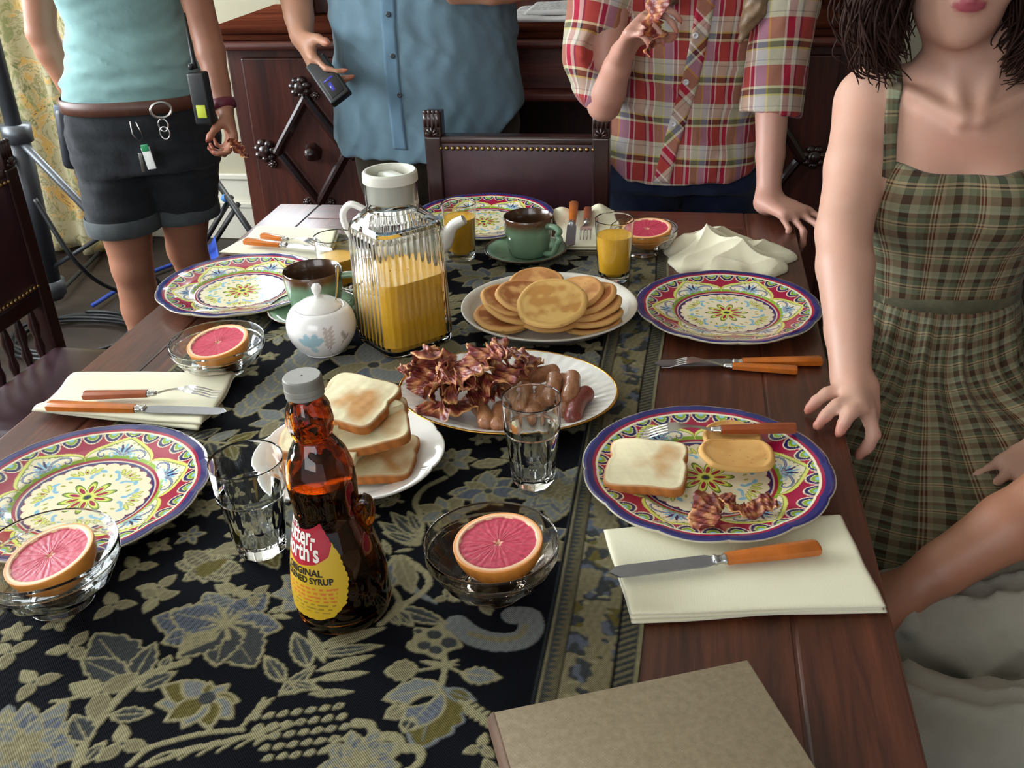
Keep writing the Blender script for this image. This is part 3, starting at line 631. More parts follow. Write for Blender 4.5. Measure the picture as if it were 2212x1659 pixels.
# ------------------------------------------------------------------ water glasses (faceted) and juice glasses
def faceted_glass(R, h, name, label):
    def fr(t, r, z):
        k = min(1, max(0, (h * .66 - z) / (h * .06))); n = 9; a = ((t * n / (2 * PI)) % 1 - .5) * 2 * PI / n
        return 1 - k * .9 * (1 - math.cos(PI / n) / np.cos(a))  * 1.0 if k > 0 and r > R * .4 else np.ones_like(t)
    out = [(.001, .0), (R * .62, .0), (R * .72, .004), (R * .76, .012), (R * .86, h * .45), (R * .925, h * .63), (R * .955, h * .66), (R * .97, h * .72), (R, h * .97), (R * .992, h)]
    inn = [(R * .972, h * .988), (R * .945, h * .72), (R * .90, h * .62), (R * .80, h * .35), (R * .68, .020), (R * .58, .014), (.001, .0125)]
    m = M(); m.lathe(out, 108, fr=lambda t, r, z: fr(t, r, z)); k = len(m.F); 
    m2 = M(); t = np.arange(108) * 2 * PI / 108
    rings = [np.stack([r * fr(t, r, z) * np.cos(t), r * fr(t, r, z) * np.sin(t), z + 0 * t], -1) for r, z in out] + [np.stack([r * np.cos(t), r * np.sin(t), z + 0 * t], -1) for r, z in inn]
    m2.loft(rings, False, False, hold=.0005); o = m2.mk(name, M_glass); return tag(o, label, 'drinking glass', 'empty faceted water glasses')
o = faceted_glass(.0335, .112, 'water_glass', 'empty faceted water glass in front of the sausage platter'); o.location = (-.156, .937, ZR + .0006)
o = faceted_glass(.0375, .113, 'water_glass', 'empty faceted water glass left of the syrup bottle'); o.location = (-.424, .778, ZR + .0006)
def juice_glass(x, y, R, h, lv, label):
    g = thing('juice_glass', label, 'drinking glass', (x, y, ZR + .0006), 0, 'small glasses of orange juice')
    k = .78; out = [(.001, 0), (R * .72, 0), (R * .78, .003), (R * .82, .012), (R * .9, h * .5), (R * .99, h * .98), (R * .985, h)]
    inn = [(R * .95, h * .985), (R * .865, h * .5), (R * .78, .018), (R * .7, .012), (.001, .011)]
    M().lathe(out + inn, 72, hold=.0005).mk('glass_body', M_glass, g)
    f = lambda z: R * (.78 + (.865 - .78) * (z - .018) / (h * .5 - .018)) if z < h * .5 else R * (.865 + (.95 - .865) * (z - h * .5) / (h * .485))
    J = [(.001, .0113), (R * .69, .0123), (R * .775, .0182), (f(h * .5) * .996, h * .5), (f(lv) * .996, lv), (f(lv) * .97, lv - .0006), (.001, lv - .0004)]
    if lv < h * .5: J = [(.001, .0113), (R * .69, .0123), (R * .775, .0182), (f(lv) * .996, lv), (f(lv) * .97, lv - .0006), (.001, lv - .0004)]
    M().lathe(J, 72, hold=.0004).mk('orange_juice', M_juice, g)
juice_glass(-.395, 1.646, .0315, .104, .078, 'glass of orange juice standing right behind the glass pitcher')
juice_glass(-.112, 1.565, .033, .108, .080, 'glass of orange juice in front of the farthest grapefruit bowl')
juice_glass(-.572, 1.480, .0345, .096, .060, 'half hidden glass of orange juice left of the pitcher')
# ------------------------------------------------------------------ glass pitcher of juice
PCX, PCY, PANG = -.408, 1.300, math.radians(47)
def rsq(a, n=240, rc=.32, rib=0.0, k=14):
    t = np.arange(n) * 2 * PI / n; p = 5.0
    r = 1 / (np.abs(np.cos(t)) ** p + np.abs(np.sin(t)) ** p) ** (1 / p); x, y = a * r * np.cos(t), a * r * np.sin(t)
    if rib:
        s = np.where(np.abs(np.cos(t)) > np.abs(np.sin(t)), y, x) / a; m_ = 1 + rib * np.abs(np.cos(PI * 5.5 * s)) * (np.abs(s) < .93); x, y = x * m_, y * m_
    return x, y
def circ_(r, n=240): t = np.arange(n) * 2 * PI / n; return r * np.cos(t), r * np.sin(t)
pt = thing('glass_pitcher', 'square ribbed glass pitcher half full of orange juice', 'pitcher', (PCX, PCY, ZR + .0006), PANG)
ring = lambda xy, z: np.stack([xy[0], xy[1], np.full(len(xy[0]), z)], -1)
def blend(a, r, k): x1, y1 = rsq(a); x2, y2 = circ_(r); return x1 * (1 - k) + x2 * k, y1 * (1 - k) + y2 * k
A = .0585
rg = [ring(rsq(.002), .003), ring(rsq(A * .9), .002), ring(rsq(A * .95), 0), ring(rsq(A * .985), .004), ring(rsq(A), .012)] + [ring(rsq(A * (1 - .006 * k), rib=.03), .018 + .0155 * k) for k in range(11)]
rg += [ring(rsq(A * .935), .182), ring(blend(A * .9, .05, .25), .190), ring(blend(A * .8, .045, .55), .1985), ring(blend(A * .7, .0385, .95), .2065), ring(circ_(.0375), .212), ring(circ_(.0375), .248), ring(circ_(.0383), .252)]
rg += [ring(circ_(.0355), .251), ring(circ_(.0352), .213), ring(blend(A * .67, .036, .9), .2045), ring(blend(A * .77, .043, .5), .1955), ring(rsq(A * .89), .1865), ring(rsq(A * .9), .178), ring(rsq(A * .93), .1), ring(rsq(A * .945), .016), ring(rsq(A * .9), .0085), ring(rsq(.002), .0075)]
M().loft(rg, False, False, hold=.0006).mk('pitcher_body', M_glass, pt)
jr = [ring(rsq(.002), .0080), ring(rsq(A * .895), .0090), ring(rsq(A * .941), .0165)] + [ring(rsq(A * (.941 - .015 * (z - .0165) / .0835)), z) for z in (.04, .07, .1, .112)] + [ring(rsq(A * .90), .1112), ring(rsq(.002), .1112)]
M().loft(jr, False, False, hold=.0005).mk('orange_juice', M_juice, pt)
cp_ = M().lathe([(.001, .236), (.028, .236), (.030, .238), (.0315, .2575), (.033, .2605), (.036, .261), (.0385, .2585), (.039, .252), (.0388, .246), (.0352, .2455), (.0350, .219), (.033, .217), (.001, .217)], 96, hold=.0006).mk('pitcher_lid', mat('lid_plastic', 'd6d4c6', .35), pt)
m = M(); m.box((-.006, -.030, .237), (.020, .030, .2535), .006); m.mk('lid_tab', mat('lid_plastic_pale', 'e4e8dc', .35), cp_)
# ------------------------------------------------------------------ white teapot behind the pitcher
tp = thing('teapot', 'small white ceramic teapot mostly hidden behind the glass pitcher', 'teapot', (-.472, 1.565, ZR + .0006), math.radians(3))
M().lathe([(.001, .003), (.03, .001), (.034, 0), (.036, .004), (.052, .025), (.058, .05), (.054, .075), (.04, .095), (.031, .10), (.029, .097), (.038, .09), (.05, .07), (.053, .05), (.03, .01), (.001, .008)], 72).mk('teapot_body', M_cer, tp)
M().lathe([(.001, .128), (.006, .127), (.008, .122), (.005, .116), (.010, .112), (.024, .107), (.0335, .100), (.033, .0985), (.001, .0985)], 48).mk('teapot_lid', M_cer, tp)
M().tube(spline([(-.043, 0, .088), (-.066, 0, .112), (-.092, 0, .124), (-.108, 0, .108), (-.104, 0, .082), (-.085, 0, .055), (-.054, 0, .04)], 40), .0062, 14).mk('teapot_handle', M_cer, tp)
P_ = spline([(.048, 0, .038), (.068, -.002, .055), (.082, -.003, .085), (.104, -.004, .100)], 24); m = M()
m.tube(P_, np.linspace(.014, .0085, 24), 20, cap=False); m.tube(P_[::-1], np.linspace(.0062, .012, 24), 20, cap=False); m.mk('spout', M_cer, tp)
# ------------------------------------------------------------------ sugar bowl
sb = thing('sugar_bowl', 'round white china sugar bowl painted with pale blue flowers', 'sugar bowl', (-.520, 1.252, ZR + .0006))
prof = [(.001, .003), (.026, .002), (.030, 0), (.031, .002), (.038, .008), (.048, .024), (.0515, .040), (.049, .055), (.043, .066), (.037, .070), (.0345, .0695), (.036, .066), (.045, .05), (.046, .035), (.03, .01), (.001, .008)]
nn = 160; t = np.arange(nn) * 2 * PI / nn; V = []; Cc = []
zz = spline(prof, 120)
for r, z in zz: V.append(np.stack([r * np.cos(t), r * np.sin(t), z + 0 * t], -1))
V = np.array(V); an = (np.arctan2(V[..., 1], V[..., 0]) - math.radians(-67) + PI) % (2 * PI) - PI; u = an * .05; w = V[..., 2]
C = np.broadcast_to(np.array(lin('efeeea')), V.shape).copy(); sel = (np.arange(120) < 76)[:, None] & np.ones_like(u, bool)
def ptl(cx, cy, a, l, wd_, c):
    uu = (u - cx) * math.cos(a) + (w - cy) * math.sin(a); vv = -(u - cx) * math.sin(a) + (w - cy) * math.cos(a); C[sel & (((uu - l / 2) / (l / 2)) ** 2 + (vv / wd_) ** 2 < 1)] = lin(c)
for off in (0, .115, -.115):
    for a in (2.6, 2.0, 1.2, .6): ptl(off - .018, .028, a, .021, .0055, 'a8cbd6')
    ptl(off - .018, .028, -1.2, .014, .005, 'b8d6dc')
    for a, l in ((-1.0, .03), (1.57, .036), (1.3, .02), (1.9, .02)): ptl(off + .008, .016, a, l, .0005, '9c8a86')
    for k in range(5):
        for s_ in (-1, 1): ptl(off + .008, .024 + .006 * k, 1.57 + s_ * .7, .011, .0022, 'c9beb6')
    ptl(off + .026, .02, 1.2, .024, .0006, '9c8a86'); ptl(off + .031, .034, 1.8, .012, .003, 'b9b0a8'); ptl(off + .03, .03, .6, .012, .003, 'b9b0a8')
i = np.arange(120 * nn).reshape(120, nn); i2 = np.roll(i, -1, 1); F = np.stack([i[:-1], i2[:-1], i2[1:], i[1:]], -1).reshape(-1, 4)
M_sug = attr_mat('painted_china', .13, Coat_Weight=.4)
mk('bowl_body', V.reshape(-1, 3), F, M_sug, sb, col=C.reshape(-1, 3))
lid = M().lathe([(.001, .105), (.005, .1045), (.0075, .100), (.0072, .095), (.0045, .090), (.0042, .0865), (.010, .084), (.022, .080), (.0325, .0735), (.0345, .0705), (.033, .069), (.001, .069)], 64).mk('bowl_lid', M_cer, sb)
m = M(); P_ = spline([(.020, .006, .062), (.026, .009, .085), (.030, .012, .115), (.031, .013, .130)], 20); m.tube(P_, np.interp(np.linspace(0, 1, 20), [0, .5, .8, 1], [.0022, .0032, .0062, .0054]), 12, flat=.35); o = m.mk('sugar_spoon', M_chrome); o.location = sb.location; tag(o, 'silver spoon standing upright in the white sugar bowl', 'spoon')
# ------------------------------------------------------------------ green mugs and saucers
def green_mat(name, up):
    n = NT(name); z = n.new('SeparateXYZ', {'Vector': n.coord()}).outputs[2]; nz_ = n.noise(n.coord(), 60, 4)
    n.P(Base_Color=n.ramp(n.math('MULTIPLY_ADD', nz_, .007, n.math('ADD', z, -.0035)), [(0, '5c7660'), (.048, '7c9a7c'), (.056, '66745a'), (.063, '5b3d26'), (.09, '4a2f1e')]) if up else '688c6c', Roughness=.18, Coat_Weight=.4); return n.m
M_mug = green_mat('green_glaze_brown_rim', True); M_mugin = mat('brown_glaze', '4a3322', .2, .15, 60, Coat_Weight=.4); M_sauc = mat('green_glaze', '76967a', .2, .12, 30, Coat_Weight=.4)
def mug(x, y, rot, R, label):
    g = thing('coffee_mug', label, 'mug', (x, y, ZR + .0085), rot, 'green glazed mugs on saucers')
    M().lathe([(.001, .001), (R * .72, .0), (R * .8, .004), (R * .88, .02), (R * .97, .045), (R, .066), (R * .995, .0705), (R * .975, .072)], 64).mk('mug_outside', M_mug, g)
    M().lathe([(R * .975, .072), (R * .945, .0705), (R * .92, .05), (R * .84, .015), (R * .6, .006), (.001, .005)], 64).mk('mug_inside', M_mugin, g)
    m = M(); P_ = spline([(R * .93, 0, .060), (R + .016, 0, .061), (R + .026, 0, .055), (R + .022, 0, .047), (R + .027, 0, .040), (R + .021, 0, .032), (R + .012, 0, .014), (R * .86, 0, .008)], 40)
    m.tube(P_, .0068, 12, flat=.75); m.mk('mug_handle', M_sauc, g)
def saucer(x, y, R, label):
    g = thing('saucer', label, 'saucer', (x, y, ZR + .0006), 0, 'green saucers')
    M().lathe([(.001, .006), (R * .45, .006), (R * .5, .0075), (R * .75, .0105), (R * .955, .016), (R * .955, .0125), (R * .7, .005), (R * .4, .0), (.001, .0015)], 72).mk('saucer_dish', M_sauc, g)
    M().lathe([(R * .95, .0163), (R * .985, .0172), (R, .0160), (R * .985, .0142), (R * .95, .0122)], 72, loop=True).mk('saucer_rim', M_mugin, g)
mug(-.272, 1.655, math.radians(-30), .0440, 'green glazed mug with brown rim in front of the far plate'); saucer(-.279, 1.662, .0755, 'green saucer under the mug in front of the far plate')
mug(-.572, 1.370, math.radians(10), .0465, 'green glazed mug with brown rim left of the glass pitcher'); saucer(-.578, 1.372, .0745, 'green saucer under the mug left of the glass pitcher')
# ------------------------------------------------------------------ white serving plates
def serving(name, label, x, y, Rx, Ry, rot, mt, scal=0, n=96, rim=None, zoff=0, flute=0, wid=.66):
    g = thing(name, label, 'plate', (x, y, ZR + .0006 + zoff), rot); m = M()
    fr = lambda t, r, z: 1 + (scal * (np.abs(np.cos(4 * t)) ** .5 - .6) * max(0, (r - .7) / .3))
    pr = [(.001, .006), (wid * .9, .006), (wid, .0075), (wid + .07, .0125), (.9, .0185), (.985, .0225), (1.0, .0225), (1.0, .0205), (.9, .0145), (wid, .003), (wid * .8, 0), (wid * .76, .002), (.001, .003)]
    t = np.arange(240) * 2 * PI / 240
    rings = [np.stack([Rx * r * fr(t, r, z) * np.cos(t), Ry * r * fr(t, r, z) * np.sin(t), z + flute * np.cos(48 * t) * max(0, min(1, (r - .72) / .1)) * (z > .012)], -1) for r, z in pr]
    m.loft(rings, False, False).mk('plate_body', mt, g)
    if rim: m = M(); m.loft([np.stack([Rx * r * np.cos(t), Ry * r * np.sin(t), z + 0 * t], -1) for r, z in ((.982, .0229), (1.004, .0230), (1.006, .0205), (.985, .0204))], loop=True).mk('gilt_rim', rim, g)
    return g
pp = T(1186, 663, ZT + .02); serving('oval_platter', 'grey white oval platter heaped with pancakes', pp.x, pp.y, .138, .134, math.radians(8), M_cream, wid=.82)
pp2 = T(755, 982, ZT + .02); serving('toast_plate', 'white scalloped plate stacked with toast behind the syrup bottle', pp2.x, pp2.y, .113, .110, math.radians(10), M_cer, scal=.032)
pp3 = T(1096, 846, ZT + .02); serving('meat_platter', 'white gilt edged oval platter of bacon and sausages', pp3.x, pp3.y, .146, .1165, math.radians(-2), M_cer, rim=M_gold, flute=.0004, wid=.72)
# ------------------------------------------------------------------ cutlery
def knife(p, q_, z, label, mh=None, pitch=0.0, blade=.118):
    p = Vector(p); q_ = Vector(q_); a = math.atan2(q_.y - p.y, q_.x - p.x); L = (q_ - p).length
    g = thing('table_knife', label, 'knife', (p.x, p.y, z), (0, pitch, a), 'knives with amber handles'); hl = L - blade
    m = M(); m.loft([[(x, w * cy, h * cz + .006) for cy, cz in ((-1, -.6), (-1, .6), (-.5, 1), (.5, 1), (1, .6), (1, -.6), (.5, -1), (-.5, -1))] for x, w, h in ((0, .0075, .0045), (.003, .0092, .0058), (hl * .5, .0085, .0054), (hl - .002, .0068, .0048), (hl, .0066, .0046))]); m.mk('handle', mh or M_amberh, g, 'auto')
    M().lathe([(.001, 0), (.0062, 0), (.0068, .002), (.005, .004), (.0055, .009), (.0068, .012), (.005, .014), (.001, .014)], 20, X=Matrix.Translation((hl, 0, .006)) @ Matrix.Rotation(PI / 2, 4, 'Y') @ Matrix.Diagonal((.75, 1, 1, 1))).mk('bolster', M_chrome, g)
    m = M(); xs = np.linspace(0, 1, 16); bl = blade - .012; sec = []
    for u in xs:
        top = .0085 * (1 if u > .1 else .6 + 4 * u) ; bot = -.0095 * (1 if u > .05 else .6 + 8 * u); e = max(0, (u - .9) / .1); w0, w1 = bot + e ** 2 * .008, top - e ** 2 * .0085
        sec.append([(hl + .012 + bl * u, w0, .0058), (hl + .012 + bl * u, w1, .0050), (hl + .012 + bl * u, w1, .0068), (hl + .012 + bl * u, w0, .0062)])
    m.loft(sec); m.mk('blade', M_dullsteel, g, False); return g
def fork(p, q_, z, label, mh=None, pitch=0.0, flip=1):
    p = Vector(p); q_ = Vector(q_); a = math.atan2(q_.y - p.y, q_.x - p.x); L = (q_ - p).length
    g = thing('table_fork', label, 'fork', (p.x, p.y, z), (0, pitch, a), 'forks with amber handles'); hl = L - .098
    m = M(); m.loft([[(x, w * cy, h * cz + .006) for cy, cz in ((-1, -.6), (-1, .6), (-.5, 1), (.5, 1), (1, .6), (1, -.6), (.5, -1), (-.5, -1))] for x, w, h in ((0, .0068, .0045), (.003, .0078, .0056), (hl, .006, .0045))]); m.mk('handle', mh or M_redh, g, 'auto')
    M().lathe([(.001, 0), (.0058, 0), (.0062, .002), (.0045, .004), (.005, .009), (.004, .012), (.001, .013)], 20, X=Matrix.Translation((hl, 0, .006)) @ Matrix.Rotation(PI / 2, 4, 'Y') @ Matrix.Diagonal((.75, 1, 1, 1))).mk('bolster', M_chrome, g)
    zf = lambda u: .006 + flip * (.008 * math.sin(PI * min(1, u * 1.15)) - .004 * u); m = M(); sec = []
    for u in np.linspace(0, .62, 22):
        w = np.interp(u, [0, .12, .3, .42, .5, .62], [.004, .0035, .0028, .006, .0105, .0115]); x = hl + .012 + u * .086; z_ = zf(u); sec.append([(x, -w, z_), (x, 0, z_ - .0012 * flip - .0004), (x, w, z_), (x, 0, z_ + .0012 - .001 * flip)])
    m.loft(sec)
    for j in range(4):
        y = (-1.5 + j) * .0062; P_ = [(hl + .012 + u * .086, y * (1 if u > .7 else .97), zf(u)) for u in np.linspace(.6, 1, 10)]; m.tube(P_, np.linspace(.0018, .0009, 10), 8, flat=.6)
    m.mk('tines', M_chrome, g, 'auto'); return g
k_ = lambda a, z: (T(*a, z).x, T(*a, z).y, 0)
NZ = ZT + .0180
knife(k_((105, 880), NZ), k_((490, 893), NZ), NZ - .003, 'amber handled knife on the left folded napkin', blade=.125)
fork(k_((182, 858), NZ), k_((475, 850), NZ), NZ - .003, 'brown handled fork on the left folded napkin')
z0 = ZT + .0008
knife(k_((1775, 779), z0 + .006), k_((1415, 784), z0 + .006), z0, 'amber handled knife on bare wood below the right plate', blade=.122)
fork(k_((1722, 799), z0 + .006), k_((1430, 781), z0 + .006), z0, 'amber handled fork on bare wood below the right plate', M_amberh)
knife(k_((1768, 1187), NZ), k_((1318, 1243), NZ), NZ - .003, 'amber handled knife with broad grey blade on the near right napkin', blade=.118)
fork(k_((1720, 927), ZT + .035), k_((1380, 942), ZT + .02), ZT + .031, 'brown handled fork lying across the near painted plate', pitch=math.radians(3.2))
knife(k_((530, 525), NZ), (-.63, 1.617, 0), NZ - .002, 'amber handled knife on the far left napkin', blade=.11)
fork(k_((567, 513), NZ), (-.652, 1.640, 0), NZ - .002, 'amber handled fork on the far left napkin behind the knife', M_amberh)
knife(k_((1240, 443), NZ), k_((1232, 535), NZ), NZ - .002, 'dark bladed knife on the far middle napkin', blade=.13)
fork(k_((1270, 455), NZ), k_((1264, 518), NZ), NZ - .002, 'red handled fork on the far middle napkin')
# ------------------------------------------------------------------ napkins
n = NT('linen_cloth'); v = n.coord(); wv = n.new('TexWave', {'Vector': v, 'Scale': 300.0, 'Distortion': 2.0}).outputs[1]; n.P(Base_Color=lin('e9e3c6'), Roughness=.8, Sheen_Weight=.2, Subsurface_Weight=.05); n.bump(n.math('ADD', wv, n.noise(v, 90, 4)), .25, .0008); M_linen = n.m
def pad(name, label, cs_, z, layers, amp=.003, seed=1, fn=None, nx=90, ny=60, edge=.006):
    cs_ = [Vector(c) for c in cs_]; m = M(); zc = z; base = sum(cs_, Vector((0, 0))) / 4; rr_ = np.random.RandomState(seed)
    for li, (th_, ins) in enumerate(layers):
        U, W_ = np.meshgrid(np.linspace(0, 1, nx), np.linspace(0, 1, ny)); sh = rr_.uniform(-.006, .006, 4)
        c = [np.array(cs_[k]) + (np.array(base) - np.array(cs_[k])) * ins + sh[k] * np.array([.5, .8]) for k in range(4)]
        P_ = (c[0][None, None] * ((1 - U) * (1 - W_))[..., None] + c[1] * (U * (1 - W_))[..., None] + c[2] * (U * W_)[..., None] + c[3] * ((1 - U) * W_)[..., None])
        V3 = np.dstack([P_, 0 * U]); nz_ = vnoise(V3, 28, seed + li, 3); nb = vnoise(V3, 60, seed + 9 + li, 2)
        P_ = P_ + np.stack([nb, nz_], -1) * .0015
        ed = np.minimum(np.minimum(U, 1 - U) * .22, np.minimum(W_, 1 - W_) * .16); rnd_ = np.sqrt(np.clip(1 - (1 - np.clip(ed / edge, 0, 1)) ** 2, 0, 1))
        mid = zc + th_ / 2 + (amp * (nz_ + .5) * (li + 1) / len(layers)) + (fn(U, W_, P_) if fn else 0); hh = th_ / 2 * rnd_
        top = np.dstack([P_, mid + hh]); bot = np.dstack([P_, mid - hh]); bot[..., 2] = np.maximum(bot[..., 2], z); n_ = nx * ny; F = grid_faces(ny, nx)
        m.add(top.reshape(-1, 3), F[:, ::1].tolist()); m.add(bot.reshape(-1, 3), F[:, ::-1].tolist())
        ii = np.arange(n_).reshape(ny, nx); lp = np.r_[ii[0], ii[1:, -1], ii[-1, -2::-1], ii[-2:0, 0][::1]] if False else np.concatenate([ii[0], ii[1:, -1], ii[-1, -2::-1], ii[-2:0:-1, 0]])
        m.F += [(int(a) + m.n - 2 * n_, int(b) + m.n - 2 * n_, int(b) + m.n - n_, int(a) + m.n - n_) for a, b in zip(np.roll(lp, -1), lp)]
        zc += th_ * .85
    V = np.vstack(m.V); o = mk(name, V - np.array([base.x, base.y, z]), m.F, M_linen); o.location = (base.x, base.y, z)
    return tag(o, label, 'napkin', 'cream linen napkins')
c2 = lambda *a: [(T(*p).x, T(*p).y) for p in a]
pad('napkin', 'cream napkin folded square under the big bladed knife', c2((1308, 1158), (1815, 1130), (1918, 1325), (1365, 1352)), ZT + .0008, [(.0045, .0), (.0045, .015), (.0045, .0)], .0014, 3, edge=.007)
pad('napkin', 'folded cream napkin under a knife and fork on the left edge', c2((165, 822), (512, 822), (435, 940), (72, 905)), ZT + .0008, [(.0045, 0), (.005, .0)], .0012, 5, fn=lambda U, W_, P_: .007 * (np.exp(-((W_ - .12) / .16) ** 2) + np.exp(-((W_ - .92) / .14) ** 2)))
pad('napkin', 'cream napkin under cutlery at the far left table corner', c2((560, 502), (735, 510), (700, 575), (478, 552)), ZT + .0008, [(.005, 0), (.005, .02)], .0012, 7, fn=lambda U, W_, P_: .006 * np.exp(-((W_ - .1) / .14) ** 2))
pad('napkin', 'cream napkin under cutlery between far plate and juice glass', [(-.262, 1.90), (-.135, 1.915), (-.098, 1.705), (-.212, 1.700)], ZT + .0024, [(.004, 0), (.005, .02)], .0012, 9, fn=lambda U, W_, P_: .010 * (np.exp(-((W_ - .02) / .12) ** 2)) * (np.exp(-((U - .15) / .15) ** 2) + 1.6 * np.exp(-((U - .75) / .16) ** 2)))
# crumpled napkin
cen = T(1572, 560); ol = [T(a, b, ZT) for a, b in ((1440, 572), (1452, 540), (1478, 520), (1510, 512), (1560, 515), (1620, 528), (1668, 540), (1708, 545), (1702, 580), (1675, 598), (1600, 603), (1510, 597))]
oa = np.array([math.atan2(p.y - cen.y, p.x - cen.x) for p in ol]); orr = np.array([math.hypot(p.y - cen.y, p.x - cen.x) for p in ol]); od = np.argsort(oa); th = np.linspace(-PI, PI, 260, endpoint=False)
Ro = np.interp(th, np.r_[oa[od] - 2 * PI, oa[od], oa[od] + 2 * PI], np.tile(orr[od], 3)); kk = np.hanning(25); kk /= kk.sum(); Ro = np.convolve(np.r_[Ro[-12:], Ro, Ro[:12]], kk, 'valid') * (1 + .05 * np.sin(th * 7) + .03 * np.sin(th * 13 + 1))
rh = np.linspace(.01, 1, 110); Rh, Th = np.meshgrid(rh, th, indexing='ij'); X = Rh * Ro[None] * np.cos(Th); Y = Rh * Ro[None] * np.sin(Th); n3 = np.stack([X, Y, 0 * X], -1)
w1 = vnoise(n3, 16, 5, 2); w2 = vnoise(n3, 26, 8, 2); rid = lambda v: 1 - np.abs(np.sin(v)) ** .7
fold_ = rid(26 * (X * .35 + Y) + 2.6 * w1) * .55 + rid(34 * (X - .5 * Y) + 2.2 * w2 + 1) * .35 + .25 * rid(60 * (X * .2 - Y) + 3 * w2)
env = np.sqrt(np.clip(1 - Rh ** 3, 0, 1)); Z = env * (.014 + .020 * np.exp(-(((X + .035) / .05) ** 2 + ((Y - .03) / .06) ** 2)) + .034 * fold_ * np.clip(1.15 - Rh * .6, 0, 1)) + .0015 * w2 * env; X = X + .008 * w2 * env; Y = Y + .008 * w1 * env
V = np.stack([X, Y, np.maximum(Z, 0) + .0015], -1).reshape(-1, 3); i_ = np.arange(110 * 260).reshape(110, 260); i2 = np.roll(i_, -1, 1); F = [tuple(f) for f in np.stack([i_[:-1], i_[1:], i2[1:], i2[:-1]], -1).reshape(-1, 4).tolist()] + [tuple(int(x) for x in i_[0])]
V = np.vstack([V, np.stack([X[-1], Y[-1], 0 * X[-1]], -1)]); nb_ = 110 * 260; F += [(nb_ - 260 + k, nb_ + k, nb_ + (k + 1) % 260, nb_ - 260 + (k + 1) % 260) for k in range(260)] + [tuple(range(nb_ + 259, nb_ - 1, -1))]
o = mk('napkin', V, F, M_linen); o.location = (cen.x, cen.y, ZT + .0006); tag(o, 'crumpled cream napkin behind the right painted plate', 'napkin', 'cream linen napkins')
# ------------------------------------------------------------------ syrup bottle
sy = thing('syrup_bottle', 'amber glass syrup bottle with grey cap and yellow label', 'bottle', (-.306, .702, ZR + .0006), (0, math.radians(-2.2), 0))
bp = [(.001, .004), (.036, .003), (.041, .0), (.0445, .004), (.0465, .016), (.0460, .04), (.0425, .065), (.0375, .088), (.0325, .106), (.0300, .118), (.0305, .130), (.0315, .145), (.0308, .160), (.0265, .176), (.0195, .188), (.0168, .194), (.0190, .201), (.0205, .211), (.0195, .222), (.0160, .230), (.0150, .236), (.0150, .246)]
bs = spline(bp, 110); brad = lambda z: float(np.interp(z, bs[:, 1], bs[:, 0]))
fac = lambda t, r, z: 1 + .025 * np.sin(9 * t + z * 90) * (1 if .185 < z < .232 else 0) + .012 * np.sin(5 * t + 1) * (1 if .11 < z < .18 else 0)
m = M(); m.lathe([tuple(p) for p in bs] + [(.0130, .246), (.0130, .236), (.0165, .222), (.0175, .21), (.0145, .194), (.0235, .176), (.0282, .16), (.0288, .145)] + [(brad(z) - .0026, z) for z in (.13, .118, .106, .088, .065, .04, .016)] + [(.038, .007), (.001, .007)], 96, fr=fac)
m.tube(spline([(.026, 0, .115), (.036, .002, .126), (.040, .002, .118), (.038, 0, .104), (.036, 0, .09)], 16), [.006] * 12 + [.004] * 4, 10); m.mk('bottle_body', M_amber, sy)
M().lathe([(.001, .0074), (.0378, .0074)] + [(brad(z) - .0029, z) for z in (.016, .04, .065, .088, .106, .118, .13)] + [(.0284, .145), (.0282, .150), (.027, .1494), (.001, .1494)], 64, fr=fac).mk('syrup', mat('dark_syrup', '160603', .1), sy)
m = M(); nn = 120; t = np.arange(nn) * 2 * PI / nn
rings = [np.stack([r * (1 + kn * .02 * np.cos(60 * t)) * np.cos(t), r * (1 + kn * .02 * np.cos(60 * t)) * np.sin(t), z + 0 * t], -1) for r, z, kn in ((.001, .2535, 0), (.0158, .2535, 0), (.0166, .2525, 0), (.0168, .2505, 1), (.0168, .244, 1), (.0172, .2435, 0), (.0174, .2395, 0), (.0168, .239, 0), (.0170, .2355, 0), (.0160, .235, 0), (.001, .235, 0))]
m.loft(rings, False, False, hold=.0003); m.mk('cap', mat('grey_metal_cap', '85837a', .5, .05, 60, .15, 900), sy)
LC, LW = math.radians(-122), .058           # label centre angle, half width in metres
def lab(u, z, off=.0004): r = brad(z) + off; a = LC + u / .0445; return (r * math.cos(a), r * math.sin(a), z)
us, zs = np.linspace(-LW, LW, 230), np.linspace(.018, .124, 200); U, Z = np.meshgrid(us, zs)
hw = np.interp(Z, [.020, .026, .040, .065, .09, .108, .124], [.014, .032, .045, .0515, .047, .037, .028]); edge_ = hw + .0011 * np.abs(np.sin(Z * 520)) ; top_ = .112 + .006 * (np.abs(U) / .026) ** 2
ins = (np.abs(U) < edge_) & (Z < np.minimum(top_, .123)) & (Z > .0205 + .0008 * np.abs(np.sin(U * 420)) + .012 * (np.abs(U) / .045) ** 4)
C = np.broadcast_to(np.array(lin('c4a023')), (*U.shape, 3)).copy(); rx = np.interp(Z, [.0765, .080, .088, .10, .112, .124], [0, .020, .036, .0415, .037, .030]); C[np.abs(U) < rx] = lin('a8182c')
sm = (Z < .057) & (Z > .030) & (np.abs(U) < hw * .82) & (np.sin(Z * 1500) > .2) & (vnoise(np.stack([U, Z, 0 * U], -1), 900, 3, 2) > -.2); C[sm & (Z > .040)] = lin('c46a28'); C[sm & (Z <= .040)] = lin('8a7428')
V = np.array([lab(u, z) for u, z in zip(U.ravel(), Z.ravel())]); F = grid_faces(200, 230); F = F[ins.ravel()[F].all(1)]
lb_ = mk('label', V, F[:, ::1], attr_mat('paper_label', .45), sy, col=C.reshape(-1, 3))
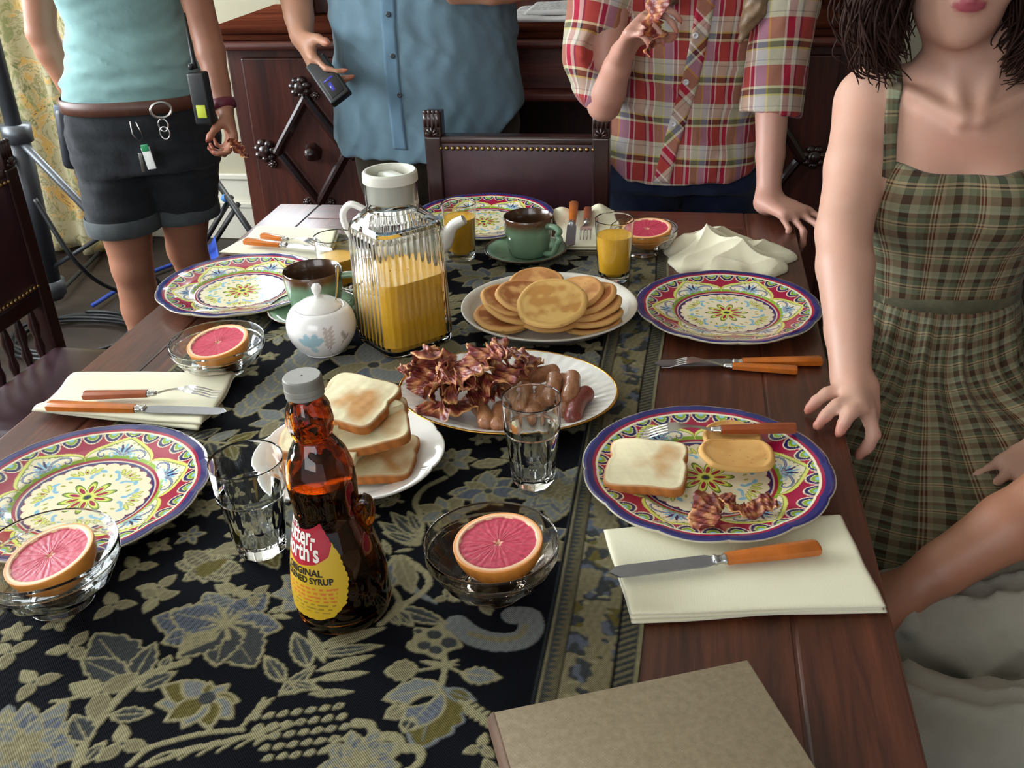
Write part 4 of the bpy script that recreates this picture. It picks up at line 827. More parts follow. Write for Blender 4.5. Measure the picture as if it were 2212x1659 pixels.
def text_geo(s, size, bold=0.0, sx=1.0):
    cu = bpy.data.curves.new('t', 'FONT'); cu.body = s; cu.size = size; cu.offset = bold; cu.align_x = 'CENTER'; cu.resolution_u = 3
    o = bpy.data.objects.new('t', cu); COL.objects.link(o); bpy.context.view_layer.update(); me = bpy.data.meshes.new_from_object(o.evaluated_get(bpy.context.evaluated_depsgraph_get()))
    V = np.array([v.co[:] for v in me.vertices]); F = [tuple(p.vertices) for p in me.polygons]; bpy.data.objects.remove(o); bpy.data.meshes.remove(me); V[:, 0] *= sx; return V, F
M_lw = mat('label_white', 'e6ded2', .5); M_lk = mat('label_black', '1c1a14', .5)
for s, size, u0, z0_, mt, bo, sx in (('Mrs.', .012, -.014, .1120, M_lw, .0002, 1), ('Butter-', .0235, -.005, .0985, M_lw, .0006, .80), ("worth's", .0235, -.003, .0835, M_lw, .0006, .80), ('ORIGINAL', .0092, .004, .0690, M_lk, .0003, 1.1), ('THICKENED SYRUP', .0088, .001, .0610, M_lk, .0003, .95)):
    V, F = text_geo(s, size, bo, sx); m = M(); P_ = [lab(v[0] + u0, v[1] + z0_, .0008) for v in V]; m.add(P_, F); m.mk('label_text', mt, lb_, False)
# ------------------------------------------------------------------ food
def toast_mesh(seed, cut=None, R=.047, th=.0125, brown=.6):
    rr_ = np.random.RandomState(seed); nt = 96; t = np.arange(nt) * 2 * PI / nt
    r = 1 / (np.abs(np.cos(t)) ** 7 + np.abs(np.sin(t)) ** 7) ** (1 / 7); r = r * (1 - .05 * np.exp(-((((t - PI / 2 + PI) % (2 * PI)) - PI) / .3) ** 2) - .07 * np.exp(-(((t % (2 * PI)) - .25) / .16) ** 2) - .07 * np.exp(-((t - PI + .25) / .16) ** 2)); r = r + .012 * np.sin(3 * t + seed) + .006 * np.sin(7 * t + seed)
    rings = []; C = []; L = lambda h: np.array(lin(h)); face, brn, crust = L('f0e4bc'), L('c98a42'), L('b06a2c')
    ks = list(np.linspace(.02, .90, 26)) + [.93, .96]
    def face_c(x, y, s_):
        nz_ = vnoise(np.stack([x, y, 0 * x], -1), 95, seed + s_, 3); d = np.maximum(np.abs(x), np.abs(y)) / R; f_ = np.clip((brown * 1.5 - d * 1.3 + .35 * nz_ + .35 * np.tanh(8 * (x / R - .2 + .6 * s_))) * 1.6, 0, 1) * .85
        c = face * (1 - f_)[:, None] + brn * f_[:, None]; return c * (1 + .05 * vnoise(np.stack([x, y, 0 * x], -1), 900, seed, 2))[:, None]
    for s_ in (0, 1):
        for k in (ks if s_ == 0 else ks[::-1]):
            x, y = R * r * k * np.cos(t), R * r * k * np.sin(t) * 1.02; nz_ = vnoise(np.stack([x, y, 0 * x], -1), 300, seed, 2) * .0004; z = (th / 2 - .0004 * (k < .9) + nz_) * (1 if s_ == 0 else -1)
            rings.append(np.stack([x, y, z], -1)); C.append(face_c(x, y, s_) if k < .95 else np.broadcast_to(crust * .6 + face * .4, (nt, 3)))
        if s_ == 0:
            for kz in (.75, .25, -.25, -.75): rings.append(np.stack([R * r * np.cos(t), R * r * np.sin(t) * 1.02, th / 2 * kz + 0 * t], -1)); C.append(np.broadcast_to(crust, (nt, 3)) * (1 + .15 * np.sin(t * 23 + kz))[:, None])
    V = np.array(rings); V[..., 2] += .002 * np.sin(V[..., 0] * 40 + seed) ; K = len(rings); V = V.reshape(-1, 3); C = np.vstack(C); i = np.arange(K * nt).reshape(K, nt); i2 = np.roll(i, -1, 1)
    F = np.stack([i[:-1], i[1:], i2[1:], i2[:-1]], -1).reshape(-1, 4).tolist(); F = [tuple(f) for f in F] + [tuple(int(x) for x in i[0]), tuple(int(x) for x in i[-1][::-1])]
    if cut is not None:                       # a diagonal half
        d = (V[:, 0] - V[:, 1]) / 1.414; k = d > 0.0; V[k, 0] -= d[k] / 1.414; V[k, 1] += d[k] / 1.414; C[k & (d > .004)] = face * .9
    return V, F, C
M_toast = attr_mat('toasted_bread', .85, .3, 900, .0008, Subsurface_Weight=.05)
TST = [((815, 992), .0085, 6, 0, 0, 1, None, 'toast slice lying lowest at the front of the stack'), ((700, 955), .011, 20, 3, 0, 2, None, 'toast slice sticking out lowest on the left behind the bottle'), ((694, 940), .026, 14, 2, 2, 3, None, 'toast slice resting on the lowest left slice'),
       ((782, 975), .0235, 30, 3, 4, 4, 1, 'cut toast half on the front slice of the stack'), ((780, 955), .038, 52, 4, 3, 5, 1, 'second cut toast half in the middle of the stack'), ((800, 922), .045, 18, 3, -5, 6, None, 'toast slice with its corner out on the right of the stack'),
       ((775, 915), .056, -4, 8, 6, 7, 1, 'cut toast half just under the top slice'), ((762, 870), .066, -13, 6, 3, 8, None, 'golden topmost toast slice of the stack')]
for (px, py), z, a, ax, ay, sd, cut, lb in TST:
    V, F, C = toast_mesh(sd, cut); p = T(px, py, ZR + z + .006); o = mk('toast_slice', V, F, M_toast, col=C); o.location = (p.x, p.y, ZR + z + .006); o.rotation_euler = (math.radians(ax), math.radians(ay), math.radians(a)); tag(o, lb, 'toast', 'toast slices')
V, F, C = toast_mesh(21, None, .0455, .013, .5); p = T(1397, 1010, ZR + .022); o = mk('toast_slice', V, F, M_toast, col=C); o.location = (p.x, p.y, ZR + .0225); o.rotation_euler = (math.radians(4), math.radians(-3), math.radians(-3)); tag(o, 'pale toast slice on the near right painted plate', 'toast', 'toast slices')
def pancake_mesh(seed, R=.052, th=.008, bend=.0, top='d9a862', brn='b5702c'):
    rr_ = np.random.RandomState(seed); nt = 80; t = np.arange(nt) * 2 * PI / nt; a_ = rr_.uniform(0, 6, 4); r = R * (1 + .03 * np.sin(2 * t + a_[0]) + .018 * np.sin(3 * t + a_[1]) + .01 * np.sin(7 * t + a_[2])); L = lambda h: np.array(lin(h)); rings = []; C = []
    for s_, kk in ((1, list(np.linspace(.02, .94, 22)) + [.98, 1.0]), (-1, [1.0, .98] + list(np.linspace(.93, .02, 16)))):
        for k in kk:
            x, y = r * k * np.cos(t), r * k * np.sin(t); e = math.sqrt(max(0, 1 - max(0, (k - .86) / .14) ** 2)); z = s_ * th / 2 * e + bend * ((x / R) ** 2 + .5 * (y / R) * (x / R)) + .0006 * vnoise(np.stack([x, y, 0 * x], -1), 90, seed, 2) + (.0012 * math.exp(-((k - .9) / .06) ** 2) if s_ > 0 else 0)
            rings.append(np.stack([x, y, z], -1)); nz_ = np.clip(.55 + 1.5 * vnoise(np.stack([x, y, 0 * x + s_], -1), 130, seed + 3, 3), 0, 1); f_ = np.where(k < .82, nz_ * (1.0 if s_ < 0 or seed % 3 else .6), 0) + (.35 if .82 < k < .9 else 0)
            c = L(top) * (1 - f_)[:, None] + L(brn) * f_[:, None]; c = c if k < .97 else np.broadcast_to(L('d8a862'), (nt, 3)); c = np.where((vnoise(np.stack([x, y, 0 * x], -1), 1400, seed, 2) > .95)[:, None], c * .6, c); C.append(c)
    V = np.array(rings); K = len(rings); i = np.arange(K * nt).reshape(K, nt); i2 = np.roll(i, -1, 1); F = [tuple(f) for f in np.stack([i[:-1], i[1:], i2[1:], i2[:-1]], -1).reshape(-1, 4).tolist()] + [tuple(int(x) for x in i[0]), tuple(int(x) for x in i[-1][::-1])]
    return V.reshape(-1, 3), F, np.vstack(C)
M_cake = attr_mat('griddled_batter', .75, .3, 600, .0008, Subsurface_Weight=.06)
PK = [((1086, 692), .008, 3, -2, 1, 'lowest pancake at the left front of the platter'), ((1088, 684), .017, 4, 4, 2, 'second pancake up at the left front of the platter'), ((1108, 668), .025, 0, 14, 3, 'pancake folded downwards at the left of the stack'), ((1278, 694), .008, 2, -4, 4, 'lowest pancake at the right front of the platter'), ((1280, 682), .017, -2, -8, 5, 'dark browned pancake second from bottom at right'),
      ((1281, 664), .025, 2, -14, 6, 'pancake third from bottom on the right side'), ((1190, 690), .016, 0, 0, 7, 'pancake hidden low in the middle of the platter'), ((1100, 648), .033, 4, 12, 8, 'brown topped pancake at the upper left of the stack'), ((1160, 612), .024, 10, 4, 9, 'ring browned pancake sticking up at the back of the stack'), ((1272, 645), .033, 6, -16, 10, 'pancake fourth from bottom on the right side'),
      ((1135, 640), .040, 8, 8, 11, 'pancake just left under the top pancake'), ((1240, 635), .039, 12, -10, 12, 'pancake just right under the top pancake'), ((1192, 655), .052, 17, -1, 13, 'big pale topmost pancake of the stack')]
for k, ((px, py), z, ax, ay, sd, lb) in enumerate(PK):
    V, F, C = pancake_mesh(sd, .0545 if k == 12 else .046, .0075, .0, 'dfb56a' if k == 12 else 'd6a060', 'c48c44' if k == 12 else '9c5a22'); p = T(px, py, ZR + z + .008); o = mk('pancake', V, F, M_cake, col=C); o.location = p; o.rotation_euler = (math.radians(ax), math.radians(ay), sd * .9 * 0); tag(o, lb, 'pancake', 'pancakes')
for k, ((px, py), z, R, lb) in enumerate((((1592, 985), .026, .042, 'bitten pancake lying under the fork on the near plate'), ((1580, 948), .019, .036, 'second pancake peeking out behind the fork on the near plate'))):
    V, F, C = pancake_mesh(31 + k, R, .007, .003, 'd6a45e', 'cb9650'); 
    if k == 0: V[:, 1] = np.where(V[:, 1] < -.6 * R, -.6 * R + (V[:, 1] + .6 * R) * .25, V[:, 1]); V[:, 1] = np.where(V[:, 1] > .62 * R, .62 * R + (V[:, 1] - .62 * R) * .2, V[:, 1])
    p = T(px, py, ZR + z); o = mk('pancake', V, F, M_cake, col=C); o.location = p; o.rotation_euler = (math.radians(3), math.radians(2), .1); tag(o, lb, 'pancake', 'pancakes')
# sausages
def saus_mat(name, a, b): n = NT(name); v = n.coord(); n.P(Base_Color=n.ramp(n.noise(v, 55, 5, .7), [(.3, a), (.55, b), (.75, a)]), Roughness=.35, Coat_Weight=.3, Subsurface_Weight=.1, Subsurface_Radius=(.004, .002, .001)); n.bump(n.noise(v, 160, 5), .8, .002); return n.m
M_sa = saus_mat('browned_sausage', '8a5034', 'b07a52'); M_sb = saus_mat('red_sausage', '5c1c14', '85352a')
def sausage(a, b, z1, z2, label, mt=None, bend=.004, r=.0105):
    A_ = T(a[0] / 4.61 + 860, a[1] / 4.61 + 720, ZR + z1); B_ = T(b[0] / 4.61 + 860, b[1] / 4.61 + 720, ZR + z2); c = (A_ + B_) / 2; d = B_ - A_; d = d.normalized() * max(.058, min(d.length, .082)); n_ = Vector((-d.y, d.x, 0)).normalized()
    t = np.linspace(0, 1, 30); P_ = [tuple((-d / 2 + d * u + n_ * bend * math.sin(PI * u))) for u in t]; s = np.minimum(t, 1 - t) * d.length; rad = r * np.sqrt(np.clip(1 - (1 - np.clip(s / (r * .9), 0, 1)) ** 2, .02, 1)) * (1 + .05 * np.sin(t * 9 + a[0]))
    o = M().tube(P_, rad, 20).mk('sausage', mt or M_sa); o.location = c; tag(o, label, 'sausage', 'sausages on the meat platter')
SG = [((780, 700), (890, 930), .017, .017, 'sausage at the front left beside the bacon'), ((1010, 730), (975, 930), .017, .017, 'sausage lying just left of the water glass'), ((1250, 540), (1190, 740), .026, .020, 'tilted sausage seen through the left of the water glass'), ((1340, 640), (1320, 860), .018, .018, 'sausage seen through the middle of the water glass'),
      ((1560, 410), (1480, 690), .036, .026, 'upright sausage at the right rim of the water glass'), ((1730, 400), (1680, 690), .034, .026, 'pale sausage standing second from the right end'), ((1905, 570), (1740, 880), .022, .020, 'dark red shiny sausage at the right end'), ((1330, 450), (1500, 400), .022, .024, 'sausage lying crosswise behind the others'),
      ((1010, 560), (1110, 640), .026, .022, 'sausage tucked under the right edge of the bacon'), ((1800, 560), (1660, 800), .016, .016, 'sausage hidden beside the dark red one'), ((1280, 330), (1200, 470), .036, .024, 'sausage behind the bacon at the platter middle'), ((1440, 560), (1360, 760), .018, .018, 'sausage seen through the right of the water glass'), ((1640, 440), (1560, 680), .018, .018, 'low sausage behind the two upright ones')]
for a, b, z1, z2, lb in SG: sausage(a, b, z1, z2, lb, M_sb if 'dark red shiny' in lb else None, -.006 if 'dark red' in lb else .003, .0112)
# bacon
M_bacon = attr_mat('fried_bacon', .45, .6, 350, .0012, Coat_Weight=.10, Subsurface_Weight=.12, Subsurface_Radius=(.004, .0015, .001))
def bacon_mesh(path, w, seed, ruf=.005, th=.0016, pale=0.0):
    rr_ = np.random.RandomState(seed); P_ = spline(path, 110); n1, n2 = 110, 13; tg = np.gradient(P_, axis=0); tg /= np.linalg.norm(tg, axis=1)[:, None] + 1e-9; s = np.linspace(0, 1, n1); v = np.linspace(-1, 1, n2); ph = rr_.uniform(0, 6.28, 6)
    V = np.zeros((n1, n2, 3)); tw = .30 * np.sin(s * 6 + ph[0]) + .18 * np.sin(s * 13 + ph[1])
    for i in range(n1):
        sd = np.cross(tg[i], (0, 0, 1)); sd /= np.linalg.norm(sd) + 1e-9; up = np.cross(sd, tg[i]); sd2 = sd * math.cos(tw[i]) + up * math.sin(tw[i]); up2 = -sd * math.sin(tw[i]) + up * math.cos(tw[i]); ww = w / 2 * (1 + .15 * math.sin(s[i] * 13 + ph[2])) * min(1, (.80 + min(s[i], 1 - s[i]) * 5))
        for j in range(n2): e = v[j]; V[i, j] = P_[i] + sd2 * e * ww * (1 + .06 * math.sin(s[i] * 60 + e * 3)) + up2 * (ruf * (.3 + .7 * abs(e)) * math.sin(s[i] * 24 + ph[3] + e * 2.4) + .0012 * math.sin(s[i] * 46 + e * 4 + ph[0]) + .0006 * math.sin(s[i] * 90 - e * 6))
    L = lambda h: np.array(lin(h)); q_ = v[None, :] + .28 * np.sin(s * 9 + ph[4])[:, None] + .12 * np.sin(s * 31)[:, None]; f_ = np.sin(q_ * 5.2 + ph[5]) + .5 * vnoise(V, 260, seed, 3)
    fat, meat, dark = L('b87c4e'), L('92442f'), L('702a26'); C = np.where((f_ > .62)[..., None], fat, np.where((f_ > -.45)[..., None], meat, dark)); C = np.where((np.abs(v)[None, :] > .86)[..., None] & (f_ > -.2)[..., None], L('d09a60'), C)
    C = C * (1 - pale) + L('d8907a') * pale; C = np.clip(C * (1 + .25 * vnoise(V, 500, seed + 2, 2))[..., None], 0, 1); lo = V.copy(); lo[..., 2] -= th
    m = M(); F = grid_faces(n1, n2); N_ = n1 * n2; ii = np.arange(N_).reshape(n1, n2); lp = np.concatenate([ii[0], ii[1:, -1], ii[-1, -2::-1], ii[-2:0:-1, 0]]); Fs = F.tolist() + (F[:, ::-1] + N_).tolist() + [(int(a), int(b), int(b) + N_, int(a) + N_) for a, b in zip(np.roll(lp, -1), lp)]
    return np.vstack([V.reshape(-1, 3), lo.reshape(-1, 3)]), [tuple(f) for f in Fs], np.vstack([C.reshape(-1, 3)] * 2)
def bacon(path, w, seed, label, group='bacon strips heaped on the platter', **k):
    V, F, C = bacon_mesh(path, w, seed, **k); b = V.mean(0); o = mk('bacon_strip', V - b, F, M_bacon, col=C); o.location = b; return tag(o, label, 'bacon', group)
Q = lambda x, y, z: tuple(T(860 + x / 4.61, 720 + y / 4.61, ZR + z))
BK = [([(250, 700, .018), (400, 770, .022), (520, 720, .030), (700, 700, .024), (770, 640, .030)], .032, 'tan edged bacon strip at the lower front of the heap'), ([(240, 600, .020), (270, 480, .030), (330, 330, .044), (300, 200, .056)], .032, 'bacon strip climbing the left side of the heap'),
      ([(160, 330, .030), (230, 230, .050), (290, 180, .066), (380, 200, .060)], .030, 'bacon curl at the upper left tip of the heap'), ([(300, 560, .034), (420, 470, .048), (560, 400, .050), (640, 300, .050)], .032, 'purplish bacon strip folded over the left middle'), ([(430, 640, .034), (560, 560, .044), (720, 500, .048), (860, 440, .048)], .034, 'wide bacon strip across the middle of the heap'),
      ([(640, 480, .050), (740, 380, .058), (820, 270, .064), (880, 150, .072)], .032, 'bacon strip rising towards the top middle'), ([(820, 520, .046), (960, 470, .052), (1060, 400, .054), (1110, 330, .056)], .034, 'bacon strip with tan ripple right of centre'), ([(860, 300, .062), (960, 180, .076), (1030, 130, .080), (1100, 190, .070)], .028, 'crisp red bacon peak at the top of the heap'),
      ([(1050, 260, .060), (1150, 200, .066), (1230, 210, .060), (1290, 260, .050)], .026, 'orange tinted bacon end at the upper right'), ([(1130, 420, .044), (1220, 330, .048), (1310, 230, .050), (1380, 290, .034)], .020, 'thin dark bacon tail hanging off the right side'), ([(700, 640, .030), (820, 600, .034), (950, 560, .036), (1050, 520, .040)], .030, 'bacon strip along the lower right of the heap'),
      ([(380, 330, .050), (470, 260, .060), (540, 300, .056), (590, 370, .048)], .030, 'pale curled bacon strip at the upper left'), ([(520, 480, .050), (640, 400, .058), (760, 330, .060), (860, 380, .054)], .032, 'brown bacon strip on top of the middle'), ([(330, 600, .040), (380, 520, .052), (470, 540, .048), (600, 600, .040)], .030, 'dark purple bacon strip at the front left'), ([(60, 400, .026), (120, 350, .030), (200, 340, .036)], .022, 'pale bacon end on the left rim of the platter')]
for k, (pth, w, lb) in enumerate(BK): bacon([Q(*p) for p in pth], w * 1.4, 40 + k, lb, pale=.15 if 'pale' in lb else .0, ruf=.0042)
Q2 = lambda x, y, z: tuple(T(1200 + x / 3.16, 820 + y / 3.16, ZR + z))
bacon([Q2(1015, 1000, .024), Q2(1020, 900, .026), Q2(1040, 830, .028), Q2(1160, 790, .026)], .030, 71, 'folded bacon strip on the near plate, left of the two', 'bacon on the near plate', ruf=.002)
bacon([Q2(1150, 780, .030), Q2(1220, 860, .026), Q2(1330, 890, .024), Q2(1420, 840, .026), Q2(1510, 825, .026)], .022, 72, 'curled bacon strip on the near plate, right of the two', 'bacon on the near plate', ruf=.002)
# ------------------------------------------------------------------ book at the front
bk = thing('book', 'worn grey brown cloth bound book at the near table edge', 'book', (-.131, .565, ZR + .0005), math.radians(23))
n = NT('book_cloth'); v = n.coord(); c = n.mix(n.ramp(n.noise(v, 160, 2), [(.3, (0, 0, 0)), (.7, (1, 1, 1))]), '827258', '94846a'); n.P(Base_Color=c, Roughness=.75); n.bump(n.new('TexWave', {'Vector': v, 'Scale': 350.0, 'Distortion': 3.0}).outputs[1], .3, .0006); M_book = n.m
BW_, BL_, BT = .222, .30, .026
m = M(); m.box((-.002, -BL_, BT - .003), (BW_, 0, BT), .0025); m.mk('front_cover', M_book, bk); m = M(); m.box((-.002, -BL_, 0), (BW_, 0, .003), .001); m.mk('back_cover', M_book, bk)
m = M(); t = np.linspace(-PI / 2, PI / 2, 14); m.loft([[(-.001 - .006 * math.cos(a), y, BT / 2 + BT / 2 * math.sin(a)) for a in t] + [(.001, y, BT - .002), (.001, y, .002)] for y in (-BL_, 0)]); m.mk('spine', mat('worn_spine', '5e4430', .7, .3, 60), bk)
m = M(); m.box((.001, -BL_ + .004, .003), (BW_ - .005, -.004, BT - .003)); m.mk('page_block', mat('aged_paper', 'b9a888', .85, .1, 90), bk, False)
# ------------------------------------------------------------------ carved cabinet behind the table
CX0, CX1, CY0, CY1, CZ = -1.255, .40, 2.62, 3.08, 1.03
cb = thing('cabinet', 'tall dark carved wooden sideboard with diamond panel behind the people', 'cabinet', ((CX0 + CX1) / 2, (CY0 + CY1) / 2, 0))
def cab(n_, mt, *bx, bev=.004, par=cb):
    m = M()
    for a, b in bx: m.box(a, b, bev)
    return m.mk(n_, mt, par, False, rel=True)
M_top = wood('worktop_wood', '3a1a12', '5e3222', .95, 0, .8, 0); M_top.node_tree.nodes['Principled BSDF'].inputs['Specular IOR Level'].default_value = 0
cab('worktop', M_top, ((CX0 - .035, CY0 - .04, CZ - .016), (CX1 + .035, CY1, CZ)), ((CX0 - .028, CY0 - .033, CZ - .034), (CX1 + .028, CY1, CZ - .014)), bev=.007)
cab('cornice', M_cabx, ((CX0 - .05, CY0 - .055, CZ - .056), (CX1 + .05, CY1, CZ - .034)), bev=.010)
cab('left_pedestal', M_cab, ((CX0, CY0, .06), (-.80, CY1 - .01, CZ - .05)))
cab('right_pedestal', M_cab, ((-.02, CY0, .06), (CX1, CY1 - .01, CZ - .05)))
cab('drawer', M_cabx, ((-.795, CY0 + .01, .862), (-.025, CY1 - .02, CZ - .052))); cab('ledge', M_cabx, ((-.81, CY0 - .03, .836), (-.01, CY1 - .02, .862)), bev=.009)
cab('back_panel', M_cab, ((-.80, CY1 - .06, .06), (-.02, CY1 - .02, .84))); cab('plinth', M_cab, ((CX0 - .02, CY0 - .02, 0), (CX1 + .02, CY1, .075)), bev=.01)
cab('hutch', M_cab, ((CX0 + .14, CY0 + .22, CZ), (CX1 - .13, CY1 - .02, 1.62))); cab('hutch_post', M_cabx, ((CX0 + .13, CY0 + .17, CZ), (CX0 + .19, CY0 + .23, 1.62)), bev=.008); cab('hutch_post', M_cabx, ((CX1 - .19, CY0 + .17, CZ), (CX1 - .13, CY0 + .23, 1.62)), bev=.008)
cab('hutch_top', M_cabx, ((CX0 + .10, CY0 + .15, 1.62), (CX1 - .10, CY1, 1.67)), bev=.012)
def door(cx, dz, name='carved_door'):
    f = cab(name, M_cab, ((cx - .175, CY0 - .014, .12), (cx + .175, CY0, .95)), bev=.005)
    dz_, hx, hz = dz, .105, .150; y = CY0 - .022
    def bar(p, q_, nm='diamond_moulding'):
        p, q_ = np.array(p), np.array(q_); m = M(); d = (q_ - p) / np.linalg.norm(q_ - p); nn = np.array([-d[2], 0, d[0]])
        rings = [[p_ + nn * o + np.array([0, -h_, 0]) for o, h_ in ((-.013, -.01), (-.013, .004), (-.006, .012), (.002, .014), (.010, .006), (.013, -.01))] for p_ in (p - d * .004, q_ + d * .004)]
        o = m.loft(rings).mk(nm, M_carve, f, False, rel=True)
    L_, R_, T_, B_ = (cx - hx, y, dz_), (cx + hx, y, dz_), (cx, y, dz_ + hz), (cx, y, dz_ - hz)
    bar(L_, T_); bar(T_, R_); bar((cx - hx + .012, y, dz_ - .012), (cx - .006, y, dz_ - hz + .01)); bar((cx + hx - .012, y, dz_ - .012), (cx + .006, y, dz_ - hz + .01))
    m = M(); t = np.linspace(0, 1, 40)
    m.lathe([(.001, .038), (.010, .036), (.018, .028), (.021, .016), (.024, .006), (.026, 0)], 40, X=Matrix.Translation((cx, y + .006, dz_)) @ Matrix.Rotation(PI / 2, 4, 'X'), fr=lambda t, r, z: 1 + .06 * np.sin(6 * t + z * 220)); m.mk('carved_boss', M_carve, f, rel=True)
    def rose(px_, pz_, r, sd):
        m = M(); rr_ = np.random.RandomState(sd); m.ball((px_, y, pz_), r * .55, 10, (1, .7, 1))
        for k in range(7): a = k * .9 + sd; m.ball((px_ + r * .62 * math.cos(a), y + .003, pz_ + r * .62 * math.sin(a)), r * (.36 + .1 * rr_.rand()), 8, (1, .8, .8))
        m.mk('carved_leaf', M_carve, f, rel=True)
    rose(cx - hx - .035, dz_ + .002, .036, 1); rose(cx + hx + .03, dz_ + .002, .034, 2); rose(cx - .012, dz_ + hz + .028, .032, 3); rose(cx, dz_ - hz - .022, .026, 4); rose(cx - .035, dz_ - hz + .004, .014, 5); rose(cx + .035, dz_ - hz + .006, .014, 6); rose(cx - hx - .018, dz_ - .035, .014, 7); rose(cx + .03, dz_ + hz + .006, .012, 8)
door(-1.035, .695); door(.19, .695)
# newspapers on the cabinet
npm = attr_mat('newsprint', .8)
for k, (x0, x1, y0, y1, z, lb, sd) in enumerate(((-.475, -.175, 2.63, 2.86, .0, 'folded white newspaper on the cabinet top, lower of two', 1), (-.430, -.19, 2.66, 2.86, .013, 'loosely folded white newspaper on top of the other', 2))):
    m = M(); xs = np.linspace(x0, x1, 50); rings = []
    nx_, ny_ = 120, 40; X, Y = np.meshgrid(np.linspace(x0, x1, nx_), np.linspace(y0, y1, ny_)); th_ = .013 - .004 * k
    zt = CZ + z + th_ + .006 * np.exp(-((X - x0 - .07) / .06) ** 2) * (k == 1) + .002 * np.sin(X * 40 + k); e_ = np.minimum(np.minimum(X - x0, x1 - X), np.minimum(Y - y0, y1 - Y)); zt = zt - .004 * np.exp(-e_ / .004)
    C = np.broadcast_to(np.array(lin('e8e8e6')), (ny_, nx_, 3)).copy(); tx = (np.sin(Y * 700) > .3) & (vnoise(np.stack([X, Y, 0 * X], -1), 500, sd, 2) > .1) & (e_ > .012); C[tx] = lin('8f8f90'); zb = np.full_like(zt, CZ + z + .0005)
    C2 = np.broadcast_to(np.array(lin('d8d6d2')), (ny_, nx_, 3)).copy(); F = grid_faces(ny_, nx_); N_ = nx_ * ny_; ii = np.arange(N_).reshape(ny_, nx_); lp = np.concatenate([ii[0], ii[1:, -1], ii[-1, -2::-1], ii[-2:0:-1, 0]])
    Fs = [tuple(f) for f in F.tolist()] + [tuple(f) for f in (F[:, ::-1] + N_).tolist()] + [(int(a), int(b), int(b) + N_, int(a) + N_) for a, b in zip(np.roll(lp, -1), lp)]
    o = mk('newspaper', np.vstack([np.dstack([X, Y, zt]).reshape(-1, 3), np.dstack([X, Y, zb]).reshape(-1, 3)]), Fs, npm, col=np.vstack([C.reshape(-1, 3), C2.reshape(-1, 3)])); tag(o, lb, 'newspaper', 'newspapers on the cabinet')
# ------------------------------------------------------------------ leather chairs
M_leather = mat('burgundy_leather', '3c2028', .32, .18, 30, .25, 300, Coat_Weight=.25, Coat_Roughness=.3); M_brass = mat('brass_nail', '9a7f52', .3, Metallic=1.0)
def chair(name, label, loc, rot):
    g = thing(name, label, 'chair', loc, rot, 'carved leather dining chairs'); w, d = .18, .44
    m = M(); X, Y = np.meshgrid(np.linspace(-w - .012, w + .012, 40), np.linspace(0, d, 40)); e_ = np.minimum(np.minimum(X + w + .012, w + .012 - X), np.minimum(Y, d - Y)); Z = .455 + .032 * np.sqrt(np.clip(1 - (1 - np.clip(e_ / .05, 0, 1)) ** 2, 0, 1)) + .006 * np.cos(X * 6)
    F = grid_faces(40, 40); m.add(np.dstack([X, Y, Z]).reshape(-1, 3), F.tolist()); m.box((-w - .012, 0, .42), (w + .012, d, .4555), .006); m.mk('seat', M_leather, g)
    for s_ in (-1, 1):
        m = M(); m.box((s_ * w - .018, -.012, 0), (s_ * w + .018, .028, .885), .004); pst = m.mk('back_post', M_carve, g, False)
        m = M()
        for k in range(4): m.tube([(s_ * w - .0135 + k * .009, +.022, .905), (s_ * w - .0135 + k * .009, +.022, .935)], .0052, 10); m.ball((s_ * w - .0135 + k * .009, +.022, .936), .0055, 8)
        m.box((s_ * w - .019, -.016, .883), (s_ * w + .019, .026, .935), .003)
        for k in range(5): a = PI * (k + .5) / 5; m.tube([(s_ * w, .028, .888), (s_ * w + .014 * math.cos(a), .030, .888 + .018 * math.sin(a))], [.002, .0035], 8)
        m.mk('finial', M_carve, pst)
        M().lathe([(.02, 0), (.024, .03), (.016, .05), (.022, .12), (.026, .22), (.018, .30), (.026, .34), (.018, .36), (.024, .38), (.024, .43)], 20, (s_ * (w - .004), d - .03, 0), cap0=True).mk('leg', M_carve, g)
    m = M(); m.box((-w + .01, -.010, .62), (w - .01, .022, .878), .008); m.mk('back_panel', M_leather, g); m = M(); m.box((-w + .01, -.014, .868), (w - .01, .024, .885), .005); m.mk('top_rail', M_carve, g)
    m = M(); m.box((-w + .01, -.008, .585), (w - .01, .018, .622), .005); m.mk('lower_rail', M_carve, g)
    for k in range(7):
        x = -w + .04 + k * (2 * w - .08) / 6; M().lathe([(.006, .47), (.011, .50), (.007, .52), (.012, .55), (.006, .585)], 12, (x, .006, 0)).mk('spindle', M_carve, g)
    for z, yy in ((.14, d - .03), (.2, .01)): m = M(); m.tube([(-w, yy, z), (-.06, yy, z), (-.03, yy, z), (.03, yy, z), (.06, yy, z), (w, yy, z)], [.011, .011, .018, .018, .011, .011], 14); m.mk('stretcher', M_carve, g)
    n0 = None
    for zz_ in (.860, .632):
        for k in range(26):
            x = -w + .016 + k * (2 * w - .032) / 25
            if n0 is None: m = M(); m.ball((0, 0, 0), .0048, 7); n0 = m.mk('nail', M_brass, g); o = n0
            else: o = dup(n0, parent=g)
            o.location = (x, .0235, zz_)
    return g
chair('dining_chair', 'leather backed chair with brass nails at the far table end', (-.356, 2.06, 0), PI)
chair('dining_chair', 'leather seated chair at the left table side catching window light', (-1.375, 1.58, 0), -PI / 2)
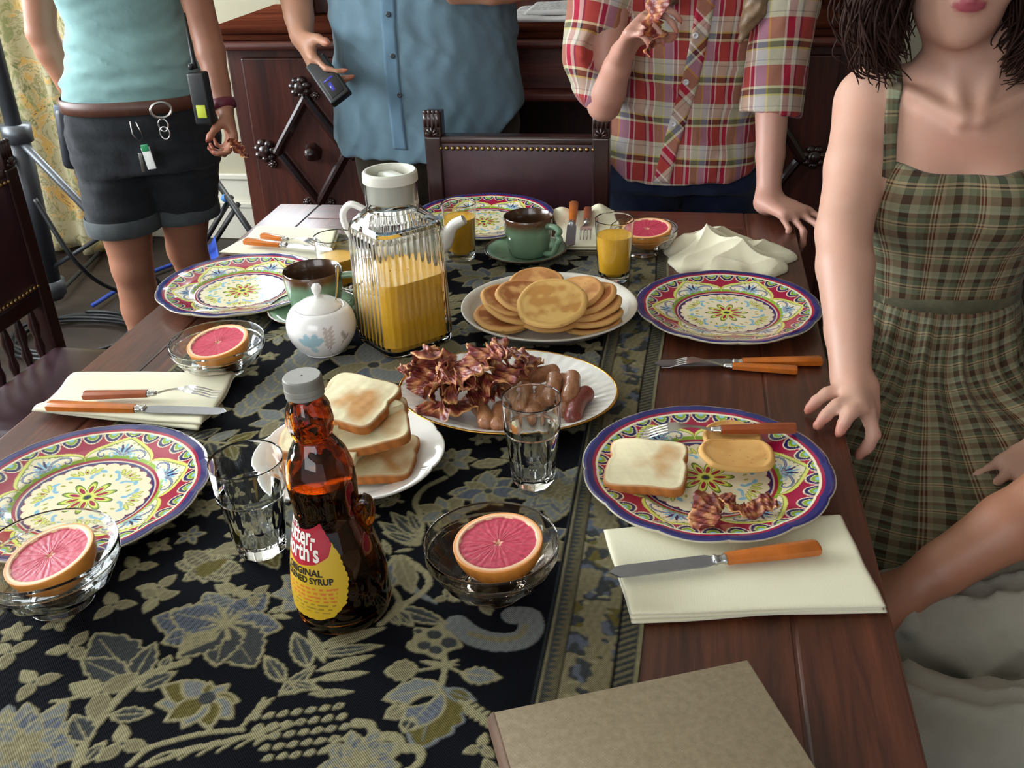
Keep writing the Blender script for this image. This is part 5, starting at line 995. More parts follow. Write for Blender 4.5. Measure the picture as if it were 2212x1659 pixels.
# ------------------------------------------------------------------ lighting stand, folding stool, cables at the left
M_pipe = mat('grey_pipe', '5a5e62', .4, .1, 20, Metallic=.6); M_dpipe = mat('dark_pipe', '23262a', .45); M_blue = mat('blue_cloth_tape', '1c3f9c', .6, .1, 40); M_blk = mat('black_rubber', '101214', .5); M_lblue = mat('pale_blue_strap', '3a78b8', .5)
ls = thing('light_stand', 'grey tripod light stand behind the left standing woman', 'light stand', (-2.20, 2.93, 0))
def tb_(nm, pts, r, mt, par, **k): return M().tube(pts, r, 16, **k).mk(nm, mt, par, rel=True)
tb_('pole', [(-2.185, 2.92, .66), (-2.15, 2.9, 1.9)], .026, M_pipe, ls); tb_('lower_pole', [(-2.235, 2.95, .06), (-2.18, 2.92, .68)], .038, M_dpipe, ls)
for z in (.66, .10): f_ = (z - .06) / .62; tb_('collar', [(-2.235 + .055 * f_, 2.95 - .03 * f_, z - .025), (-2.232 + .055 * f_, 2.95 - .03 * f_, z + .03)], .048, M_pipe, ls)
for a, b in (((-2.16, 2.9, .64), (-1.82, 3.05, .02)), ((-2.21, 2.9, .60), (-2.48, 3.25, .02)), ((-2.20, 2.88, .60), (-2.28, 2.45, .02))): tb_('leg', [a, b], .013, M_pipe, ls)
for a, b in (((-2.235, 2.93, .16), (-1.98, 2.98, .30)), ((-2.235, 2.93, .16), (-2.38, 3.10, .28)), ((-2.235, 2.93, .16), (-2.25, 2.68, .30))): tb_('brace', [a, b], .008, M_dpipe, ls)
p = T(115, 430, .42); o = M().tube(spline([(p.x + .02, p.y - .28, .44), (p.x + .01, p.y - .28, .38), (p.x - .02, p.y - .27, .30)], 12), [.01, .02, .02, .018, .02, .02, .018, .02, .018, .016, .014, .01], 10, flat=.4); 
o = o.mk('tape_tail', M_blue, ls, rel=True)
P_ = [T(45, 485, .42), T(70, 560, .28), T(102, 640, .12)]; o = M().tube(spline([tuple(x) for x in P_], 20), .009, 10).mk('strap', M_lblue); tag(o, 'pale blue strap hanging down beside the light stand', 'strap')
fs = thing('folding_stool', 'black folding stool with blue seat behind the standing woman', 'stool', (-1.62, 3.15, 0))
g_ = lambda a, y: tuple(B(*a, y))
e1, e2, e3 = tuple(T(640, 640, .011)), tuple(T(405, 600, .011)), tuple(T(425, 585, .011))
tb_('tube', [g_((440, 350), 3.25), g_((555, 520), 2.98), e1], .011, M_blk, fs); tb_('tube', [e2, g_((440, 525), 2.98), g_((500, 425), 3.18)], .010, M_blk, fs); tb_('tube', [e3, g_((455, 535), 3.1), g_((515, 440), 3.28)], .010, M_blk, fs)
tb_('joint', [g_((486, 428), 3.12), g_((492, 428), 3.2)], .014, M_lblue, fs)
q0 = [Vector(g_(a, y)) for a, y in (((425, 505), 3.1), ((465, 510), 3.1), ((475, 560), 2.9), ((420, 575), 2.9))]; U, W_ = np.meshgrid(np.linspace(0, 1, 14), np.linspace(0, 1, 14)); P_ = sum(np.array(c_)[None, None] * w[..., None] for c_, w in zip(q0, ((1 - U) * (1 - W_), U * (1 - W_), U * W_, (1 - U) * W_))); P_[..., 2] -= .04 * np.sin(PI * U)
o = mk('seat', P_.reshape(-1, 3), grid_faces(14, 14), M_blue, fs, rel=True); o.modifiers.new('s', 'SOLIDIFY').thickness = .004
rr_ = np.random.RandomState(4)
for k, (cx, cy, r, lb) in enumerate(((-2.02, 2.72, .20, 'black cable coiled on the floor left of the standing woman, outer loops'), (-1.66, 2.97, .13, 'small black cable coil on the floor behind the standing woman'))):
    t = np.linspace(0, 2 * PI * 4.3, 260); P_ = np.stack([cx + (r + .018 * np.sin(t * .37 + k)) * np.cos(t), cy + (r * .8 + .02 * np.sin(t * .53)) * np.sin(t), .012 + .006 * t / 6.28 + .004 * np.sin(t * 3)], -1); tag(M().tube(P_, .0065, 8).mk('cable', M_blk), lb, 'cable')
for k, (pts, mt, lb) in enumerate((([(75, 430), (160, 560), (235, 620), (330, 640)], M_blk, 'thin black hose hanging beside the light stand'), ([(120, 640), (200, 560), (260, 500), (330, 520)], M_dpipe, 'dark cable running from the stand foot behind the legs'), ([(200, 660), (300, 600), (420, 560), (500, 580)], M_blue, 'blue cable running across the floor behind the legs'))):
    z = [.5, .3, .15, .02] if k == 0 else [.03, .02, .02, .02]; P_ = spline([tuple(T(a[0], a[1], zz_)) for a, zz_ in zip(pts, z)], 50); tag(M().tube(P_, .008, 8).mk('cable', mt), lb, 'cable')
# ------------------------------------------------------------------ people
def skin_mat(name, base, pink): 
    n = NT(name); c = n.new('Attribute', attribute_name='Col').outputs[0]; v = n.coord(); nz_ = n.noise(v, 25, 4)
    n.P(Base_Color=n.mix(n.ramp(nz_, [(.35, (0, 0, 0)), (.7, (.35, .35, .35))]), c, n.mix(1.0, c, pink, 'MULTIPLY')), Roughness=.48, Subsurface_Weight=.25, Subsurface_Radius=(.012, .005, .003), Subsurface_Scale=.6); n.bump(n.noise(v, 500, 2), .08, .0005); return n.m
M_skinA = skin_mat('skin_fair', (.8, .6, .5), (1, .80, .74)); M_skinB = skin_mat('skin_tanned', (.6, .4, .3), (1, .78, .7))
va = lambda *a: np.array(a, float)
def hand(S, W, d, n_, s_, curl=(.25, .3, .35, .4), sc_=1.0, thumb=.35, fr=.0078, spread=.09, tips=None):
    W = np.array(W, float); d = np.array(d, float); d /= np.linalg.norm(d); n_ = np.array(n_, float); n_ -= d * (n_ @ d); n_ /= np.linalg.norm(n_); side = np.cross(n_, d) * s_; k = sc_
    off = [.031, .010, -.011, -.030]; ln = [(.044, .026, .020), (.049, .029, .022), (.045, .027, .021), (.035, .021, .018)]; kb = [.088, .091, .087, .079]
    for i in range(4):
        b = W + d * kb[i] * k + side * off[i] * k; S.cone(W + side * off[i] * .55 * k, b, .0155 * k, .0115 * k, .012)
        a = curl[i]; dd = d + side * spread * (1.5 - i); dd /= np.linalg.norm(dd); p = b; pts = [b - d * .012]; ang = a * .8; 
        for j in range(3):
            v = dd * math.cos(ang) + n_ * math.sin(ang); p = p + v * ln[i][j] * k; pts.append(p); ang += a * (1.1 if j == 0 else .7)
        r0 = fr * k * (1 if i < 3 else .88); S.chain(pts, [r0 * 1.12, r0 * 1.02, r0 * .92, r0 * .84], .004)
        if tips is not None: tips.append(pts[-1])
    S.cone(W + side * .012 * k, W + d * .05 * k + side * .03 * k + n_ * .008 * k, .017 * k, .014 * k, .012)
    b = W + d * .030 * k + side * .030 * k + n_ * .008 * k; v = d * .75 + side * .65 * (1 - thumb) + n_ * (.25 + thumb); v /= np.linalg.norm(v); v2 = v + d * .35 + n_ * .12 * thumb; v2 /= np.linalg.norm(v2)
    S.chain([b, b + v * .042 * k, b + v * .042 * k + v2 * .03 * k, b + v * .042 * k + v2 * .045 * k], [.0145 * k, .0105 * k, .0095 * k, .0075 * k], .008)
    if tips is not None: tips.append(b + v * .042 * k + v2 * .045 * k)
def head(S, c, f, nb, rn=.052, k=1.0):
    c = np.array(c, float); f = np.array([f[0], f[1], f[2] if len(f) > 2 else 0], float); f /= np.linalg.norm(f); up = np.array([0, 0, 1.]) - f * f[2]; up /= np.linalg.norm(up); s_ = np.cross(f, up); P_ = lambda a, b, z: c + (f * a + s_ * b + up * z) * k
    yaw = math.atan2(f[1], f[0]) - PI / 2
    S.cone(P_(-.015, 0, -.05), nb, rn * .92, rn * 1.08, .02); S.ell(P_(-.012, 0, .03), (.075 * k, .095 * k, .09 * k), .01, (0, 0, yaw)); S.ell(P_(.008, 0, -.035), (.066 * k, .078 * k, .085 * k), .03, (0, 0, yaw)); S.ell(P_(.038, 0, -.078), (.044 * k, .040 * k, .036 * k), .025, (0, 0, yaw)); S.ell(P_(.062, 0, -.098), (.019 * k, .015 * k, .014 * k), .02, (0, 0, yaw))
    S.cone(P_(.078, 0, .012), P_(.100, 0, -.028), .009 * k, .0125 * k, .012); 
    for g in (-1, 1): S.ell(P_(.090, g * .011, -.031), (.009 * k, .009 * k, .007 * k), .006); S.ell(P_(.072, g * .032, .006), (.017 * k, .014 * k, .011 * k), .012, None, 's'); S.ell(P_(-.005, g * .076, -.01), (.010 * k, .018 * k, .030 * k), .006, (0, 0, yaw)); S.cone(P_(.0765, g * .019, .0115), P_(.070, g * .046, .0105), .0046 * k, .004 * k, .005); S.cone(P_(.0745, g * .020, -.0035), P_(.069, g * .044, -.003), .0038 * k, .0034 * k, .005); S.cone(P_(.078, g * .014, .024), P_(.064, g * .048, .026), .008 * k, .007 * k, .012); S.ell(P_(.050, g * .040, -.035), (.024 * k, .020 * k, .020 * k), .02)
    S.cone(P_(.083, -.018, -.053), P_(.083, .018, -.053), .0050 * k, .0050 * k, .008); S.ell(P_(.087, 0, -.051), (.014 * k, .008 * k, .0050 * k), .006, (0, 0, yaw)); S.ell(P_(.085, 0, -.060), (.016 * k, .009 * k, .0055 * k), .006, (0, 0, yaw)); S.ell(P_(.0955, 0, -.0555), (.024 * k, .006 * k, .0014 * k), .003, (0, 0, yaw), 's')
    return P_, yaw
def eyes(P_, par, iris='4a3424'):
    for g in (-1, 1):
        e = M().ball((0, 0, 0), .0108, 12).mk('eye', mat('eye_white', 'e6e0da', .15), par); p = P_(.0625, g * .032, .004); b = np.array(par.location); e.location = p - b; q_ = P_(.0690, g * .032, .004) - p; M().ball(tuple(q_), .0058, 8).mk('iris', mat('iris', iris, .1), e)
def person(name, label, loc): return thing(name, label, 'person', loc)
def finish(S, nm, mt, par, base, tips=(), tipc=(1.0, .62, .58), sm=1, extra=None, rad=.014):
    V, F = S.mesh(sm); C = np.broadcast_to(np.array(base), (len(V), 3)).copy()
    for t in tips:
        w = np.exp(-(np.linalg.norm(V - np.array(t), axis=1) / rad) ** 2)[:, None]; C = C * (1 - w) + C * np.array(tipc) * w
    if extra: C = extra(V, C)
    return mk(nm, V, F, mt, par, col=C, rel=True)
def cloth_uv(V, segs):                      # segs: (a, b, circumference radius, reference dir)
    best = np.full(len(V), 1e9); uv = np.zeros((len(V), 2))
    for a, b, r, off, sl in segs:
        a, b = np.array(a, float), np.array(b, float); ba = b - a; L = np.linalg.norm(ba); d = ba / L; t = (V - a) @ d; tc = np.clip(t, 0, L); q_ = V - a - tc[:, None] * d; dist = np.linalg.norm(q_, axis=1) / r
        ref = np.array([0, -1., 0]) - d * (-d[1]); ref /= np.linalg.norm(ref); ot = np.cross(d, ref); ang = np.arctan2(q_ @ ot, q_ @ ref); k = dist < best; best[k] = dist[k]; uv[k, 0] = (ang * r)[k] + off; uv[k, 1] = t[k] + sl * (ang * r)[k] + off * 3
    return uv
def plaid(name, warp, weft, pu, pv, rough=.8, tint=None, fold=0.0):
    n = NT(name); s = n.new('SeparateXYZ', {'Vector': n.new('Attribute', attribute_name='cloth').outputs[1]}); fr = lambda x, p: n.math('FRACT', n.math('MULTIPLY', x, 1 / p))
    a = n.ramp(fr(s.outputs[0], pu), warp, 'CONSTANT'); b = n.ramp(fr(s.outputs[1], pv), weft, 'CONSTANT'); c = n.mix(.5, a, b); v = n.coord(); c = n.mix(n.ramp(n.noise(v, 700, 2), [(.3, (.0, .0, .0)), (.7, (.12, .12, .12))]), c, (0, 0, 0)); n.P(Base_Color=c, Roughness=rough, Sheen_Weight=.1, Specular_IOR_Level=.2); n.bump(n.noise(v, 60, 4), .25, .004); return n.m
def fabric(name, col, var=.1, rough=.85, bs=60, bump=.3): return mat(name, col, rough, var, 30, bump, bs, .003, Sheen_Weight=.1, Specular_IOR_Level=.2)
from mathutils.bvhtree import BVHTree
def drape(target, rows, d=(0, 1, 0), off=.002, back=.3):   # lay a strip of points onto a surface, casting along d
    me = target.data; ox = Vector((0, 0, 0)); b = target
    while b is not None: ox += b.location; b = b.parent
    tr = BVHTree.FromPolygons([v.co + ox for v in me.vertices], [tuple(p.vertices) for p in me.polygons]); d = Vector(d).normalized(); out = []; last = 0
    for r in rows:
        o_ = []
        for p in r:
            p = Vector(p); h = tr.ray_cast(p - d * back, d, back * 2.5)
            if h[0] is None: q_ = p + d * last
            else: q_ = h[0]; last = (q_ - p).dot(d)
            o_.append(q_ - d * off)
        out.append(o_)
    return np.array([[tuple(p) for p in r] for r in out])
def strip(nm, target, pts, w, mt, par, d=(0, 1, 0), off=.002, th=.0015, wd=(1, 0, 0), uvf=None, n=60, cols=6):
    Pp_ = spline(pts, n); us_ = np.linspace(-w, w, cols); R = drape(target, [[p + np.array(wd) * u for u in us_] for p in Pp_], d, off); dd = np.array(d, float) / np.linalg.norm(d); V = np.concatenate([R.reshape(-1, 3), (R + dd * (th + off)).reshape(-1, 3)]); F = grid_faces(n, cols); N_ = n * cols
    ii = np.arange(N_).reshape(n, cols); lp = np.concatenate([ii[0], ii[1:, -1], ii[-1, -2::-1], ii[-2:0:-1, 0]]); Fs = [tuple(f) for f in F.tolist()] + [tuple(f) for f in (F[:, ::-1] + N_).tolist()] + [(int(a), int(b), int(b) + N_, int(a) + N_) for a, b in zip(np.roll(lp, -1), lp)]
    return mk(nm, V, Fs, mt, par, uv=uvf(V) if uvf else None, rel=True)
W3 = lambda V, a, d, f, s, seed=0: vnoise(V * np.array(f), s, seed, 3) * a
def wr(S, amp, f, seed):                    # wrinkles: noise stretched by f
    rr_ = np.random.RandomState(seed); K = [(rr_.normal(size=3) * np.array(f) * (1.7 ** (i // 3)), rr_.rand() * 6.28, amp / (1.5 ** (i // 3)) / 2) for i in range(9)]
    S.warp(lambda X, Y, Z: sum(a * np.sin(k[0] * X + k[1] * Y + k[2] * Z + p + 1.5 * np.sin(.5 * k[1] * X + .4 * k[0] * Z)) for k, p, a in K)); return S
LEGR = [.082, .058, .052, .054, .036]
def leg(S, hip, kn, an, f, k=1.0, shoe=True):
    hip, kn, an = va(*hip), va(*kn), va(*an); f = np.array([*f, 0.]); c = kn + (an - kn) * .3 - f * .012
    S.chain([hip, hip + (kn - hip) * .5, kn], [.084 * k, .072 * k, .050 * k], .03); S.chain([kn, c, kn + (an - kn) * .65, an], [.048 * k, .053 * k, .040 * k, .031 * k], .02); S.ell(kn + f * .018, (.036 * k, .034 * k, .042 * k), .02)
    S.chain([an, an + f * .03 + va(0, 0, -.03), an + f * .13 + va(0, 0, -.055)], [.033 * k, .034 * k, .024 * k], .015)
def arm(S, sh, el, wr_, k=1.0):
    sh, el, wr_ = va(*sh), va(*el), va(*wr_); S.chain([sh, sh + (el - sh) * .5, el], [.050 * k, .044 * k, .037 * k], .03); c = el + (wr_ - el) * .25; S.chain([el, c, el + (wr_ - el) * .7, wr_], [.0372 * k, .0378 * k, .030 * k, .0250 * k], .008)
# --- 1: woman in teal tank top at the left
fw = (.35, -.94); g = person('person', 'person in teal tank top and dark shorts standing at the left', (-1.33, 2.23, 0))
S = SDF((-1.72, 1.92, -.01), (-.90, 2.60, 1.75), .006); tips = []
S.torso([(.80, -1.32, 2.23, .150, .10), (.90, -1.315, 2.22, .165, .11), (1.0, -1.305, 2.22, .148, .10), (1.10, -1.295, 2.22, .128, .09), (1.22, -1.29, 2.21, .135, .105), (1.32, -1.29, 2.22, .145, .10), (1.40, -1.29, 2.235, .11, .075), (1.44, -1.29, 2.24, .06, .05)], .03, rot=.25)
leg(S, (-1.39, 2.20, .82), (-1.410, 2.195, .50), (-1.425, 2.215, .08), fw); leg(S, (-1.25, 2.27, .82), (-1.325, 2.335, .50), (-1.27, 2.36, .08), fw)
S.cone((-1.29, 2.24, 1.38), (-1.455, 2.22, 1.36), .05, .05, .03); S.cone((-1.29, 2.24, 1.38), (-1.135, 2.20, 1.36), .05, .05, .03)
arm(S, (-1.465, 2.22, 1.35), (-1.535, 2.24, 1.075), (-1.50, 2.27, .90), .95); hand(S, (-1.50, 2.27, .895), (.15, .05, -1), (.9, .3, .1), -1, (.3, .35, .4, .45), .9, tips=tips)
arm(S, (-1.125, 2.20, 1.35), (-1.095, 2.20, 1.075), (-1.057, 2.15, .920), .88); hand(S, (-1.055, 2.148, .915), (.30, -.35, -1), (-.75, -.55, 0), 1, (.8, 1.0, 1.1, 1.2), .82, .9, spread=.02, tips=tips)
P_, yw = head(S, (-1.29, 2.20, 1.56), (.3, -.95), (-1.29, 2.24, 1.42))
finish(S, 'body', M_skinB, g, lin('9c6c54'), tips); eyes(P_, g)
S = SDF((-1.45, 2.0, 1.4), (-1.13, 2.4, 1.76), .006); S.ell(P_(-.022, 0, .045), (.086, .108, .098), .01, (0, 0, yw)); S.cone(P_(-.10, 0, .0), P_(-.12, 0, -.12), .04, .018, .03); S.cut(P_(.05, 0, .05), (fw[0], fw[1], -.35), .01); V, F = S.mesh(1); mk('hair', V, F, mat('brown_hair', '3a2418', .5, .2, 60), g, rel=True)
S = SDF((-1.55, 2.0, .90), (-1.05, 2.42, 1.46), .005)
S.torso([(.925, -1.315, 2.22, .166, .113), (.96, -1.312, 2.22, .164, .118), (1.0, -1.305, 2.22, .156, .112), (1.10, -1.295, 2.22, .136, .098), (1.20, -1.29, 2.205, .150, .112), (1.26, -1.29, 2.20, .150, .118), (1.34, -1.29, 2.22, .142, .10), (1.40, -1.29, 2.235, .075, .07)], .02, rot=.25)
for s_ in (-1, 1): S.ell((-1.27 + s_ * .062, 2.125 + s_ * -.012, 1.245), (.056, .05, .055), .03); S.cone((-1.29 + s_ * .105, 2.15, 1.33), (-1.29 + s_ * .10, 2.25, 1.405), .016, .016, .01)
S.cone((-1.27, 2.1, 1.44), (-1.28, 2.15, 1.46), .075, .07, .01, 's'); wr(S, .0018, (14, 14, 75), 3); S.warp(lambda X, Y, Z: -.0035 * (1 - np.abs(np.sin(58 * Z + 9 * X + 2.2 * np.sin(X * 17 + Z * 9)))) ** 3 * np.clip((1.2 - Z) / .15, 0, 1))
V, F = S.mesh(1); mk('tank_top', V, F, fabric('teal_jersey', '7da09e', .05, .85, 40), g, rel=True)
S = SDF((-1.56, 2.0, .56), (-1.08, 2.52, .98), .0055)
S.torso([(.76, -1.325, 2.23, .165, .118), (.84, -1.32, 2.23, .172, .122), (.90, -1.315, 2.22, .170, .118), (.938, -1.313, 2.22, .160, .110)], .02, rot=.25)
S.cone((-1.395, 2.20, .84), (-1.404, 2.194, .635), .094, .085, .02); S.cone((-1.25, 2.27, .84), (-1.296, 2.306, .635), .102, .090, .02); S.cone((-1.404, 2.194, .66), (-1.405, 2.194, .628), .089, .0885, .004); S.cone((-1.292, 2.304, .66), (-1.296, 2.306, .628), .089, .0885, .004); S.cut((0, 0, .598), (0, 0, -1), .006)
wr(S, .0022, (22, 22, 60), 8); V, F = S.mesh(1); mk('shorts', V, F, fabric('dark_denim', '24272a', .25, .85, 80, .4), g, rel=True)
for (cx, cy) in ((-1.404, 2.194), (-1.296, 2.306)): M().lathe([(.086, .600), (.0925, .603), (.0945, .62), (.0935, .64), (.0905, .645)], 60, (cx, cy, 0), cap0=False).mk('shorts_cuff', fabric('grey_denim', '4a4f50', .2), g, rel=True)
def belt_ring(rx, ry, c, z0_, z1_, rot, th=.004, n_=90):
    t = np.arange(n_) * 2 * PI / n_; rings = []
    for (dr, z) in ((0, z0_), (th, z0_ + .002), (th, z1_ - .002), (0, z1_)):
        p = 2.3; r = 1 / ((np.abs(np.cos(t)) ** p) + (np.abs(np.sin(t)) ** p)) ** (1 / p); x, y = (rx + dr) * r * np.cos(t), (ry + dr) * r * np.sin(t); rings.append(np.stack([c[0] + x * math.cos(rot) - y * math.sin(rot), c[1] + x * math.sin(rot) + y * math.cos(rot), z + 0 * t], -1))
    return M().loft(rings, False, False)
bl_ = belt_ring(.1715, .1215, (-1.313, 2.22), .908, .940, .25).mk('belt', mat('brown_leather', '4e2c1e', .45, .15, 60), g, rel=True)
def on_px(a, y): return tuple(B(*a, y))
bkl = on_px((348, 238), 2.085); m = M(); t = np.linspace(0, 2 * PI, 33)[:-1]; m.loft([[(bkl[0] + (.019 + .0035 * math.cos(u)) * math.cos(a), bkl[1] + .004 * math.cos(a) * 3 + .0035 * math.sin(u), bkl[2] + (.017 + .0035 * math.cos(u)) * math.sin(a)) for u in np.linspace(0, 2 * PI, 9)[:-1]] for a in t], loop=True); m.mk('buckle', M_chrome, bl_, rel=True)
rd = thing('two_way_radio', 'black two way radio with yellow patch clipped to the woman’s belt'.replace('’', "'"), 'radio', on_px((432, 245), 2.09)); R0 = Vector(rd.location)
a_, b_ = Vector(on_px((425, 155), 2.09)), Vector(on_px((441, 238), 2.09)); dx = (b_ - a_).normalized(); m = M()
m.box((-.021, -.014, -.115), (.021, .016, 0), .006, X=Matrix.Translation(a_ - R0) @ Vector((0, 0, -1)).rotation_difference(dx).to_matrix().to_4x4()); rb = m.mk('radio_body', M_blk, rd)
tp_, bt_ = Vector(on_px((398, 28), 2.12)), Vector(on_px((421, 148), 2.09)); M().tube([tuple(bt_ - R0), tuple((bt_ * .85 + tp_ * .15) - R0), tuple(tp_ - R0)], [.0075, .0050, .0028], 10).mk('antenna', M_blk, rd)
M().tube([tuple(Vector(on_px((413, 150), 2.085)) - R0), tuple(Vector(on_px((412, 138), 2.085)) - R0)], .006, 12).mk('dial', M_blk, rd)
m = M(); m.box((-.010, -.0165, -.098), (.012, -.0135, -.070), .001, X=Matrix.Translation(a_ - R0) @ Vector((0, 0, -1)).rotation_difference(dx).to_matrix().to_4x4()); m.mk('warning_label', mat('yellow_sticker', 'b8c23a', .5), rd)
hp = on_px((148, 275), 2.17); o = thing('phone_holster', 'dark blue grey holster on the belt at the woman\'s hip', 'holster', hp); m = M(); m.box((-.020, -.03, -.10), (.022, .02, .055), .018, X=Matrix.Rotation(.10, 4, 'Y')); m.mk('pouch', mat('navy_nylon', '1c2028', .4), o); m = M(); m.box((-.016, -.026, .02), (.016, -.018, .058), .010, X=Matrix.Rotation(.10, 4, 'Y')); m.mk('flap', mat('grey_nylon', '55606e', .4), o)
kr = thing('key_ring', 'keys with green and white tag hanging from the belt loop', 'keys', on_px((310, 290), 2.085)); K0 = Vector(kr.location); kp = lambda a, y=2.085: tuple(Vector(on_px(a, y)) - K0)
M().tube([kp((281, 262)), kp((286, 290)), kp((300, 306)), kp((310, 296)), kp((294, 264))], .0016, 8).mk('carabiner', M_chrome, kr)
m = M(); m.box((-.011, -.0015, -.052), (.011, .0015, 0), .001, X=Matrix.Translation(kp((313, 318))) @ Matrix.Rotation(-.15, 4, 'Y')); m.mk('white_tag', mat('white_plastic', 'cfd0cc', .4), kr); m = M(); m.box((-.009, -.0025, -.012), (.010, .0025, .004), .001, X=Matrix.Translation(kp((312, 316))) @ Matrix.Rotation(-.15, 4, 'Y')); m.mk('green_tag', mat('green_plastic', '1f7a4c', .4), kr); m = M(); m.box((-.004, -.004, -.045), (.004, -.003, 0), .001, X=Matrix.Translation(kp((303, 330)))); m.mk('key', M_chrome, kr)
ck = on_px((355, 280), 2.085); m = M()
for cz_ in (-.008, .010):
    m.loft([[(ck[0] + (.012 + .002 * math.cos(u)) * math.cos(a), ck[1] + .002 * math.sin(u), ck[2] + cz_ + (.014 + .002 * math.cos(u)) * math.sin(a)) for u in np.linspace(0, 2 * PI, 9)[:-1]] for a in t], loop=True)
tag(m.mk('belt_clip', M_chrome), 'metal ring clip hanging below the belt buckle', 'clip')
w_ = on_px((481, 225), 2.152); w2 = on_px((487, 238), 2.148); o = M().lathe([(.0275, -.011), (.030, -.010), (.030, .010), (.0275, .011)], 40, loop=False, X=Matrix.Translation(w_) @ Vector((0, 0, 1)).rotation_difference((Vector((-1.057, 2.15, .92)) - Vector((-1.095, 2.20, 1.075))).normalized()).to_matrix().to_4x4()).mk('wristwatch', mat('crimson_strap', '5c1428', .5)); tag(o, 'dark red strap watch on the wrist beside the radio', 'watch')
def held(pts, w, sd, lb): bacon([on_px(a, y) for a, y in pts], w, sd, lb, 'bacon strips held by people', ruf=.003)
held([((500, 300), 2.075), ((512, 316), 2.07), ((536, 342), 2.07)], .030, 91, 'orange piece of bacon held by the person in teal')
# --- 2: man in blue shirt
g = person('person', 'person in untucked blue button shirt holding a black phone', (-.62, 2.36, 0)); tips = []
S = SDF((-1.08, 2.0, -.01), (-.22, 2.72, 1.92), .007)
S.torso([(.86, -.62, 2.38, .17, .125), (1.0, -.62, 2.36, .185, .15), (1.15, -.62, 2.35, .19, .155), (1.3, -.62, 2.37, .185, .13), (1.42, -.62, 2.38, .17, .11), (1.5, -.62, 2.39, .10, .07)], .03)
leg(S, (-.72, 2.38, .88), (-.73, 2.37, .50), (-.73, 2.40, .08), (0, -1), 1.12); leg(S, (-.53, 2.38, .88), (-.52, 2.38, .50), (-.51, 2.42, .08), (0, -1), 1.12)
for s_ in (-1, 1): S.cone((-.62, 2.39, 1.46), (-.62 + s_ * .20, 2.38, 1.43), .06, .06, .03)
arm(S, (-.83, 2.38, 1.42), (-.915, 2.32, 1.20), on_px((652, 78), 2.23), 1.12)
Wp = va(*on_px((654, 84), 2.225)); hand(S, Wp, va(*on_px((700, 190), 2.13)) - Wp, (.85, .35, .1), -1, (.5, .55, .6, .6), 1.0, .15, spread=.02, tips=tips)
arm(S, (-.41, 2.38, 1.42), (-.335, 2.33, 1.17), (-.42, 2.19, 1.155), 1.12); hand(S, (-.425, 2.185, 1.155), (-1, -.25, .05), (0, .6, .8), 1, (.7, .8, .9, .9), 1.05, .5, tips=tips)
P_, yw = head(S, (-.62, 2.33, 1.66), (.05, -1), (-.62, 2.39, 1.50), .060, 1.05); finish(S, 'body', M_skinB, g, lin('b4866c'), tips, rad=.012); eyes(P_, g)
S = SDF((-.8, 2.1, 1.5), (-.44, 2.55, 1.88), .007); S.ell(P_(-.018, 0, .05), (.084, .104, .095), .01, (0, 0, yw)); S.cut(P_(.055, 0, .05), (0, -1, -.45), .01); V, F = S.mesh(1); mk('hair', V, F, mat('grey_brown_hair', '4a3a2c', .6, .2, 60), g, rel=True)
S = SDF((-.92, 2.1, .74), (-.32, 2.62, 1.56), .006)
S.torso([(.77, -.625, 2.36, .235, .165), (.88, -.625, 2.355, .228, .17), (1.0, -.62, 2.35, .215, .172), (1.15, -.62, 2.345, .208, .172), (1.3, -.62, 2.365, .20, .145), (1.42, -.62, 2.38, .185, .12), (1.49, -.62, 2.39, .11, .085)], .02)
for s_ in (-1, 1): S.cone((-.62 + s_ * .16, 2.38, 1.43), (-.62 + s_ * .268, 2.34, 1.27), .072, .070, .02)
S.put((-.95, 2.0, .70), (-.3, 2.7, 1.1), lambda X, Y, Z: Z - (.785 + 1.9 * np.maximum(0, np.abs(X + .66) - .17) ** 1.25 + .0 * Y), .004, 's'); S.cut((-.62, 2.30, 1.52), (0, -.5, 1), .004)
wr(S, .0032, (26, 20, 14), 12); S.warp(lambda X, Y, Z: -.006 * (1 - np.abs(np.sin(18 * X + 7 * Z + 2.2 * np.sin(Z * 11 + 1)))) ** 3); V, F = S.mesh(1); sh = mk('shirt', V, F, fabric('blue_chambray', '66808e', .06, .85, 30, .35), g, rel=True)
pl = [on_px(a, y) for a, y in (((832, -60), 2.168), ((838, 40), 2.172), ((846, 140), 2.178), ((855, 230), 2.186), ((866, 322), 2.194))]; strip('placket', sh, pl, .017, fabric('blue_chambray_band', '5e7a8d', .05, .85, 30, .3), sh, off=.0022)
for a in ((815, 30), (824, 120), (838, 205)): c_ = Vector(drape(sh, [[on_px((a[0] + 26, a[1]), 2.18)]], off=.004)[0, 0]); M().lathe([(.001, -.001), (.0058, -.001), (.006, 0), (.0058, .001), (.004, .0014), (.001, .0008)], 20, X=Matrix.Translation(c_) @ Matrix.Rotation(PI / 2, 4, 'X')).mk('button', mat('dark_button', '2c3438', .3), sh, rel=True)
S = SDF((-.90, 2.15, .05), (-.34, 2.62, .98), .008); S.torso([(.80, -.62, 2.38, .195, .14), (.96, -.62, 2.37, .195, .145)], .02)
for x in (-.72, -.525): S.chain([(x, 2.385, .86), (x, 2.38, .50), (x, 2.41, .08)], [.112, .088, .078], .03)
wr(S, .004, (20, 20, 22), 14); V, F = S.mesh(1); mk('trousers', V, F, fabric('khaki_brown_cotton', '3e372c', .12), g, rel=True)
ph = thing('phone', 'black handheld phone with lit blue screen in the man\'s hand', 'phone', on_px((705, 180), 2.12)); m = M()
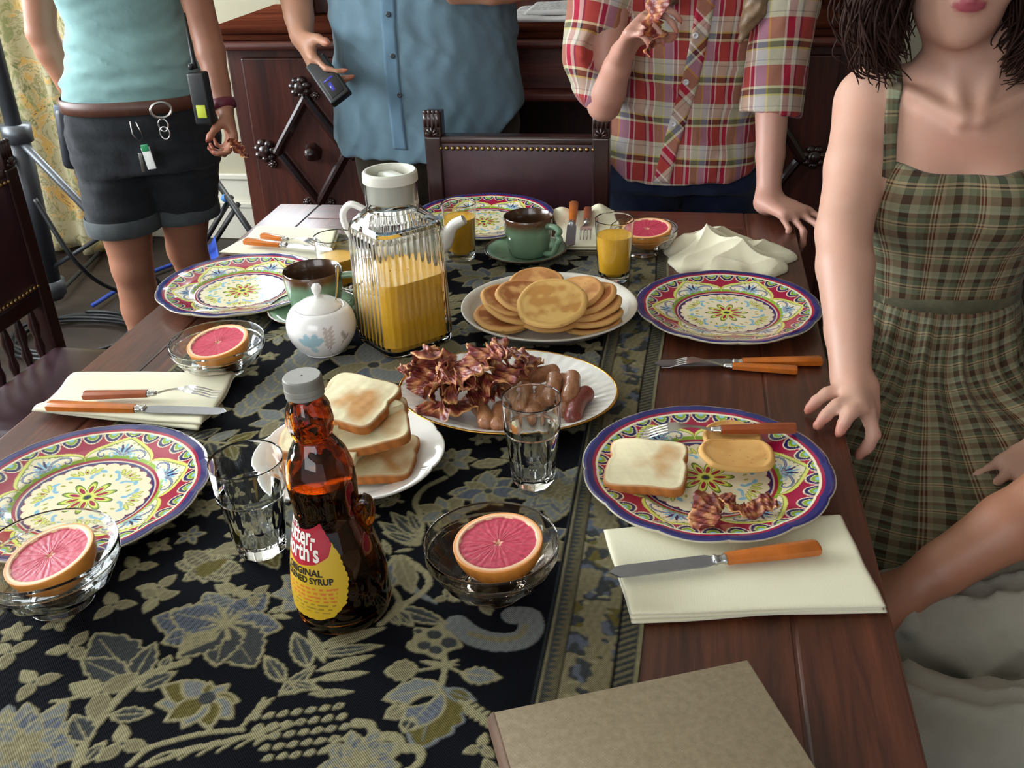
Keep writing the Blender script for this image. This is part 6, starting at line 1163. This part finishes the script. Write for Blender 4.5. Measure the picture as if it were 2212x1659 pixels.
Pa, Pb, Pc = Vector(on_px((668, 150), 2.15)), Vector(on_px((722, 228), 2.09)), Vector(on_px((757, 208), 2.10)); ex = (Pb - Pa).normalized(); ey = (Pc - Pb); ey = (ey - ex * ey.dot(ex)).normalized(); ez = ex.cross(ey); Xm = Matrix((ex, ey, ez)).transposed().to_4x4(); L_ = (Pb - Pa).length; X2 = Matrix.Translation((Pa + Pb) / 2 - Vector(ph.location)) @ Xm
m.box((-L_ * .55, -.004, -.011), (L_ * .5, .048, .011), .005, X=X2); m.mk('phone_body', M_blk, ph); sg = -1 if (X2.to_3x3() @ Vector((0, 0, 1))).dot(Vector((0, 1, -.3))) > 0 else 1
m = M(); m.box((-L_ * .10, .006, sg * .0112), (L_ * .42, .040, sg * .0122), .0006, X=X2); m.mk('screen', mat('dark_glass', '05060c', .1), ph)
m = M(); m.box((L_ * .0, .010, sg * .0122), (L_ * .04, .034, sg * .0128), X=X2); m.box((L_ * .10, .016, sg * .0122), (L_ * .30, .024, sg * .0128), X=X2); m.mk('lit_icons', emis('blue_glow', (.08, .08, .6), .6), ph)
# --- 3: person in plaid shirt
g = person('person', 'person in red plaid shirt leaning one hand on the table corner', (-.02, 2.22, 0)); tips = []
S = SDF((-.32, 1.74, -.01), (.38, 2.50, 1.80), .006)
S.torso([(.80, -.01, 2.22, .155, .11), (.90, -.01, 2.21, .160, .11), (1.02, -.005, 2.20, .135, .10), (1.15, 0, 2.18, .14, .10), (1.28, .01, 2.17, .15, .10), (1.37, .01, 2.17, .12, .08), (1.43, .01, 2.17, .055, .05)], .03)
leg(S, (-.09, 2.22, .84), (-.10, 2.22, .48), (-.11, 2.25, .08), (0, -1)); leg(S, (.08, 2.24, .84), (.09, 2.25, .48), (.09, 2.28, .08), (0, -1))
S.cone((.01, 2.17, 1.36), (-.14, 2.15, 1.33), .05, .05, .03); S.cone((.01, 2.17, 1.36), (.17, 2.13, 1.32), .05, .05, .03)
arm(S, (.175, 2.12, 1.31), (.160, 2.05, 1.04), on_px((1660, 425), 1.935), .92); Wp = va(*on_px((1658, 440), 1.925)); Wp[2] = ZT + .030
S.cone(on_px((1660, 425), 1.935), Wp, .026, .027, .01); tb3 = []; hand(S, Wp, (.62, -.75, -.02), (-.05, 0, -1), -1, (.18, .35, .75, .95), .92, .0, spread=.10, tips=tips)
el = on_px((1305, 225), 2.04); wr3 = on_px((1345, 112), 1.97); arm(S, (-.165, 2.13, 1.31), el, wr3, .92); hand(S, wr3, va(*on_px((1375, 55), 1.93)) - va(*wr3), (.75, -.25, -.5), -1, (.7, .8, .95, 1.0), .92, .8, tips=tips)
P_, yw = head(S, (.01, 2.12, 1.55), (.1, -1), (.01, 2.17, 1.40)); finish(S, 'body', M_skinA, g, lin('bd8f7e'), tips, rad=.012); eyes(P_, g)
S = SDF((-.2, 1.95, 1.0), (.30, 2.4, 1.75), .006); S.ell(P_(-.018, 0, .048), (.086, .106, .096), .01, (0, 0, yw)); S.cut(P_(.055, 0, .05), (0, -1, -.35), .01)
for s_, pts in ((1, [(.09, 2.11, 1.55), (.125, 2.07, 1.40), (.14, 2.045, 1.25), (.115, 2.04, 1.13), (.09, 2.035, 1.075)]), (-1, [(-.07, 2.11, 1.55), (-.085, 2.08, 1.40), (-.07, 2.05, 1.28), (-.05, 2.04, 1.16)])):
    S.chain(pts, [.03, .034, .032, .022, .006][:len(pts)], .02)
S.warp(lambda X, Y, Z: .003 * np.sin(X * 260 + 14 * np.sin(Z * 14) + Y * 150)); V, F = S.mesh(1); hm = mat('light_brown_hair', '7a6248', .45, .35, 40); mk('hair', V, F, hm, g, rel=True)
M_pl3 = plaid('madras_plaid', [(0, '9c1226'), (.10, 'd6cdbf'), (.13, '8f8a62'), (.33, 'c0aa3c'), (.36, '9a96a4'), (.55, 'cfc4b6'), (.58, '7e1430'), (.66, 'd6c8ba'), (.69, '9c4a20'), (.90, '44262e'), (.93, 'c8b8a8')], [(0, 'a82846'), (.36, 'd8cfa8'), (.42, '2c3038'), (.54, 'cbbf6a'), (.58, 'cfc8b8'), (.80, '9a9a98'), (.82, 'd2cbb8'), (.92, 'a82846')], .112, .086)
S = SDF((-.34, 1.96, .70), (.34, 2.40, 1.46), .005)
S.torso([(.755, -.025, 2.20, .180, .128), (.86, -.02, 2.195, .178, .124), (1.0, -.01, 2.18, .160, .118), (1.15, 0, 2.165, .162, .122), (1.28, .01, 2.165, .165, .115), (1.37, .01, 2.17, .13, .09), (1.42, .01, 2.17, .07, .06)], .02)
S.chain([(-.13, 2.15, 1.33), (-.185, 2.09, 1.16), (-.205, 2.055, 1.04)], [.060, .060, .056], .02); S.cone((-.190, 2.055, .985), (-.202, 2.05, 1.055), .046, .054, .01)
S.put((-.3, 2.0, .70), (.3, 2.4, .86), lambda X, Y, Z: Z - (.772 + .05 * np.abs(X) + 2.6 * np.maximum(0, -X - .12) ** 1.4 + 2 * np.maximum(0, X - .10) ** 1.6 + 0 * Y), .003, 's')
S.put((-.30, 1.99, 1.02), (-.13, 2.07, 1.16), lambda X, Y, Z: np.sqrt((X + .165) ** 2 + (Y - 2.01) ** 2 + (Z - 1.06) ** 2) - .045, .01, 's')
wr(S, .0026, (26, 24, 16), 21); S.warp(lambda X, Y, Z: -.005 * (1 - np.abs(np.sin(15 * X + 16 * Z + 2 * np.sin(Z * 13)))) ** 3); V, F = S.mesh(1); uv = cloth_uv(V, [((0, 2.18, .70), (0, 2.17, 1.40), .17, 0, .04), ((.175, 2.10, 1.34), (.157, 2.03, .93), .058, .03, 0), ((-.13, 2.15, 1.33), (-.20, 2.05, 1.0), .058, .07, 0)])
sh = mk('shirt', V, F, M_pl3, g, uv=uv, rel=True)
def band(pts, w, mt, nm, par, uvf): 
    Pp_ = spline(pts, 60); V = []; 
    for p in Pp_: V += [p + va(-w, 0, 0), p + va(-w, -.004, 0), p + va(w, -.004, 0), p + va(w, 0, 0)]
    V = np.array(V); m = M(); m.loft(V.reshape(60, 4, 3)); return m.mk(nm, mt, par, False, uv=uvf(V), rel=True)
bpts = [on_px(a, y) for a, y in (((1535, -60), 2.052), ((1515, 60), 2.050), ((1490, 180), 2.056), ((1462, 270), 2.064), ((1428, 395), 2.070))]
S = SDF((.04, 1.9, .88), (.30, 2.25, 1.42), .005); S.chain([(.13, 2.15, 1.34), (.176, 2.08, 1.14), (.157, 2.025, .90)], [.062, .062, .060], .02); S.cut((.155, 2.02, .940), (-.1, -.25, -1), .003); wr(S, .002, (26, 24, 20), 25); V, F = S.mesh(1)
mk('sleeve', V, F, M_pl3, sh, uv=cloth_uv(V, [((.15, 2.15, 1.34), (.157, 2.03, .93), .058, .03, 0)]), rel=True)
strip('placket', sh, bpts, .017, M_pl3, sh, off=.002, uvf=lambda V: np.stack([(V[:, 0] + V[:, 2]) * .7, (V[:, 2] - V[:, 0]) * .7], -1))
for a, y in (((1503, 77), 2.048), ((1482, 179), 2.050), ((1455, 268), 2.057)):
    c_ = Vector(drape(sh, [[on_px(a, y)]], off=.0045)[0, 0]); M().lathe([(.001, .0012), (.003, .0012), (.0034, .0022), (.006, .0018), (.0062, 0), (.001, -.001)], 20, X=Matrix.Translation(c_) @ Matrix.Rotation(PI / 2, 4, 'X')).mk('button', mat('pearl_button', 'c8c8cc', .2), sh, rel=True)
S = SDF((-.25, 2.02, .05), (.25, 2.44, .90), .008); S.torso([(.74, -.01, 2.215, .168, .12), (.88, -.01, 2.21, .165, .118)], .02)
for x, y in ((-.095, 2.225), (.085, 2.245)): S.chain([(x, y, .84), (x, y, .48), (x, y + .03, .07)], [.098, .070, .062], .03)
wr(S, .003, (20, 20, 30), 24); V, F = S.mesh(1); mk('jeans', V, F, fabric('indigo_denim', '1e2740', .2), g, rel=True)
held([((1398, 118), 1.885), ((1412, 80), 1.885), ((1410, 40), 1.89), ((1430, -15), 1.90)], .044, 92, 'orange brown bacon strip held up by the person in plaid')
# --- 4: seated woman in plaid sundress
g = person('person', 'person in green and brown plaid sundress seated at the right with hand on table', (.40, 1.48, 0)); tips = []
S = SDF((.12, .90, -.01), (.78, 1.86, 1.46), .0052)
S.torso([(.50, .40, 1.55, .16, .13), (.62, .395, 1.52, .155, .12), (.80, .385, 1.49, .112, .09), (.92, .38, 1.485, .125, .095), (1.0, .378, 1.485, .130, .095), (1.06, .38, 1.50, .118, .072), (1.10, .38, 1.51, .075, .055), (1.13, .38, 1.51, .05, .05)], .03)
S.cone((.38, 1.51, 1.10), (.265, 1.53, 1.073), .034, .042, .035); S.cone((.38, 1.51, 1.10), (.50, 1.52, 1.073), .034, .042, .035)
S.cone((.368, 1.428, 1.066), (.295, 1.468, 1.098), .011, .010, .012); S.cone((.390, 1.428, 1.066), (.463, 1.468, 1.098), .011, .010, .012)
for s_ in (-1, 1): S.cone((.379 + s_ * .010, 1.435, 1.072), (.379 + s_ * .042, 1.49, 1.17), .008, .010, .012)   # collar bones
for s_ in (-1, 1): S.ell((.378 + s_ * .058, 1.425, .955), (.056, .05, .055), .03); S.chain([(.40 + s_ * .085, 1.54, .52), (.40 + s_ * .10, 1.32, .53), (.40 + s_ * .10, 1.17, .50)], [.085, .075, .055], .03); S.chain([(.40 + s_ * .10, 1.17, .50), (.40 + s_ * .10, 1.19, .36), (.40 + s_ * .10, 1.20, .08)], [.052, .052, .033], .02); S.chain([(.40 + s_ * .10, 1.20, .08), (.40 + s_ * .10, 1.10, .035)], [.034, .026], .01)
Wp = va(*T(1838, 815, ZT + .040)); el = va(*on_px((1822, 500), 1.35)); arm(S, (.262, 1.525, 1.065), el, Wp, 1.0)
# right hand laid on the table edge: fingers posed from their tips
kn = [va(*T(1818, 846, ZT + .030)), va(*T(1838, 866, ZT + .033)), va(*T(1858, 880, ZT + .031)), va(*T(1874, 890, ZT + .020))]
tp4 = [va(*T(1745, 887, ZT + .0085)), va(*T(1766, 920, ZT + .0085)), va(*T(1812, 936, ZT + .0085)), va(*T(1853, 985, ZT - .035))]
for i in range(4):
    a, b = kn[i], tp4[i]; S.cone(Wp + (kn[i] - kn[1]) * .45, a, .019, .0110, .009); up_ = va(0, 0, .010 if i < 3 else .0) + (va(.012, -.005, .0) if i == 3 else 0); m1 = a + (b - a) * .45 + up_; m2 = a + (b - a) * .75 + up_ * .7; S.chain([a, m1, m2, b], [.0105, .0088, .0082, .0072], .004); tips.append(b)
S.chain([Wp + va(.018, -.012, -.008), va(*T(1878, 880, ZT + .012)), va(*T(1884, 930, ZT - .02))], [.017, .012, .009], .01)
arm(S, (.500, 1.52, 1.06), (.565, 1.41, .84), (.525, 1.26, .665), .95); hand(S, (.523, 1.255, .66), (-.7, -.6, -.15), (-.2, .1, -1), 1, (.25, .3, .3, .35), .9, tips=tips)
chin = va(*on_px((2072, 88), 1.42)); HC = chin + va(.004, .062, .105); P_, yw = head(S, HC, (-.04, -1, -.06), (.38, 1.51, 1.10), .047, .97)
lipc = P_(.09, 0, -.0558)
def ex4(V, C):
    d = np.abs(V - lipc) / va(.0205, .020, .0088); w = np.clip((1.15 - np.sqrt((d ** 2).sum(1))) * 5, 0, 1)[:, None]; C = C * (1 - w) + np.array(lin('9c4a54')) * w
    w = np.exp(-(((V - va(.378, 1.42, 1.03)) / va(.06, .06, .03)) ** 2).sum(1))[:, None] * .5; return C * (1 - w) + C * va(1, .74, .70) * w
bd4 = finish(S, 'body', M_skinA, g, lin('c39a86'), tips, extra=ex4); eyes(P_, g)
def hair_mesh(cap, locks, n_, seed, r=.0030, amp=.007):   # cap mesh plus wavy strands
    m = M(); V, F = cap; m.V.append(V); m.F += [tuple(int(x) for x in f) for f in F]; m.n = len(V); rr_ = np.random.RandomState(seed)
    for k in range(n_):
        lk, rad = locks[k % len(locks)]; P0 = spline(lk, 26); s = np.linspace(0, 1, 26); o = rr_.normal(size=3) * rad * .42; ph = rr_.uniform(0, 6.28, 3); fr_ = rr_.uniform(12, 17)
        P1 = P0 + o * (.45 + .75 * np.sin(PI * s * .75))[:, None] + amp * np.stack([np.sin(s * fr_ + ph[0]), np.cos(s * fr_ + ph[1]), .4 * np.sin(s * fr_ + ph[2])], -1) * s[:, None]
        e = rr_.uniform(.82, 1.0); kk_ = max(6, int(26 * e)); m.tube(P1[:kk_], r * np.interp(np.linspace(0, 1, kk_), [0, .7, 1], [1.1, 1, .35]), 5)
    return m
S = SDF((.12, 1.25, 1.02), (.66, 1.75, 1.48), .005); S.ell(P_(-.022, 0, .045), (.086, .106, .096), .01, (0, 0, yw)); S.cut(P_(.062, 0, .05), (0, -1, -.2), .01); S.ell(P_(.07, 0, -.03), (.060, .07, .12), .01, (0, 0, yw), 's')
px = lambda a, b, z: (P_(a, b, z)); locks = []
for s_ in (-1, 1):
    sx_ = 1 if P_(0, 1, 0)[0] > P_(0, 0, 0)[0] else -1
    for k in range(12):
        a = .055 - .14 * k / 11; w_ = .012 * math.sin(k * 2.1); locks.append(([px(a * .6, s_ * .03, .125), px(a, s_ * .085, .07), px(a + .01, s_ * (.098 + w_), -.01), px(a + .008, s_ * (.112 + w_), -.075), px(a + .004, s_ * (.100 - w_), -.128), px(a - .006, s_ * (.075 + w_), -.152)], .030))
    S.chain([px(-.03, s_ * .08, .03), px(-.03, s_ * .095, -.05), px(-.03, s_ * .09, -.11)], [.034, .044, .034], .02)
for k in range(5): locks.append(([px(-.05, .03 * (k - 2), .125), px(-.11, .03 * (k - 2), .05), px(-.115, .03 * (k - 2), -.05), px(-.10, .03 * (k - 2), -.13)], .03))
hair_mesh(S.mesh(0), locks, 1500, 5, .0019, .006).mk('hair', mat('dark_brown_hair', '2a1812', .7, .4, 40, Specular_IOR_Level=.15), g, rel=True)
M_pl4 = plaid('green_brown_plaid', [(0, '52604a'), (.16, '39432f'), (.24, '9a8e70'), (.27, '4c2c1c'), (.31, '9a8e70'), (.34, '4c2c1c'), (.38, '9a8e70'), (.46, '7e7a60'), (.66, '22342a'), (.84, '7e7a60')], [(0, '7e7a60'), (.14, '562a14'), (.36, '706c50'), (.52, 'a8906c'), (.56, '4c2a1a'), (.60, 'a8906c'), (.66, '5c5c44'), (.80, '50260f'), (.92, '8a8a70')], .056, .052)
S = SDF((.20, 1.30, .74), (.58, 1.68, 1.14), .004)
S.torso([(.775, .385, 1.488, .117, .096), (.83, .385, 1.488, .119, .098), (.90, .38, 1.48, .132, .103), (.96, .378, 1.475, .140, .108), (1.04, .378, 1.495, .136, .09)], .01)
for s_ in (-1, 1): S.ell((.378 + s_ * .060, 1.420, .953), (.062, .056, .060), .03)
NK = lambda X, Y, Z: (1.002 + 2.6 * np.maximum(0, np.abs(X - .378) - .02) ** 2 + .25 * np.maximum(0, Y - 1.45)) - Z
S.put((.2, 1.3, .98), (.6, 1.7, 1.14), lambda X, Y, Z: NK(X, Y, Z) , .002, 's'); wr(S, .0012, (40, 40, 40), 31)
V, F = S.mesh(1); uv = cloth_uv(V, [((.38, 1.49, .7), (.38, 1.49, 1.1), .12, 0, 0)]); bo = mk('bodice', V, F, M_pl4, g, uv=uv, rel=True)
for s_ in (-1, 1):
    strip('strap', bd4, [(.378 + s_ * .102, 1.40, .99), (.378 + s_ * .100, 1.43, 1.05), (.378 + s_ * .096, 1.47, 1.10), (.378 + s_ * .093, 1.51, 1.13)], .009, M_pl4, bo, (0, .75, -.66), .003, uvf=lambda V: np.stack([V[:, 0], V[:, 2]], -1))
    strip('back_strap', bd4, [(.378 + s_ * .093, 1.505, 1.13), (.378 + s_ * .092, 1.54, 1.11), (.378 + s_ * .09, 1.58, 1.05), (.378 + s_ * .088, 1.60, 1.0)], .009, M_pl4, bo, (0, -.75, -.66), .003, uvf=lambda V: np.stack([V[:, 0], V[:, 2]], -1))
S = SDF((.10, .95, .28), (.74, 1.76, .86), .0055)
S.torso([(.56, .40, 1.52, .20, .16), (.64, .395, 1.51, .175, .145), (.72, .39, 1.495, .142, .118), (.80, .385, 1.488, .121, .100)], .02)
for s_ in (-1, 1): S.chain([(.40 + s_ * .08, 1.52, .56), (.40 + s_ * .09, 1.32, .57), (.40 + s_ * .10, 1.155, .53)], [.125, .105, .082], .05); S.chain([(.40 + s_ * .10, 1.155, .53), (.40 + s_ * .10, 1.15, .33)], [.08, .085], .04)
S.cone((.40, 1.45, .60), (.40, 1.16, .57), .11, .06, .06); S.cut((0, 0, .30), (0, 0, -1), .004)
S.warp(lambda X, Y, Z: (.0055 * np.sin(np.arctan2(X - .385, 1.50 - Y + .0001) * 30 + 2 * np.sin(Z * 14)) + .004 * np.sin(np.arctan2(X - .385, 1.5 - Y + .0001) * 17 + Y * 15)) * np.clip((.80 - Z) / .05, .15, 1))
V, F = S.mesh(1); d_ = np.hypot(V[:, 0] - .385, V[:, 1] - 1.49); ang = np.arctan2(V[:, 0] - .385, 1.49 - V[:, 1]); uv = np.stack([ang * .26, V[:, 2] - d_ * .9 + .3], -1); mk('skirt', V, F, M_pl4, g, uv=uv, rel=True)
M().lathe([(.121, .795), (.124, .800), (.1235, .812), (.120, .818)], 60, (.385, 1.488, 0), 1, .82).mk('waistband', fabric('olive_brown_band', '565440', .35), g, rel=True)
# --- 5: person at the near right
g = person('person', 'person at the near right in grey trousers with bare forearm reaching under table', (.62, .92, 0)); tips = []
S = SDF((.14, .55, -.01), (.98, 1.20, 1.55), .0065)
S.torso([(.50, .72, .86, .14, .15), (.70, .73, .86, .12, .15), (.90, .75, .86, .12, .15), (1.05, .76, .87, .10, .17), (1.12, .76, .87, .06, .08)], .03)
S.cone((.76, .87, 1.08), (.75, 1.04, 1.05), .05, .05, .03); S.cone((.76, .87, 1.08), (.75, .70, 1.05), .05, .05, .03)
w5 = va(*T(1945, 1285, .635)); e5 = va(*T(2262, 1085, .745)); arm(S, (.75, 1.05, 1.04), e5, w5, 1.0); hand(S, w5, (-1, -.28, -.10), (0, 0, -1), -1, (.3, .35, .4, .45), 1.0, tips=tips)
arm(S, (.75, .69, 1.04), (.64, .64, .82), (.50, .78, .70), 1.05); hand(S, (.497, .785, .695), (-.8, .45, -.3), (0, 0, -1), 1, (.5, .5, .5, .5), .95, tips=tips)
for y in (.77, .945): S.chain([(.72, y - .02, .56), (.45, y, .57), (.26, y + .01, .55)], [.085, .072, .055], .03); S.chain([(.26, y + .01, .55), (.30, y + .01, .3), (.33, y + .01, .08), (.22, y + .01, .035)], [.055, .05, .036, .028], .02)
P_, yw = head(S, (.72, .87, 1.30), (-1, .1), (.76, .87, 1.12), .055, 1.0); finish(S, 'body', M_skinB, g, lin('9a6b52'), tips); eyes(P_, g)
S = SDF((.58, .7, 1.2), (.90, 1.05, 1.48), .007); S.ell(P_(-.018, 0, .048), (.086, .106, .096), .01, (0, 0, yw)); S.cut(P_(.055, 0, .05), (-1, 0, -.35), .01); V, F = S.mesh(1); mk('hair', V, F, mat('short_dark_hair', '2c2018', .6, .2, 60), g, rel=True)
S = SDF((.14, .62, .04), (.92, 1.18, .78), .006)
S.torso([(.47, .72, .87, .15, .17), (.66, .72, .87, .145, .165)], .02)
for y in (.77, .95): S.chain([(.72, y - .02, .56), (.45, y, .575), (.27, y + .01, .555)], [.108, .092, .074], .03); S.chain([(.27, y + .01, .555), (.30, y + .01, .3), (.33, y + .01, .07)], [.074, .066, .062], .03)
wr(S, .008, (24, 30, 20), 44); S.warp(lambda X, Y, Z: -.010 * (1 - np.abs(np.sin(26 * X + 34 * Y + 2.5 * np.sin(Z * 24) + 1.5 * np.sin(Y * 40)))) ** 2); V, F = S.mesh(1); mk('trousers', V, F, fabric('stone_grey_cotton', '8f8c80', .08), g, rel=True)
S = SDF((.44, .60, .60), (.96, 1.20, 1.16), .006); S.torso([(.62, .70, .87, .165, .185), (.70, .72, .865, .15, .175), (.90, .75, .86, .138, .165), (1.05, .76, .87, .12, .185), (1.10, .76, .87, .085, .10)], .02)
S.cone((.755, 1.02, 1.05), (.735, 1.075, .90), .066, .064, .02); S.cone((.755, .72, 1.05), (.71, .665, .92), .066, .064, .02); S.chain([(.62, .91, .68), (.50, .93, .665), (.385, .905, .672)], [.085, .065, .046], .04); wr(S, .004, (22, 22, 18), 46)
V, F = S.mesh(1); uv = cloth_uv(V, [((.72, .87, .55), (.75, .87, 1.12), .16, 0, .5)])
mk('shirt', V, F, plaid('pastel_plaid', [(0, 'a8868a'), (.3, 'b8ae8a'), (.5, 'a87478'), (.75, '8a6a78')], [(0, 'b08a84'), (.33, 'c2b88e'), (.6, '9a7a84'), (.8, 'a87a74')], .11, .11), g, uv=uv, rel=True)
# stools under the two seated people
M_seat = wood('orange_wood', '6e3218', 'a85a2c', .3, 0, 1)
for nm, lb, x, y, w, z in (('side_chair', 'wooden chair under the person in the plaid sundress', .41, 1.58, .20, .445), ('side_chair', 'orange wooden chair seat edge at the bottom right photo corner', .62, .80, .27, .452)):
    c_ = thing(nm, lb, 'chair', (x, y, 0)); m = M(); m.box((-w, -.20, z - .035), (w, .20, z), .012); m.mk('seat', M_seat, c_)
    for a in (-1, 1):
        for b in (-1, 1): M().lathe([(.014, 0), (.018, .2), (.02, z - .03)], 16, (a * (w - .03), b * .17, 0), cap0=True).mk('leg', M_seat, c_)
bpy.context.view_layer.update()
